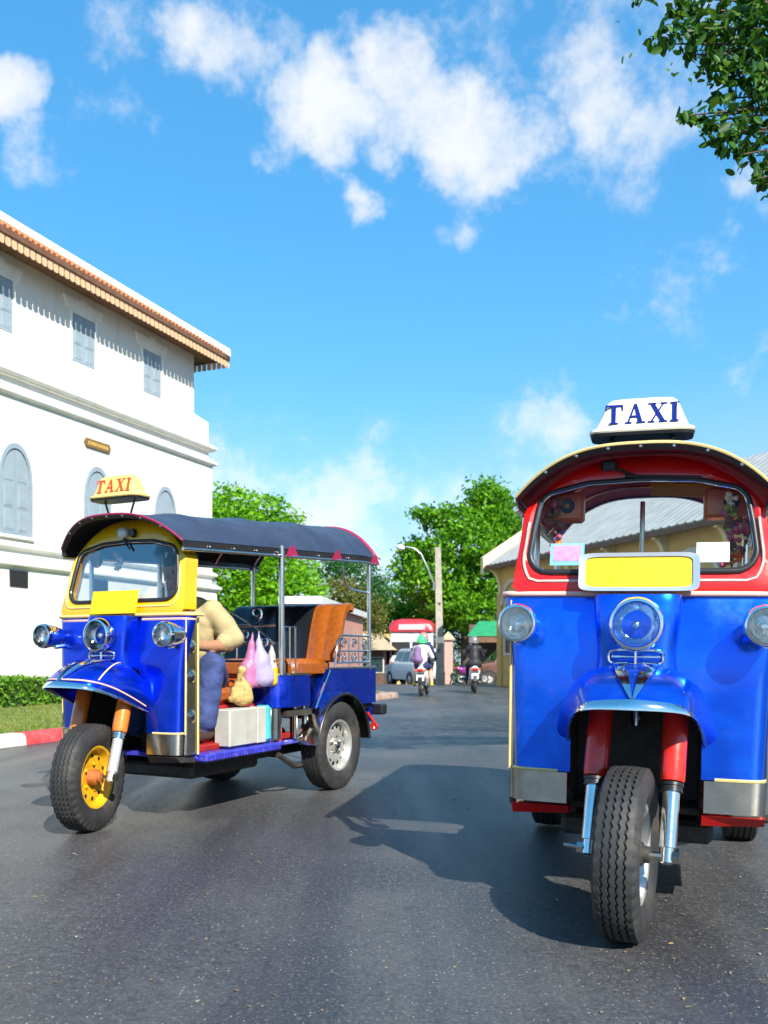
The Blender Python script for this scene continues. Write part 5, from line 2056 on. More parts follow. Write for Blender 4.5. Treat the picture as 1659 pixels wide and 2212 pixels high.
    for s, u in ((-1, 0.0), (1, 1.0)):
        mb = MB()

        def shem(a, v, u=u, s=s):
            p = rf(u, a)
            return p + Vector((-0.006 * s * v, 0, -0.004 - 0.045 * v))
        mb.grid(shem, 40, 2)
        mb.build('side_hem', 'vinyl_black', ro, 60, solid=(0.006, 0))
        mb = MB()
        mb.tube([rf(u, a / 20) + Vector((0, 0, -0.050)) for a in range(21)], 0.011, 8)
        mb.build('side_rail', 'steel', ro, 60)
        for v in (0.10, 0.20, 0.30, 0.40, 0.62, 0.80):
            p = rf(u, v) + Vector((0.004 * s, 0, -0.03))
            mb = MB()
            mb.lathe([(0.008, 0), (0.008, 0.006), (0.004, 0.009)], p, (s, 0, 0), 8, cap1=True)
            mb.build('stud', 'steel', ro)
        for v in (0.475, 0.73, 0.985):
            p = rf(u, v)
            mb = MB()
            q = [Vector((0.006 * s, d, z)) + p for d, z in ((-0.075, -0.052), (0.075, -0.052), (0.02, 0.02), (-0.02, 0.02))]
            mb.add(q, [(0, 1, 2, 3)])
            mb.build('gusset', 'maroon', ro, solid=(0.006, 0))
    mb = MB()
    mb.tube([rf(i / 24, 1.0) + Vector((0, 0.004, 0)) for i in range(25)], 0.014, 6)
    mb.build('rear_piping', 'maroon', ro, 60)
    for yv in (0.47, 0.73, 0.97):                                     # hoops under the canopy
        mb = MB()
        mb.tube([rf(i / 24, yv) + Vector((0, 0, -0.028)) for i in range(25)], 0.010, 6)
        mb.build('roof_hoop', 'steel', ro, 60)
    # ---- posts
    for s in (-1, 1):
        for (y, x, z0_, z1_, r_) in ((1.25, 0.515, 0.84, 1.655, 0.019), (2.43, 0.545, 0.86, 1.66, 0.017), (0.55, 0.465, 1.0, 1.55, 0.014)):
            if s > 0 and y < 1:
                continue
            mb = MB()
            mb.tube([(s * x, y, z0_), (s * x * 1.0, y, z1_ + c['roof_up'])], r_, 12)
            mb.build('post', 'steel', o, 40)
    mb = MB()
    mb.tube([(0.0, 0.72, 1.05), (0.0, 0.72, 1.62)], 0.010, 8)
    mb.build('centre_rod', 'chrome_dull', o)
    # ---- roof sign
    sg = empty('roof_sign', (0, 0.31, rf(0.5, 0.09).z + c['sign_lift']))
    sg.parent = o
    mb = MB()
    mb.rings([sring(hx, hy, z) for hx, hy, z in ((0.186, 0.075, 0.0), (0.190, 0.078, 0.006), (0.188, 0.076, 0.014), (0.168, 0.064, 0.024), (0.152, 0.055, 0.060), (0.136, 0.046, 0.100), (0.126, 0.040, 0.120), (0.112, 0.032, 0.130), (0.085, 0.022, 0.134))])
    mb.build('sign_box', c['sign'], sg, 40)
    mb = MB()
    mb.rings([sring(hx, hy, z) for hx, hy, z in ((0.184, 0.073, -0.012), (0.188, 0.077, -0.001))])
    mb.build('sign_tray', 'black', sg)
    tl = math.atan((0.064 - 0.043) / 0.084)

    def tf(x, z, d):
        zz = 0.070 + z * math.cos(tl)
        return (x, -0.0535 + z * math.sin(tl) - d, zz)
    for ltr in lettering(0.078, tf, 0.0028):
        ltr.build('letter', c['text'], sg)
    for s in (-1, 1):
        mb = MB()
        mb.tube([(s * 0.115, 0, -0.012), (s * 0.085, 0.0, -c['sign_lift'] - 0.004)], 0.006, 6)
        mb.build('sign_leg', 'black', sg)
    # ---- cab interior
    mb = MB()
    for q0, q1, q2 in ((-0.455, -0.245, 0.42), (0.245, 0.455, 0.42), (-0.2449, 0.2449, 0.885)):
        mb.box(q0, q1, 0.437, 0.455, q2, 1.15)
    mb.build('inner_panel', 'orange_panel' if not c['red'] else 'red_cab', o)
    mb = MB()
    mb.tube([(-0.33, 0.50, 1.00), (-0.2, 0.47, 1.06), (0, 0.46, 1.07), (0.2, 0.47, 1.06), (0.33, 0.50, 1.00)], 0.012, 8)
    mb.tube([(0, 0.46, 1.07), (0, 0.42, 0.7)], 0.02, 8)
    mb.build('handlebar', 'chrome_dull', o, 60)
    for s in (-1, 1):
        mb = MB()
        mb.tube([(s * 0.25, 0.48, 1.035), (s * 0.345, 0.505, 0.99)], 0.017, 8)
        mb.build('grip', 'black', o)
    mb = MB()
    mb.box(-0.26, 0.30, 0.80, 1.16, 0.66, 0.76, 0.03)
    mb.build('driver_seat', 'seat_orange', o, 40)
    mb = MB()
    mb.box(-0.40, 0.34, 0.66, 1.20, 0.41, 0.655, 0.01)
    mb.build('seat_base', 'red_frame', o)
    mb = MB()
    mb.box(-0.47, 0.47, 0.43, 1.70, 0.365, 0.395, 0.006)
    mb.build('floor', c['floor'], o)
    for s in (-1, 1):
        mb = MB()
        mb.box(*sorted((s * 0.42, s * c['foot_x'])), 0.44, 1.22, 0.352, 0.402, 0.01)
        sb_ = mb.build('footboard', c['floor'], o)
        mb = MB()
        for i in range(26):
            mb.box(*sorted((s * (c['foot_x'] - 0.005), s * (c['foot_x'] + 0.0035))), 0.455 + i * 0.029, 0.468 + i * 0.029, 0.360, 0.394, 0.002)
        mb.build('tread_studs', c['floor'], sb_, kind='stuff')
    mb = MB()
    for s in (-1, 1):
        mb.box(*sorted((s * 0.24, s * 0.30)), 0.62, 2.45, 0.27, 0.36, 0.01)
    mb.box(-0.30, 0.30, 0.60, 1.30, 0.22, 0.31, 0.02)
    mb.tube([(-0.5, 1.93, 0.318), (0.5, 1.93, 0.318)], 0.035, 10)
    mb.lathe([(0.05, -.1), (0.12, -.04), (0.12, .04), (0.05, .1)], (0, 1.93, 0.318), (1, 0, 0), 16, cap0=True, cap1=True)
    for s in (-1, 1):
        mb.tube([(s * 0.42, 1.35, 0.30), (s * 0.42, 1.55, 0.20), (s * 0.42, 1.75, 0.20), (s * 0.42, 1.93, 0.26)], 0.02, 6)
    mb.build('chassis', 'grime', o)
    # ---- boxes and fittings under the driver's bench (viewer's right)
    mb = MB()
    mb.box(0.37, 0.49, 0.72, 1.00, 0.41, 0.640, 0.008)
    mb.build('battery_box', 'cream_box', o)
    mb = MB()
    mb.box(0.372, 0.495, 1.005, 1.10, 0.41, 0.64, 0.006)
    mb.build('tool_box', 'cream_box', o)
    mb = MB()
    mb.box(0.385, 0.49, 1.115, 1.18, 0.41, 0.645, 0.02)
    mb.build('water_bottle', 'teal', o)
    mb = MB()
    mb.box(0.36, 0.47, 1.19, 1.30, 0.40, 0.63, 0.01)
    mb.tube([(0.48, 1.24, 0.42), (0.48, 1.24, 0.62)], 0.03, 8)
    mb.build('filter_housing', 'chrome_dull', o, 40)
    mb = MB()
    for y in (1.34, 1.52):
        mb.box(0.40, 0.44, y, y + 0.03, 0.38, 0.62, 0.004)
    mb.box(0.38, 0.42, 1.34, 1.55, 0.40, 0.44, 0.004)
    mb.build('red_bracket', 'red_frame', o)
    mb = MB()
    mb.tube([(0.47, 1.60, 0.62), (0.48, 1.60, 0.46), (0.47, 1.56, 0.40), (0.44, 1.50, 0.38)], 0.024, 10)
    mb.tube([(0.47, 1.48, 0.62), (0.47, 1.48, 0.40)], 0.018, 10)
    mb.build('pipe', 'chrome_dull', o, 60)
    # ---- passenger tub
    for s in (-1, 1):
        mb = MB()                                                     # rounded entry post
        prof = [(s * 0.30, 1.20)] + [(s * (0.42 + 0.125 * math.sin(t)), 1.325 - 0.125 * math.cos(t)) for t in [R(15 * i) for i in range(7)]] + [(s * 0.545, 1.56), (s * 0.30, 1.56)]
        mb.prism(prof, lambda a, b, d: (a, b, d), 0.625, 0.835)
        mb.build('entry_panel', B, o, 30)
        mb = MB()
        mb.prism([(a * 1.008, 1.38 + (b - 1.38) * 1.02) for a, b in prof], lambda a, b, d: (a, b, d), 0.8365, 0.850)
        mb.build('panel_cap', 'chrome_dull', o, 30)
        mb = MB()                                                     # rear side with wheel arch
        arch_ = [(1.93 + 0.385 * math.cos(t), 0.318 + 0.385 * math.sin(t)) for t in [R(a) for a in range(47, 134, 7)]]
        outl = [(2.52, 0.60)] + [(2.52, 0.868), (1.80, 0.868), (1.60, 0.62)] + arch_[::-1]
        outl = [(2.52, 0.60), (2.52, 0.868), (1.80, 0.868), (1.60, 0.60)] + arch_[::-1]
        mb.prism(outl, lambda a, b, d: (d, a, b), s * 0.525, s * 0.557)
        mb.build('side_panel', B, o)
        mb = MB()
        mb.box(*sorted((s * 0.515, s * 0.562)), 1.79, 2.53, 0.8685, 0.884, 0.003)
        mb.tube([(s * 0.560, 1.80, 0.862), (s * 0.560, 1.60, 0.60)], 0.009, 6)
        mb.build('top_trim', 'chrome', o)
        mb = MB()                                                     # wheel arch flare

        def fl(u, v, s=s):
            t = R(5 + 172 * u)
            r_ = 0.372 + 0.004 * math.sin(math.pi * v)
            return (s * (0.46 + 0.15 * v), 1.93 - r_ * math.cos(t) * 1.02, 0.318 + r_ * math.sin(t))
        mb.grid(fl, 24, 4)
        mb.build('rear_mudguard', 'chrome_dull' if not c['red'] else 'black', o, 60, solid=(0.012, 1))
        mb = MB()
        ring_ = [fl(i / 24, 1.0) for i in range(25)]
        mb.tube(ring_, 0.012, 6)
        mb.build('guard_edge', 'black', o, 60)
        # chrome side rail with scrolls
        mb = MB()
        xr = s * 0.548
        mb.tube([(xr, 1.90, 0.89), (xr, 1.92, 1.06), (xr, 1.99, 1.115), (xr, 2.42, 1.115)], 0.009, 8)
        mb.tube([(xr, 1.92, 1.00), (xr, 2.42, 1.00)], 0.007, 8)
        mb.tube([(xr, 1.92, 0.915), (xr, 2.42, 0.915)], 0.008, 8)
        for yc in (2.02, 2.18, 2.34):
            for (zc_, sg_) in ((1.055, 1), (0.958, -1)):
                pts = [(xr, yc + 0.042 * (1 - i / 16 * .75) * math.cos(i * .62 * sg_), zc_ + 0.042 * (1 - i / 16 * .75) * math.sin(i * .62 * sg_)) for i in range(17)]
                mb.tube(pts, 0.005, 5)
        for y in (2.10, 2.26):
            mb.tube([(xr, y, 0.89), (xr, y, 1.115)], 0.006, 6)
        mb.build('side_railing', 'chrome', o, 60)
        rear_wheel(o, s, s * 0.50, 1.93, 0.318)
    mb = MB()
    mb.box(-0.524, 0.524, 2.49, 2.52, 0.45, 0.868)
    mb.build('tail_panel', B, o)
    mb = MB()
    mb.box(-0.60, 0.60, 2.54, 2.64, 0.50, 0.585, 0.012)
    mb.box(-0.45, -0.38, 2.45, 2.54, 0.51, 0.57)
    mb.box(0.38, 0.45, 2.45, 2.54, 0.51, 0.57)
    mb.build('rear_bumper', 'black', o)
    mb = MB()
    mb.box(-0.52, 0.52, 1.30, 2.50, 0.56, 0.60)
    mb.build('tub_floor', 'grime', o)
    mb = MB()
    mb.box(-0.42, 0.42, 1.575, 1.60, 0.602, 0.80)
    mb.build('seat_front', 'orange_panel', o)
    mb = MB()
    mb.box(-0.43, 0.43, 1.55, 2.05, 0.803, 0.945, 0.035)
    mb.build('seat_cushion', 'seat_orange', o, 40)
    for (x0, x1, mt) in ((-0.50, 0.245, 'seat_black'), (0.25, 0.52, 'seat_orange')):
        mb = MB()

        def bk_(u, v, x0=x0, x1=x1):
            x = x0 + (x1 - x0) * u
            t = v
            y = 1.98 + 0.20 * t + 0.22 * max(0, t - 0.6) ** 1.5
            z = 0.93 + 0.43 * math.sin(min(1, t * 1.12) * math.pi / 2) - 0.45 * max(0, t - 0.88) ** 1.3
            pl_ = 0.010 * abs(math.sin(x * 24))
            return (x, y - pl_, z)
        mb.grid(bk_, 22, 16)
        mb.build('backrest', mt, o, 60, solid=(0.05, -1))
    # scrolled rail behind the driver
    mb = MB()
    for z in (0.93, 1.05, 1.165):
        mb.tube([(-0.50, 1.19, z), (0.50, 1.19, z)], 0.009, 8)
    mb.tube([(0.08, 1.185, 1.30), (0.27, 1.185, 1.20), (0.40, 1.185, 1.12), (0.47, 1.185, 1.07)], 0.006, 6)
    for (cx_, cz_, sg_, r_) in ((0.36, 1.245, 1, .05), (0.27, 1.10, -1, .045), (0.42, 1.06, 1, .035)):
        mb.tube([(cx_ + r_ * (1 - i / 14 * .7) * math.sin(i * .5 * sg_), 1.185, cz_ - r_ * (1 - i / 14 * .7) * math.cos(i * .5 * sg_)) for i in range(15)], 0.006, 5)
    for x in (-.4, -.2, 0, .2):
        mb.tube([(x, 1.19, 0.93), (x, 1.19, 1.165)], 0.006, 6)
    mb.build('bench_railing', 'chrome', o, 60)
    mb = MB()                                                        # small rail on the entry post
    for s in (-1, 1):
        mb.tube([(s * 0.50, 1.30, 0.85), (s * 0.50, 1.30, 1.16), (s * 0.50, 1.44, 1.16), (s * 0.50, 1.44, 0.85)], 0.007, 6)
        mb.tube([(s * 0.50, 1.37, 0.90), (s * 0.50, 1.37, 1.16)], 0.005, 6)
    mb.tube([(0.545, 2.42, 1.45), (0.545, 2.12, 1.46), (0.545, 2.04, 1.50), (0.55, 2.00, 1.62)], 0.009, 6)
    mb.build('grab_rail', 'steel', o, 60)
    mb = MB()
    mb.tube([(0.555, 2.38, 0.53), (0.60, 2.42, 0.44), (0.60, 2.40, 0.40)], 0.012, 6)
    mb.lathe([(0.03, 0), (0.03, 0.02)], (0.60, 2.40, 0.42), (0, 1, 0), 12, cap0=True, cap1=True)
    mb.build('tail_reflector', 'red_plastic', o)
    return o


M['white_steel'] = material('polished plate frame', (0.74, 0.75, 0.78), 0.25, metal=0.7, coat=0.3)
CA = dict(blue='blue_a', cab='yellow_cab', red=False, roof='vinyl_navy', fork='orange_fork', leg='white_leg', rim='yellow_rim', hub='rusty', sign='sign_yellow', text='text_red', sign_lift=0.085,
          sill='grime', roof_up=0.035, foot_x=0.535, pivot=0.24, floor='floor_blue', lamp_x=0.462, line='gold_trim', frame_line='gold_trim', upper_line=True)
CB = dict(blue='blue_b', cab='red_cab', red=True, roof='vinyl_black', fork='red_fork', leg='fork_chrome', rim='silver_rim', hub='grime', sign='sign_cream', text='text_blue', sign_lift=0.030,
          sill='red_cab', roof_up=0.0, foot_x=0.49, pivot=0.08, floor='grime', lamp_x=0.430, line='gold_trim', frame_line='pink_trim', upper_line=False)
M['fork_chrome'] = material('fork chrome', (0.82, 0.80, 0.76), 0.16, metal=1.0, vary=0.06, vscale=12, dirt=(0.5, 0.45, 0.38), dscale=9, damt=0.4)
M['white_leg'] = material('silver fork leg', (0.70, 0.70, 0.72), 0.3, metal=0.5, vary=0.05)
A_LOC, A_RZ = Vector((-1.694, 4.90, 0)), R(-26.7)
B_LOC, B_RZ = Vector((0.840, 3.024, 0)), R(-17.5)
ta = taxi(A_LOC, A_RZ, 15, CA, 'blue and yellow three-wheeled taxi with navy canopy, its driver inside')
tb = taxi(B_LOC, B_RZ, -7, CB, 'blue and red three-wheeled taxi with chrome-framed yellow plate, facing the viewer')
TA = Matrix.Translation(A_LOC) @ Matrix.Rotation(A_RZ, 4, 'Z')
tb.rotation_euler = (0, R(1.2), B_RZ)
TB = Matrix.Translation(B_LOC) @ Matrix.Rotation(B_RZ, 4, 'Z') @ Matrix.Rotation(R(1.2), 4, 'Y')

# ------------------------------------------------------------------ people
M['skin'] = material('warm brown skin', (0.42, 0.20, 0.11), 0.5, vary=0.08, vscale=20)
M['skin_light'] = material('light skin', (0.58, 0.33, 0.22), 0.5, vary=0.06, vscale=20)
M['hair'] = material('black hair', (0.012, 0.010, 0.010), 0.5)
M['khaki'] = material('khaki cotton', (0.43, 0.345, 0.175), 0.85, vary=0.14, vscale=10, bump=0.5, bscale=14)
M['denim'] = material('blue denim', (0.036, 0.058, 0.17), 0.85, vary=0.35, vscale=12, bump=0.4, bscale=18)
M['shoe'] = material('dark brown shoe', (0.05, 0.028, 0.018), 0.45)
M['eye'] = material('dark eye', (0.01, 0.008, 0.007), 0.2)
M['white_shirt'] = material('white shirt', (0.78, 0.76, 0.78), 0.8, vary=0.06, vscale=12, bump=0.3, bscale=14)
M['black_jacket'] = material('black jacket', (0.022, 0.020, 0.024), 0.55, vary=0.2, vscale=14, bump=0.4, bscale=14)
M['dark_cloth'] = material('dark trousers', (0.02, 0.021, 0.03), 0.8, vary=0.2, vscale=10)
M['navy_cloth'] = material('navy cloth', (0.025, 0.035, 0.10), 0.8, vary=0.2, vscale=10)
M['jean_light'] = material('light denim', (0.10, 0.18, 0.34), 0.85, vary=0.2, vscale=10)
M['purple_bag'] = material('purple backpack cloth', (0.20, 0.12, 0.26), 0.8, vary=0.15, vscale=12)
M['helmet_green'] = material('green helmet', (0.06, 0.60, 0.22), 0.25, coat=0.5)
M['helmet_pink'] = material('dull pink helmet', (0.42, 0.20, 0.17), 0.35, coat=0.3)
M['helmet_silver'] = material('silver helmet', (0.30, 0.30, 0.31), 0.25, metal=0.5, coat=0.5)
M['yellow_shoe'] = material('yellow shoe', (0.60, 0.55, 0.06), 0.6)
M['white_sock'] = material('white sock', (0.8, 0.8, 0.8), 0.9)


def V3(*a):
    return Vector(a)


def hand_caps(wrist, fwd, up, side, mi, curl=0.6, s=1.0):
    """palm, four fingers and a thumb closed round a bar; side = thumb direction"""
    fwd, up, side = fwd.normalized(), up.normalized(), side.normalized()
    c = []
    palm = wrist + fwd * 0.085 * s
    for q in (-0.024, -0.008, 0.008, 0.024):
        c.append((wrist + side * q * 0.5, palm + side * q, 0.018 * s, 0.014 * s, mi, 0.012))
    for q, ln in ((-0.027, 0.8), (-0.009, 0.95), (0.009, 1.0), (0.027, 0.9)):
        a = palm + side * q
        b = a + (fwd * (1 - curl) - up * curl) * 0.038 * ln * s
        d = b + (-fwd * curl * 0.7 - up * (1 - curl * 0.4)) * 0.030 * ln * s
        c.append((a, b, 0.0095 * s, 0.009 * s, mi, 0.006))
        c.append((b, d, 0.009 * s, 0.0075 * s, mi, 0.006))
    t0 = wrist + fwd * 0.03 + side * 0.026
    t1 = t0 + fwd * 0.03 + side * 0.022 - up * 0.012
    t2 = t1 + fwd * 0.020 - up * 0.024
    c.append((t0, t1, 0.012 * s, 0.011 * s, mi, 0.008))
    c.append((t1, t2, 0.011 * s, 0.008 * s, mi, 0.006))
    return c


def head_caps(c, fwd, skin, hair, s=1.0, eye=None):
    """c: middle of the head; fwd: where it looks"""
    fwd = fwd.normalized()
    up = V3(0, 0, 1)
    sd = fwd.cross(up).normalized()
    q = [(c + up * .035 * s - fwd * .012, c + up * .03 * s + fwd * .012, .083 * s, .080 * s, skin), (c - up * .03 * s + fwd * .03 * s, c - up * .062 * s + fwd * .045 * s, .058 * s, .042 * s, skin),
         (c + fwd * .088 * s + up * .012, c + fwd * .104 * s - up * .022, .010 * s, .015 * s, skin, .012),
         (c + sd * .082 * s, c + sd * .084 * s - up * .03, .014 * s, .012 * s, skin, .01), (c - sd * .082 * s, c - sd * .084 * s - up * .03, .014 * s, .012 * s, skin, .01),
         (c + fwd * .078 * s - up * .052 - sd * .018, c + fwd * .078 * s - up * .052 + sd * .018, .008, .008, skin, .006)]
    if hair is not None:
        q += [(c + up * .055 * s - fwd * .03, c + up * .062 * s + fwd * .02, .080 * s, .072 * s, hair, .01), (c - fwd * .045 * s, c - fwd * .05 * s - up * .03, .062 * s, .05 * s, hair, .01)]
    if eye is not None:
        for k in (-1, 1):
            q.append((c + fwd * .080 * s + sd * .032 * k * s + up * .012, c + fwd * .081 * s + sd * .034 * k * s + up * .012, .010, .010, eye, .002))
    return q


# the driver of the yellow taxi (taxi frame: -y is forward)
C = []
hipL, hipR = V3(.14, 1.00, .83), V3(-.10, 1.00, .83)
kneeL, ankL = V3(.345, .735, .905), V3(.335, .66, .55)
kneeR, ankR = V3(-.16, .66, .86), V3(-.16, .62, .50)
C += [(V3(.02, 1.00, .84), V3(.02, .97, 1.02), .135, .135, 2), (V3(-.06, .99, .82), V3(.10, .99, .82), .13, .13, 2)]
C += [(V3(.06, .97, 1.00), V3(.08, .90, 1.22), .135, .128, 1), (V3(-.12, .89, 1.245), V3(.21, .89, 1.250), .066, .068, 1), (V3(.12, .90, 1.0), V3(.15, .88, 1.18), .10, .10, 1), (V3(.03, .88, 1.22), V3(.03, .85, 1.32), .080, .055, 1)]
C += [(V3(.03, .86, 1.30), V3(.03, .82, 1.40), .050, .048, 0)]
C += head_caps(V3(.03, .78, 1.48), V3(.1, -1, 0), 0, 4, 1.0, 5)
shL, elL, wrL = V3(.235, .89, 1.250), V3(.350, .960, 1.060), V3(.315, .62, 1.025)
C += [(shL, shL.lerp(elL, .55), .070, .070, 1), (shL.lerp(elL, .5), elL + V3(0, -.005, .015), .070, .062, 1, .02), (elL + V3(0, -.03, .005), V3(.345, .87, 1.055), .058, .060, 1, .006)]
C += [(V3(.345, .90, 1.03), wrL, .042, .029, 0, .004)]
C += hand_caps(wrL, V3(-.05, -1, -.05), V3(0, 0, 1), V3(-1, 0, 0), 0, .75)
shR, elR, wrR = V3(-.155, .89, 1.245), V3(-.30, .84, 1.06), V3(-.30, .62, 1.04)
C += [(shR, shR.lerp(elR, .75), .066, .060, 1), (elR, wrR, .041, .029, 0)]
C += hand_caps(wrR, V3(.0, -1, -.05), V3(0, 0, 1), V3(1, 0, 0), 0, .75)
C += [(hipL, kneeL, .105, .080, 2), (kneeL, ankL + V3(.005, .01, .03), .080, .076, 2, .012), (hipR, kneeR, .10, .078, 2), (kneeR, ankR + V3(0, 0, .03), .078, .070, 2, .012)]
for a in (ankL, ankR):
    C += [(a + V3(0, 0, .05), a + V3(0, 0, -.03), .036, .034, 0, .004), (a + V3(0, .05, -.06), a + V3(0, -.12, -.075), .040, .036, 3, .01), (a + V3(0, -.10, -.075), a + V3(0, -.16, -.08), .038, .026, 3, .015)]
drv = sdf_mesh('person', C, ['skin', 'khaki', 'denim', 'shoe', 'hair', 'eye'], 0.0095, 0.025, None, (0.0045, (1, 2)), label='driver in khaki shirt and blue jeans sitting in the yellow taxi', cat='person')
drv.matrix_world = TA
# foot rests so that both feet stand on something
for (x0, x1, y0, y1, z1) in ((.27, .41, .46, .73, .436), (-.23, -.09, .42, .70, .385)):
    mb = MB()
    mb.box(x0, x1, y0, y1, .3955, z1, .006)
    mb.build('foot_rest', 'red_frame', ta)


def helmet(parent, c, mat, s=1.0, visor=True):
    mb = MB()
    mb.lathe([(0.128 * s, -.09), (0.137 * s, -.03), (0.135 * s, .03), (0.118 * s, .085), (0.085 * s, .125), (0.04 * s, .148), (0.002, .152)], c, (0, 0, 1), 20, cap0=True)
    h = mb.build('helmet', mat, parent, 60)
    mb = MB()
    mb.lathe([(0.131 * s, -.092), (0.140 * s, -.088), (0.140 * s, -.070), (0.136 * s, -.066)], c, (0, 0, 1), 20)
    mb.build('helmet_rim', 'black', h)
    return h


def seated(y=0.28, z=0.80, lean=0.05, mats=(0, 1, 2, 3), feet=None, arms=None, bare_leg=False):
    sk, sh, tr, so = mats
    hip = V3(0, y, z)
    ch = V3(0, y + lean, z + .42)
    c = [(hip + V3(-.08, 0, 0), hip + V3(.08, 0, 0), .13, .13, tr), (hip, hip + V3(0, lean * .5, .2), .14, .15, sh), (hip + V3(0, lean * .5, .18), ch, .15, .15, sh), (ch + V3(-.13, 0, .03), ch + V3(.13, 0, .03), .08, .08, sh), (ch, ch + V3(0, .02, .13), .06, .055, sk)]
    hd = ch + V3(0, .03, .22)
    c += head_caps(hd, V3(0, 1, 0), sk, None)
    for k in (-1, 1):
        s0 = ch + V3(.17 * k, 0, .02)
        el = ch + V3(.27 * k, .12, -.20)
        wr = V3(.30 * k, y + .52, 1.0) if arms is None else V3(arms[0] * k, arms[1], arms[2])
        c += [(s0, el, .065, .055, sh), (el, wr, .05, .035, sh)]
        c += [(wr, wr + V3(0, .07, 0), .035, .03, sk)]
        kn = V3(.17 * k, y + .42, z - .06)
        ft = V3(.19 * k, y + .30, .34) if feet is None else V3(feet[0] * k, feet[1], feet[2])
        c += [(hip + V3(.09 * k, 0, -.02), kn, .105, .08, tr), (kn, ft + V3(0, 0, .05), .075, .045, sk if bare_leg else tr), (ft + V3(0, -.06, -.01), ft + V3(0, .13, -.03), .045, .04, so)]
    return c, hd


def torus(mb, c, R_, r_, n=28, m=8):
    pts = [(c[0], c[1] + R_ * math.cos(2 * math.pi * i / n), c[2] + R_ * math.sin(2 * math.pi * i / n)) for i in range(n)]
    mb.tube(pts, r_, m, closed=True)


def scooter(loc, rz, bodymat, label, trim='black', plate=True, group=None):
    """rear wheel at the origin, heading +y"""
    o = empty('motor_scooter', loc, rz, label=label, cat='scooter', group=group)
    for y in (0.0, 1.22):
        w = empty('wheel', (0, y, .235))
        w.parent = o
        mb = MB()
        torus(mb, (0, 0, 0), .185, .052)
        mb.build('tyre', 'rubber', w, 60)
        mb = MB()
        mb.lathe([(.145, -.03), (.15, 0), (.145, .03), (.05, .025), (.03, .05)], (0, 0, 0), (1, 0, 0), 20)
        mb.lathe([(.145, -.03), (.05, -.025), (.03, -.05)], (0, 0, 0), (1, 0, 0), 20)
        for k in range(5):
            a = 2 * math.pi * k / 5
            mb.tube([(0, .03 * math.cos(a), .03 * math.sin(a)), (0, .15 * math.cos(a), .15 * math.sin(a))], .014, 6)
        mb.build('rim', 'silver_rim', w, 50)
    caps = [(V3(0, -.14, .70), V3(0, .30, .66), .10, .15, 0), (V3(0, -.02, .58), V3(0, .42, .50), .12, .15, 0), (V3(-.07, .0, .64), V3(.07, .0, .64), .09, .09, 0), (V3(0, .45, .42), V3(0, .85, .36), .12, .11, 0),
            (V3(-.12, .98, .45), V3(-.13, .92, .80), .06, .07, 0), (V3(.12, .98, .45), V3(.13, .92, .80), .06, .07, 0), (V3(0, 1.03, .48), V3(0, .95, .86), .08, .09, 0), (V3(-.06, .94, .95), V3(.06, .94, .95), .085, .085, 0)]
    sdf_mesh('body', caps, [bodymat], 0.022, 0.06, o)
    mb = MB()
    mb.tube([(0, 1.22, .235), (0, 1.10, .62), (0, 1.0, .9)], .035, 8)
    mb.tube([(-.33, .86, 1.0), (-.18, .92, 1.02), (0, .94, 1.0), (.18, .92, 1.02), (.33, .86, 1.0)], .016, 8)
    mb.build('handlebar', 'black', o, 60)
    for k in (-1, 1):
        mb = MB()
        mb.tube([(k * .24, .89, 1.01), (k * .28, .92, 1.12), (k * .33, .92, 1.20)], .008, 6)
        mb.lathe([(.012, .03), (.055, .015), (.058, 0), (.05, -.01)], (k * .36, .92, 1.24), (0, 1, 0), 14, cap0=True, cap1=True)
        mb.build('mirror', 'black', o, 50)
    mb = MB()
    mb.box(-.13, .13, -.08, .62, .755, .83, .04)
    mb.build('saddle', 'seat_black', o, 40)
    mb = MB()
    mb.box(-.085, .085, -.268, -.20, .655, .745, .025)
    mb.build('tail_lamp', 'red_plastic', o, 40)
    for k in (-1, 1):
        mb = MB()
        mb.lathe([(.02, -.02), (.034, 0), (.034, .03)], (k * .13, -.22, .70), (0, 1, 0), 12, cap0=True, cap1=True)
        mb.build('indicator', 'orange_panel', o, 40)
    mb = MB()
    mb.add([(-.06, -.20, .62), (.06, -.20, .62), (.05, -.30, .36), (-.05, -.30, .36), (-.06, -.15, .62), (.06, -.15, .62), (.05, -.25, .36), (-.05, -.25, .36)],
           [(0, 1, 2, 3), (7, 6, 5, 4), (0, 4, 5, 1), (1, 5, 6, 2), (2, 6, 7, 3), (3, 7, 4, 0)])
    mb.build('rear_guard', 'black', o)
    if plate:
        mb = MB()
        mb.box(-.105, .105, -.318, -.308, .42, .58, .003, mat=Matrix.Translation((0, .08, 0)) @ Matrix.Rotation(R(0), 4, 'X'))
        mb.build('number_plate', 'white_paint', o)
    mb = MB()
    mb.lathe([(.03, 0), (.055, .05), (.06, .38), (.04, .44)], (.15, -.10, .33), (0, 1, -.12), 14, cap0=True, cap1=True)
    mb.build('exhaust', 'chrome_dull', o, 50)
    mb = MB()
    mb.box(-.07, .07, .0, .40, .22, .40, .03)
    mb.build('engine', 'grime', o)
    return o


RS = Matrix.Scale(0.86, 4)
S1, S2 = g(.86, 20.3), g(2.30, 22.3)
scooter(S1, R(-10), 'white_paint', 'white scooter carrying two riders towards the trees').scale = (.86, .86, .86)
scooter(S2, R(-3), 'white_paint', 'white motorbike with red tail lamp under the black-jacketed rider').scale = (.86, .86, .86)
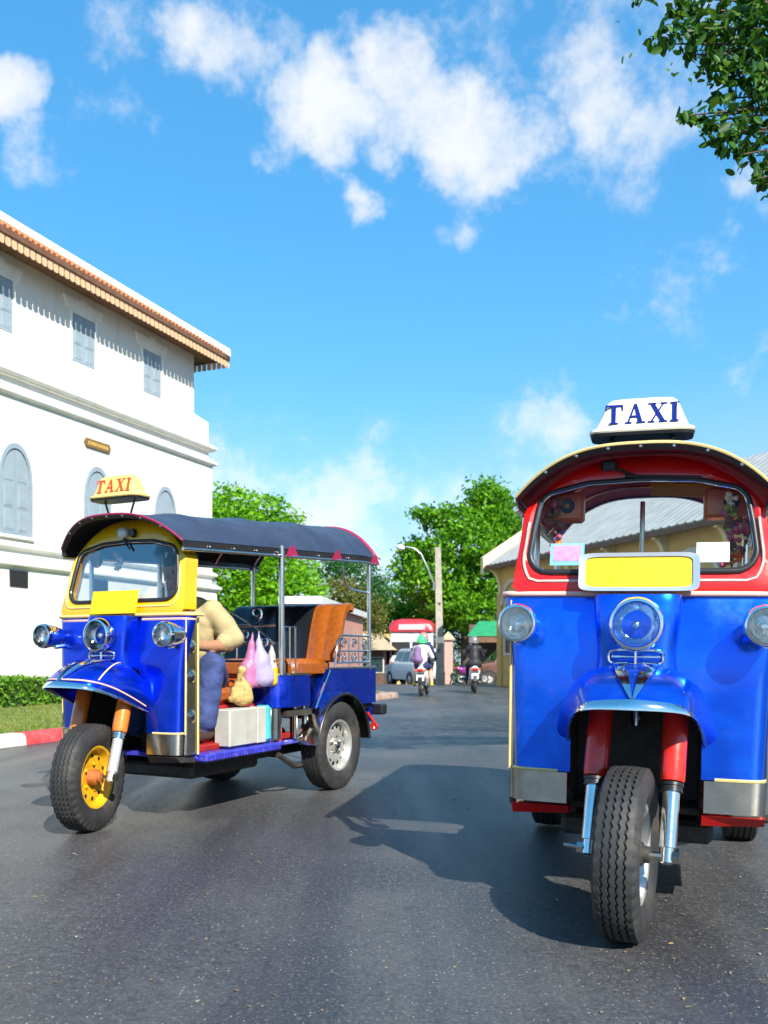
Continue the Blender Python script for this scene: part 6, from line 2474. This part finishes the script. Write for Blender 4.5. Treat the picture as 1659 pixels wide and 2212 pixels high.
# two on the first, one on the second
c, hd = seated(.05, .84, .02, (0, 1, 2, 3), feet=(.24, .35, .32), arms=(.14, .38, 1.05), bare_leg=True)
p1 = sdf_mesh('person', c, ['skin_light', 'white_shirt', 'navy_cloth', 'yellow_shoe'], 0.02, 0.03, None, label='passenger in white shirt and green helmet with a purple backpack', cat='person')
p1.matrix_world = Matrix.Translation(S1) @ Matrix.Rotation(R(-10), 4, 'Z') @ RS
helmet(p1, hd + V3(0, 0, .015), 'helmet_green')
bp = sdf_mesh('backpack', [(V3(-.03, -.16, 1.0), V3(-.03, -.15, 1.26), .125, .10, 0), (V3(-.10, -.17, .98), V3(.05, -.17, .98), .09, .09, 0), (V3(-.03, -.24, 1.0), V3(-.03, -.23, 1.1), .06, .06, 0)],
              ['purple_bag'], 0.02, 0.05, None, label='purple backpack on the white-shirted passenger', cat='backpack')
bp.matrix_world = p1.matrix_world @ Matrix.Translation((-.05, -.02, 0))
c, hd = seated(.42, .93, .03, (0, 1, 2, 3), feet=(.15, .85, .40), arms=(.30, .86, 1.0))
p2 = sdf_mesh('person', c, ['skin', 'navy_cloth', 'dark_cloth', 'shoe'], 0.02, 0.03, None, label='scooter driver in dull pink helmet in front of the passenger', cat='person')
p2.matrix_world = Matrix.Translation(S1) @ Matrix.Rotation(R(-10), 4, 'Z') @ RS
helmet(p2, hd + V3(0, 0, .015), 'helmet_pink')
c, hd = seated(.22, .88, .06, (0, 1, 2, 3), feet=(.22, .45, .30), arms=(.33, .86, 1.0))
p3 = sdf_mesh('person', c, ['skin', 'black_jacket', 'dark_cloth', 'shoe'], 0.02, 0.03, None, label='rider in black jacket and silver helmet on the white motorbike', cat='person')
p3.matrix_world = Matrix.Translation(S2) @ Matrix.Rotation(R(-3), 4, 'Z') @ RS
helmet(p3, hd + V3(0, 0, .015), 'helmet_silver')

M['purple_paint'] = material('purple scooter paint', (0.22, 0.03, 0.20), 0.3, coat=0.5)
scooter(g(*at(995, 1412, 39).xy), R(-65), 'purple_paint', 'purple scooter parked beyond the riders near the gate pillar', plate=False)


def standing(loc, rz, mats, label, stride=.1):
    c = []
    for k in (-1, 1):
        hp, kn, an = V3(.09 * k, 0, .88), V3(.10 * k, .04 + stride * .3 * k, .48), V3(.10 * k, stride * k, .09)
        c += [(hp, kn, .10, .07, 2), (kn, an, .068, .045, 2), (an + V3(0, -.05, -.04), an + V3(0, .14, -.045), .045, .038, 3)]
        sh, el, wr = V3(.19 * k, 0, 1.38), V3(.25 * k, -.02, 1.10), V3(.24 * k, .10, .88)
        c += [(sh, el, .058, .046, 1), (el, wr, .042, .03, 0)]
        for f in (-.02, 0, .02):
            c.append((wr, wr + V3(.0, .03 + f, -.11), .022, .010, 0, .008))
    c += [(V3(0, 0, .90), V3(0, 0, 1.10), .135, .13, 2), (V3(0, 0, 1.05), V3(0, 0, 1.33), .135, .15, 1), (V3(-.13, 0, 1.38), V3(.13, 0, 1.38), .075, .075, 1), (V3(0, 0, 1.40), V3(0, .01, 1.50), .055, .05, 0)]
    c += head_caps(V3(0, .02, 1.58), V3(0, 1, 0), 0, 4)
    o = sdf_mesh('person', c, mats, 0.02, 0.03, None, label=label, cat='person')
    o.matrix_world = Matrix.Translation(loc) @ Matrix.Rotation(rz, 4, 'Z')
    return o


standing(g(*at(953, 1412, 44).xy), R(20), ['skin', 'navy_cloth', 'jean_light', 'shoe', 'hair'], 'pedestrian in navy top and light jeans beside the lamp pole')
standing(g(*at(969, 1412, 43.4).xy), R(-30), ['skin', 'black_jacket', 'dark_cloth', 'shoe', 'hair'], 'pedestrian all in black walking next to the one in jeans', .16)


# ------------------------------------------------------------------ parked and passing vehicles
def car(name, loc, rz, L, W, Hh, paint, label, cat, hood=0.28, roof0=0.30, roof1=0.97, waist=0.55, bed=None):
    """front towards +y, origin under the middle"""
    o = empty(name, loc, rz, label=label, cat=cat)
    hw = W / 2
    zb = 0.30
    zw = zb + (Hh - zb) * waist
    # lower body: rings along the length
    rings = []
    for t, wsc, ztop, zlow in ((0, .90, zw - .10, zb + .10), (.02, .96, zw - .02, zb + .02), (.10, 1, zw, zb), (.5, 1, zw, zb), (.70, 1, zw, zb), (.74, 1, zw - .01, zb), (.95, .97, zw - .16, zb + .02), (.985, .93, zw - .22, zb + .05), (1.0, .86, zw - .28, zb + .12)):
        y = -L / 2 + L * t
        w_ = hw * wsc
        rings.append([(-w_ * .97, y, zlow), (w_ * .97, y, zlow), (w_, y, zlow + .12), (w_ * 1.0, y, ztop - .14), (w_ * .975, y, ztop - .03), (w_ * .93, y, ztop), (-w_ * .93, y, ztop), (-w_ * .975, y, ztop - .03), (-w_, y, ztop - .14), (-w_, y, zlow + .12)])
    mb = MB()
    mb.rings(rings)
    mb.build('body', paint, o, 35)
    # cabin
    y0, y1 = -L / 2 + L * (0.015 if bed is None else bed), -L / 2 + L * 0.74
    r0, r1 = y0 + (.22 if bed is None else .12), y1 - L * .13
    mb = MB()
    top = Hh - .015
    low = [(-hw * .93, y0, zw - .01), (hw * .93, y0, zw - .01), (hw * .93, y1, zw - .01), (-hw * .93, y1, zw - .01)]
    hi_ = [(-hw * .76, r0, top - .05), (hw * .76, r0, top - .05), (hw * .76, r1, top - .05), (-hw * .76, r1, top - .05)]
    cap_ = [(-hw * .70, r0 + .08, Hh), (hw * .70, r0 + .08, Hh), (hw * .70, r1 - .08, Hh), (-hw * .70, r1 - .08, Hh)]
    mb.rings([low, hi_, cap_])
    mb.build('cabin', paint, o, 25)

    def on_side(k, t0, t1, v0, v1, name_='window'):
        def P(t, v):
            ya, yb_ = y0 + (y1 - y0) * t, r0 + (r1 - r0) * t
            return (k * (hw * .93 + (hw * .76 - hw * .93) * v + .004), ya + (yb_ - ya) * v, zw - .01 + (top - .05 - zw + .01) * v)
        mb = MB()
        mb.add([P(t0, v0), P(t1, v0), P(t1, v1), P(t0, v1)], [(0, 1, 2, 3)])
        mb.build(name_, 'car_glass', o, solid=(0.006, 0))
    for k in (-1, 1):
        for t0, t1 in (((.05, .30), (.34, .62), (.66, .95)) if bed is None else ((.06, .46), (.52, .95))):
            on_side(k, t0, t1, .12, .88)
    for (ya, yb_, d) in ((y0, r0, -1), (y1, r1, 1)):
        def P(u, v):
            return (u * (hw * .93 + (hw * .76 - hw * .93) * v), ya + (yb_ - ya) * v + d * .005, zw - .01 + (top - .04 - zw) * v)
        mb = MB()
        mb.add([P(-.88, .10), P(.88, .10), P(.88, .88), P(-.88, .88)], [(0, 1, 2, 3)])
        mb.build('window', 'car_glass', o, solid=(0.006, 0))
    if bed is not None:
        mb = MB()
        mb.box(-hw * .86, hw * .86, -L / 2 + .06, -L / 2 + L * bed - .06, zw + .001, zw + .012)
        mb.build('bed_floor', 'grime', o)
    for k in (-1, 1):
        for t in (.19, .80):
            w = empty('wheel', (k * (hw - .09), -L / 2 + L * t, .33))
            w.parent = o
            mb = MB()
            mb.lathe([(.20, -.10), (.31, -.10), (.33, -.07), (.33, .07), (.31, .10), (.20, .10)], (0, 0, 0), (1, 0, 0), 28)
            mb.build('tyre', 'rubber', w, 40)
            mb = MB()
            mb.lathe([(.21, .085 * k), (.19, .07 * k), (.08, .08 * k), (.03, .10 * k)], (0, 0, 0), (1, 0, 0), 20, cap1=True)
            mb.build('rim', 'silver_rim', w, 40)
            mb = MB()
            mb.lathe([(.40, k * .096), (.36, k * .10), (.335, k * .096)], (0, 0, 0), (1, 0, 0), 28)
            mb.build('arch', 'black', w)
        mb = MB()
        x0, x1 = sorted((k * hw * .72, k * hw * .93))
        mb.box(x0, x1, -L / 2 - .012, -L / 2 + .10, zw - .36, zw - .12, .02)
        mb.build('tail_lamp', 'red_plastic', o, 40)
        mb = MB()
        mb.box(x0, x1, L / 2 - .20, L / 2 - .03, zw - .36, zw - .24, .03)
        mb.build('headlamp', 'lens_white', o, 40)
        mb = MB()
        mb.box(*sorted((k * (hw * .94), k * (hw + .17))), y1 - .34, y1 - .24, zw + .02, zw + .16, .03)
        mb.build('mirror', paint, o, 40)
    for y, d in ((-L / 2 - .03, 1), (L / 2 - .09, 1)):
        mb = MB()
        mb.box(-hw * .92, hw * .92, y, y + .12, zb + .05, zb + .25, .04)
        mb.build('bumper', 'bumper_grey', o, 40)
    mb = MB()
    mb.box(-.20, .20, -L / 2 - .022, -L / 2 + .02, zw - .30, zw - .17, .004)
    mb.build('number_plate', 'white_paint', o)
    mb = MB()
    for k in (-1, 1):
        mb.box(*sorted((k * hw * .60, k * hw * .64)), r0 + .2, r1 - .2, Hh + .001, Hh + .05, .01)
    mb.build('roof_rack', 'steel', o)
    return o


M['silver_paint'] = material('silver car paint', (0.74, 0.74, 0.72), 0.35, metal=0.0, coat=0.6, vary=0.04)
M['brown_paint'] = material('brown car paint', (0.13, 0.055, 0.035), 0.3, metal=0.3, coat=0.6, vary=0.05)
M['grey_paint'] = material('dark grey car paint', (0.09, 0.09, 0.095), 0.3, metal=0.4, coat=0.6)
M['bumper_grey'] = material('grey bumper plastic', (0.30, 0.31, 0.31), 0.5)
M['lens_white'] = material('clear lamp plastic', (0.7, 0.7, 0.68), 0.15, coat=0.5)
p = at(897, 1412, 44.5)
car('parked_car', (p.x, 45.6, gz(45.4)), R(22), 4.3, 1.75, 1.86, 'silver_paint', 'silver estate car seen from behind beside the lawn corner', 'car')
p = at(1085, 1412, 42)
car('parked_car', (p.x + .55, 42.5, gz(42.5)), R(102), 4.9, 1.75, 1.78, 'brown_paint', 'brown pickup truck parked side-on under the green awning', 'truck', bed=.36)
p = at(812, 1412, 46)
car('parked_car', (p.x - .9, 52, gz(52)), R(60), 4.2, 1.7, 1.5, 'grey_paint', 'dark grey car partly hidden behind the silver estate car', 'car')

# the bus
M['bus_red'] = material('red bus paint', (0.55, 0.03, 0.045), 0.35, coat=0.4, vary=0.06)
M['bus_cream'] = material('cream bus paint', (0.72, 0.74, 0.72), 0.4, coat=0.3, vary=0.04)
M['board_pink'] = material('faded route board', (0.75, 0.52, 0.54), 0.5, vary=0.12, vscale=10)
p = at(888, 1412, 50)
bus = empty('city_bus', (p.x, 50.0, gz(50)), R(-6), label='red and cream city bus facing the street behind the silver car', cat='bus')
bus.scale = (1, 1, 1.13)
hw, Lb, Hb = 1.28, 9.5, 3.45
mb = MB()
mb.rings([[(-hw * q, y, .35), (hw * q, y, .35), (hw * q, y, 1.45), (-hw * q, y, 1.45)] for q, y in ((.95, 0), (1, .12), (1, Lb))])
mb.build('lower_body', 'bus_cream', bus)
mb = MB()
mb.rings([[(-hw * q, y, 1.452), (hw * q, y, 1.452), (hw * q * .97, y, 2.75), (-hw * q * .97, y, 2.75)] for q, y in ((.93, .04), (.985, .16), (.985, Lb))])
mb.build('window_band', 'bus_cream', bus)
mb = MB()
rr_ = []
for q, y, zt in ((.93, -.10, 3.05), (.98, .0, 3.22), (1, .35, 3.40), (1, Lb, 3.40)):
    rr_.append([(-hw * q, y, 2.752), (hw * q, y, 2.752), (hw * q, y, zt - .32), (hw * q * .85, y, zt - .10), (hw * q * .45, y, zt), (-hw * q * .45, y, zt), (-hw * q * .85, y, zt - .10), (-hw * q, y, zt - .32)])
mb.rings(rr_)
mb.build('roof', 'bus_red', bus, 30)
mb = MB()
mb.box(-hw * .55, hw * .62, -.16, -.02, 2.83, 3.10, .02)
mb.build('route_board', 'board_pink', bus)
for x0, x1 in ((-hw * .88, -.06), (.06, hw * .88)):
    mb = MB()
    mb.box(x0, x1, .018, .06, 1.55, 2.22, .03)
    mb.build('windscreen', 'car_glass', bus)
    mb = MB()
    mb.box(x0, x1, .010, .05, 2.24, 2.70, .01)
    mb.build('sun_strip', 'white_paint', bus)
for k in (-1, 1):
    for i in range(7):
        mb = MB()
        x0, x1 = sorted((k * hw * .955, k * hw * .995))
        mb.box(x0, x1, .7 + i * 1.22, 1.75 + i * 1.22, 1.60, 2.60, .02)
        mb.build('side_window', 'car_glass', bus)
    mb = MB()
    mb.lathe([(.02, .0), (.12, .01), (.14, .05)], (k * .85, -.03, .85), (0, 1, 0), 16, cap0=True)
    mb.build('headlamp', 'lens_white', bus, 40)
    mb = MB()
    mb.box(*sorted((k * hw * 1.0, k * hw * 1.16)), -.12, -.06, 1.8, 2.2, .02)
    mb.build('mirror', 'black', bus)
    for y in (1.9, 7.2):
        mb = MB()
        mb.lathe([(.2, -.14), (.46, -.14), (.48, -.1), (.48, .1), (.46, .14), (.2, .14)], (k * (hw - .14), y, .48), (1, 0, 0), 24, cap0=True, cap1=True)
        mb.build('wheel', 'rubber', bus, 40)
mb = MB()
mb.box(-hw * .9, hw * .9, -.08, .05, .36, .58, .03)
mb.build('bumper', 'bus_red', bus)
mb = MB()
mb.box(-hw * .93, hw * .93, -.012, .0, 1.0, 1.30)
mb.build('front_stripe', 'bus_red', bus)


# ------------------------------------------------------------------ things carried in the taxis
def thin_plastic(name, col):
    m = material(name, col, 0.28, coat=0.3, vary=0.08, vscale=14, bump=0.8, bscale=16)
    w = NT(m.node_tree)
    b = w.n['Principled BSDF']
    tr = w.new('ShaderNodeBsdfTranslucent')
    tr.inputs['Color'].default_value = (*col, 1)
    mx = w.new('ShaderNodeMixShader')
    mx.inputs[0].default_value = 0.4
    w.link(b.outputs[0], mx.inputs[1])
    w.link(tr.outputs[0], mx.inputs[2])
    w.link(mx.outputs[0], w.n['Material Output'].inputs['Surface'])
    return m


M['lilac_plastic'] = thin_plastic('lilac plastic bag', (0.62, 0.56, 0.82))
M['pink_plastic'] = thin_plastic('pink plastic bag', (0.75, 0.28, 0.52))
M['clear_plastic'] = thin_plastic('clear plastic bag', (0.70, 0.68, 0.62))
M['juice'] = material('orange juice', (0.80, 0.48, 0.02), 0.2, coat=0.5)
M['yellow_plush'] = material('tan patterned cloth', (0.52, 0.35, 0.12), 0.9, vary=0.2, vscale=30, bump=0.6, bscale=60, dirt=(0.06, 0.035, 0.015), dscale=24, damt=0.95)
M['plush_dark'] = material('dark trim', (0.05, 0.03, 0.02), 0.8)


TA_BAG = TA @ Matrix.Translation((.43, 1.10, 1.10)) @ Matrix.Diagonal((.78, .78, .82, 1)) @ Matrix.Translation((-.43, -1.10, -1.10))


def hung(name, caps, mats, T, label, cat, h=0.010, k=0.03):
    o = sdf_mesh(name, caps, mats, h, k, None, (0.009, (0,)) if 'bag' in name else None, label=label, cat=cat)
    o.matrix_world = T
    return o


hung('plastic_bag', [(V3(.44, 1.10, 1.13), V3(.44, 1.10, 1.03), .012, .022, 0), (V3(.44, 1.10, 1.04), V3(.455, 1.115, .90), .022, .062, 0), (V3(.455, 1.115, .90), V3(.47, 1.13, .76), .062, .070, 0), (V3(.45, 1.08, .86), V3(.45, 1.09, .76), .045, .05, 0), (V3(.48, 1.17, .84), V3(.49, 1.18, .74), .04, .045, 0)],
     ['lilac_plastic'], TA_BAG, 'lilac plastic bag hanging from the rail behind the driver', 'bag')
hung('plastic_bag', [(V3(.40, 1.07, 1.12), V3(.40, 1.05, 1.02), .010, .02, 0), (V3(.40, 1.05, 1.03), V3(.385, 1.04, .84), .02, .065, 0), (V3(.38, 1.03, .84), V3(.38, 1.03, .735), .065, .072, 0), (V3(.42, 1.09, .78), V3(.42, 1.11, .735), .05, .055, 0)],
     ['pink_plastic'], TA_BAG, 'pink plastic bag behind the lilac one in the yellow taxi', 'bag')
hung('drink_bag', [(V3(.47, 1.20, 1.06), V3(.47, 1.20, .97), .006, .014, 0), (V3(.47, 1.20, .97), V3(.475, 1.20, .88), .014, .034, 0), (V3(.475, 1.20, .875), V3(.475, 1.20, .80), .035, .036, 1, .004)],
     ['clear_plastic', 'juice'], TA, 'clear drink bag of orange juice hanging by the steel post', 'bag', .008)
hung('cloth_bag', [(V3(.40, .95, .705), V3(.40, .95, .775), .058, .048, 0), (V3(.43, .97, .70), V3(.43, .97, .76), .045, .036, 0), (V3(.40, .945, .79), V3(.405, .94, .84), .034, .020, 0), (V3(.405, .94, .835), V3(.415, .945, .875), .016, .026, 0, .01), (V3(.385, .90, .70), V3(.39, .905, .745), .036, .03, 0)],
     ['yellow_plush'], TA, 'tan patterned cloth bag tied at the neck, standing on the battery box', 'bag', .007, .012)

# hanging ornaments and notices seen through the windscreens
FL = ['fl_brown', 'fl_pink', 'fl_white', 'fl_orange', 'fl_violet', 'fl_green']
for n_, c_ in zip(FL, [(0.16, 0.07, 0.03), (0.55, 0.10, 0.18), (0.75, 0.68, 0.55), (0.72, 0.22, 0.02), (0.22, 0.16, 0.34), (0.30, 0.32, 0.05)]):
    M[n_] = material('ornament ' + n_[3:], c_, 0.6, vary=0.15, vscale=40)


def garland(x, y, z0, z1, T, seq, label, wid=.03):
    r_ = random.Random(label)
    caps = [(V3(x, y, z0 + .03), V3(x, y, z1), .004, .004, 0)]
    n = int((z0 - z1) / .022)
    for i in range(n):
        t = i / n
        z = z0 + (z1 - z0) * t
        col = seq[min(len(seq) - 1, int(t * len(seq)))]
        for _ in range(3):
            a = r_.uniform(0, 6.28)
            q = wid * r_.uniform(.3, 1.0)
            p0 = V3(x + q * math.cos(a), y + q * .6 * math.sin(a), z + r_.uniform(-.012, .012))
            caps.append((V3(x, y, z), p0, .006, .006, col, .004))
            caps.append((p0, p0 + V3(.002, 0, 0), .012 * r_.uniform(.7, 1.3), .012, col if r_.random() < .75 else r_.randrange(6), .003))
    o = sdf_mesh('hanging_garland', caps, FL, .006, .006, None, label=label, cat='ornament')
    o.matrix_world = T


garland(-.335, .47, 1.60, 1.34, TB, [0, 0, 0, 4, 1, 2], 'brown and violet garland hanging at the red taxi windscreen, darker of two', .045)
garland(.335, .45, 1.58, 1.31, TB, [2, 5, 0, 1, 0, 3], 'bright garland of red and orange flowers at the red taxi windscreen', .042)
garland(-.155, .46, 1.58, 1.48, TA, [1, 3, 2, 2], 'small beige charm hanging behind the yellow taxi windscreen', .022)


def card(name, T, x0, x1, y, z0, z1, mat, label, cat, tilt=.2, border=None):
    mb = MB()
    pt = lambda a, b, d: (a, y + (b - z0) * tilt + d, b)
    mb.prism([(x0, z0), (x1, z0), (x1, z1), (x0, z1)], pt, 0, .002)
    o = mb.build(name, mat, None, label=label, cat=cat)
    o.matrix_world = T
    if border:
        b = .012
        mb = MB()
        mb.prism([(x0 + b, z0 + b * 1.4), (x1 - b, z0 + b * 1.4), (x1 - b, z1 - b * .6), (x0 + b, z1 - b * .6)], pt, -.0015, -.0003)
        mb.build('print', border, o)
    return o


card('paper_notice', TB, -.335, -.205, .335, 1.318, 1.405, 'paper_teal', 'teal-edged pink notice standing inside the red taxi windscreen', 'paper', .2, 'paper_pink')
card('paper_notice', TB, .205, .320, .335, 1.325, 1.400, 'paper_white', 'blank white notice standing inside the red taxi windscreen', 'paper')
for s, x0, x1 in ((-1, -.395, -.225), (1, .235, .395)):
    mb = MB()
    mb.box(x0, x1, .50, .60, 1.515, 1.632, .012)
    vb = mb.build('visor_box', 'visor_orange', tb, 40)
    mb = MB()
    mb.lathe([(.030, 0), (.026, -.004), (.010, -.002)], ((x0 + x1) / 2 + .02, .499, 1.575), (0, 1, 0), 16)
    mb.build('speaker', 'black', vb)
mb = MB()
mb.add([(.03, .78, 1.655), (.33, .70, 1.62), (.33, .70, 1.69), (.03, .78, 1.72)], [(0, 1, 2, 3)])
mb.build('ceiling_banner', 'banner_yellow', tb, solid=(.004, 0))
mb = MB()
mb.tube([(-.30, .47, 1.62), (-.31, .45, 1.58)], .006, 6)
mb.lathe([(.052, .012), (.056, .004), (.052, -.004)], (-.315, .44, 1.565), (0.15, 1, 0), 20, cap0=True)
mr = mb.build('rear_mirror', 'black', ta, 40)
mb = MB()
mb.lathe([(.050, 0), (.002, 0)], (-.315, .4385, 1.565), (0.15, 1, 0), 20)
mb.build('mirror_glass', 'chrome', mr)
mb = MB()
mb.box(.30, .40, .47, .56, 1.50, 1.63, .02)
mb.build('visor_box', 'black', ta, 40)

# ------------------------------------------------------------------ litter on the road
k = 900
lx = rng.uniform(-2.6, 3.2, k)
ly = 1.9 + rng.uniform(0, 1, k) ** 2.0 * 9.0
sz = rng.uniform(.004, .013, k)
lm = leaf_material('dry leaf scrap', [(0.30, 0.16, 0.05), (0.45, 0.33, 0.16), (0.20, 0.10, 0.04), (0.50, 0.46, 0.36)], 0.1, 0.7)
th = rng.uniform(0, 6.28, k)
c_, s_ = np.cos(th), np.sin(th)
z0_ = np.full(k, .003)
A4 = np.stack([np.stack([lx - c_ * sz, ly - s_ * sz, z0_], 1), np.stack([lx + s_ * sz * .5, ly - c_ * sz * .5, z0_ + sz * .35], 1), np.stack([lx + c_ * sz, ly + s_ * sz, z0_ + .001], 1), np.stack([lx - s_ * sz * .5, ly + c_ * sz * .5, z0_ + sz * .25], 1)], 1).reshape(-1, 3)
i_ = np.arange(k) * 4
link('leaf_litter', fast_mesh('leaf_litter', A4, np.stack([i_, i_ + 1, i_ + 2, i_ + 3], 1), lm), None, label='dry leaf scraps scattered over the asphalt', cat='litter', kind='stuff')
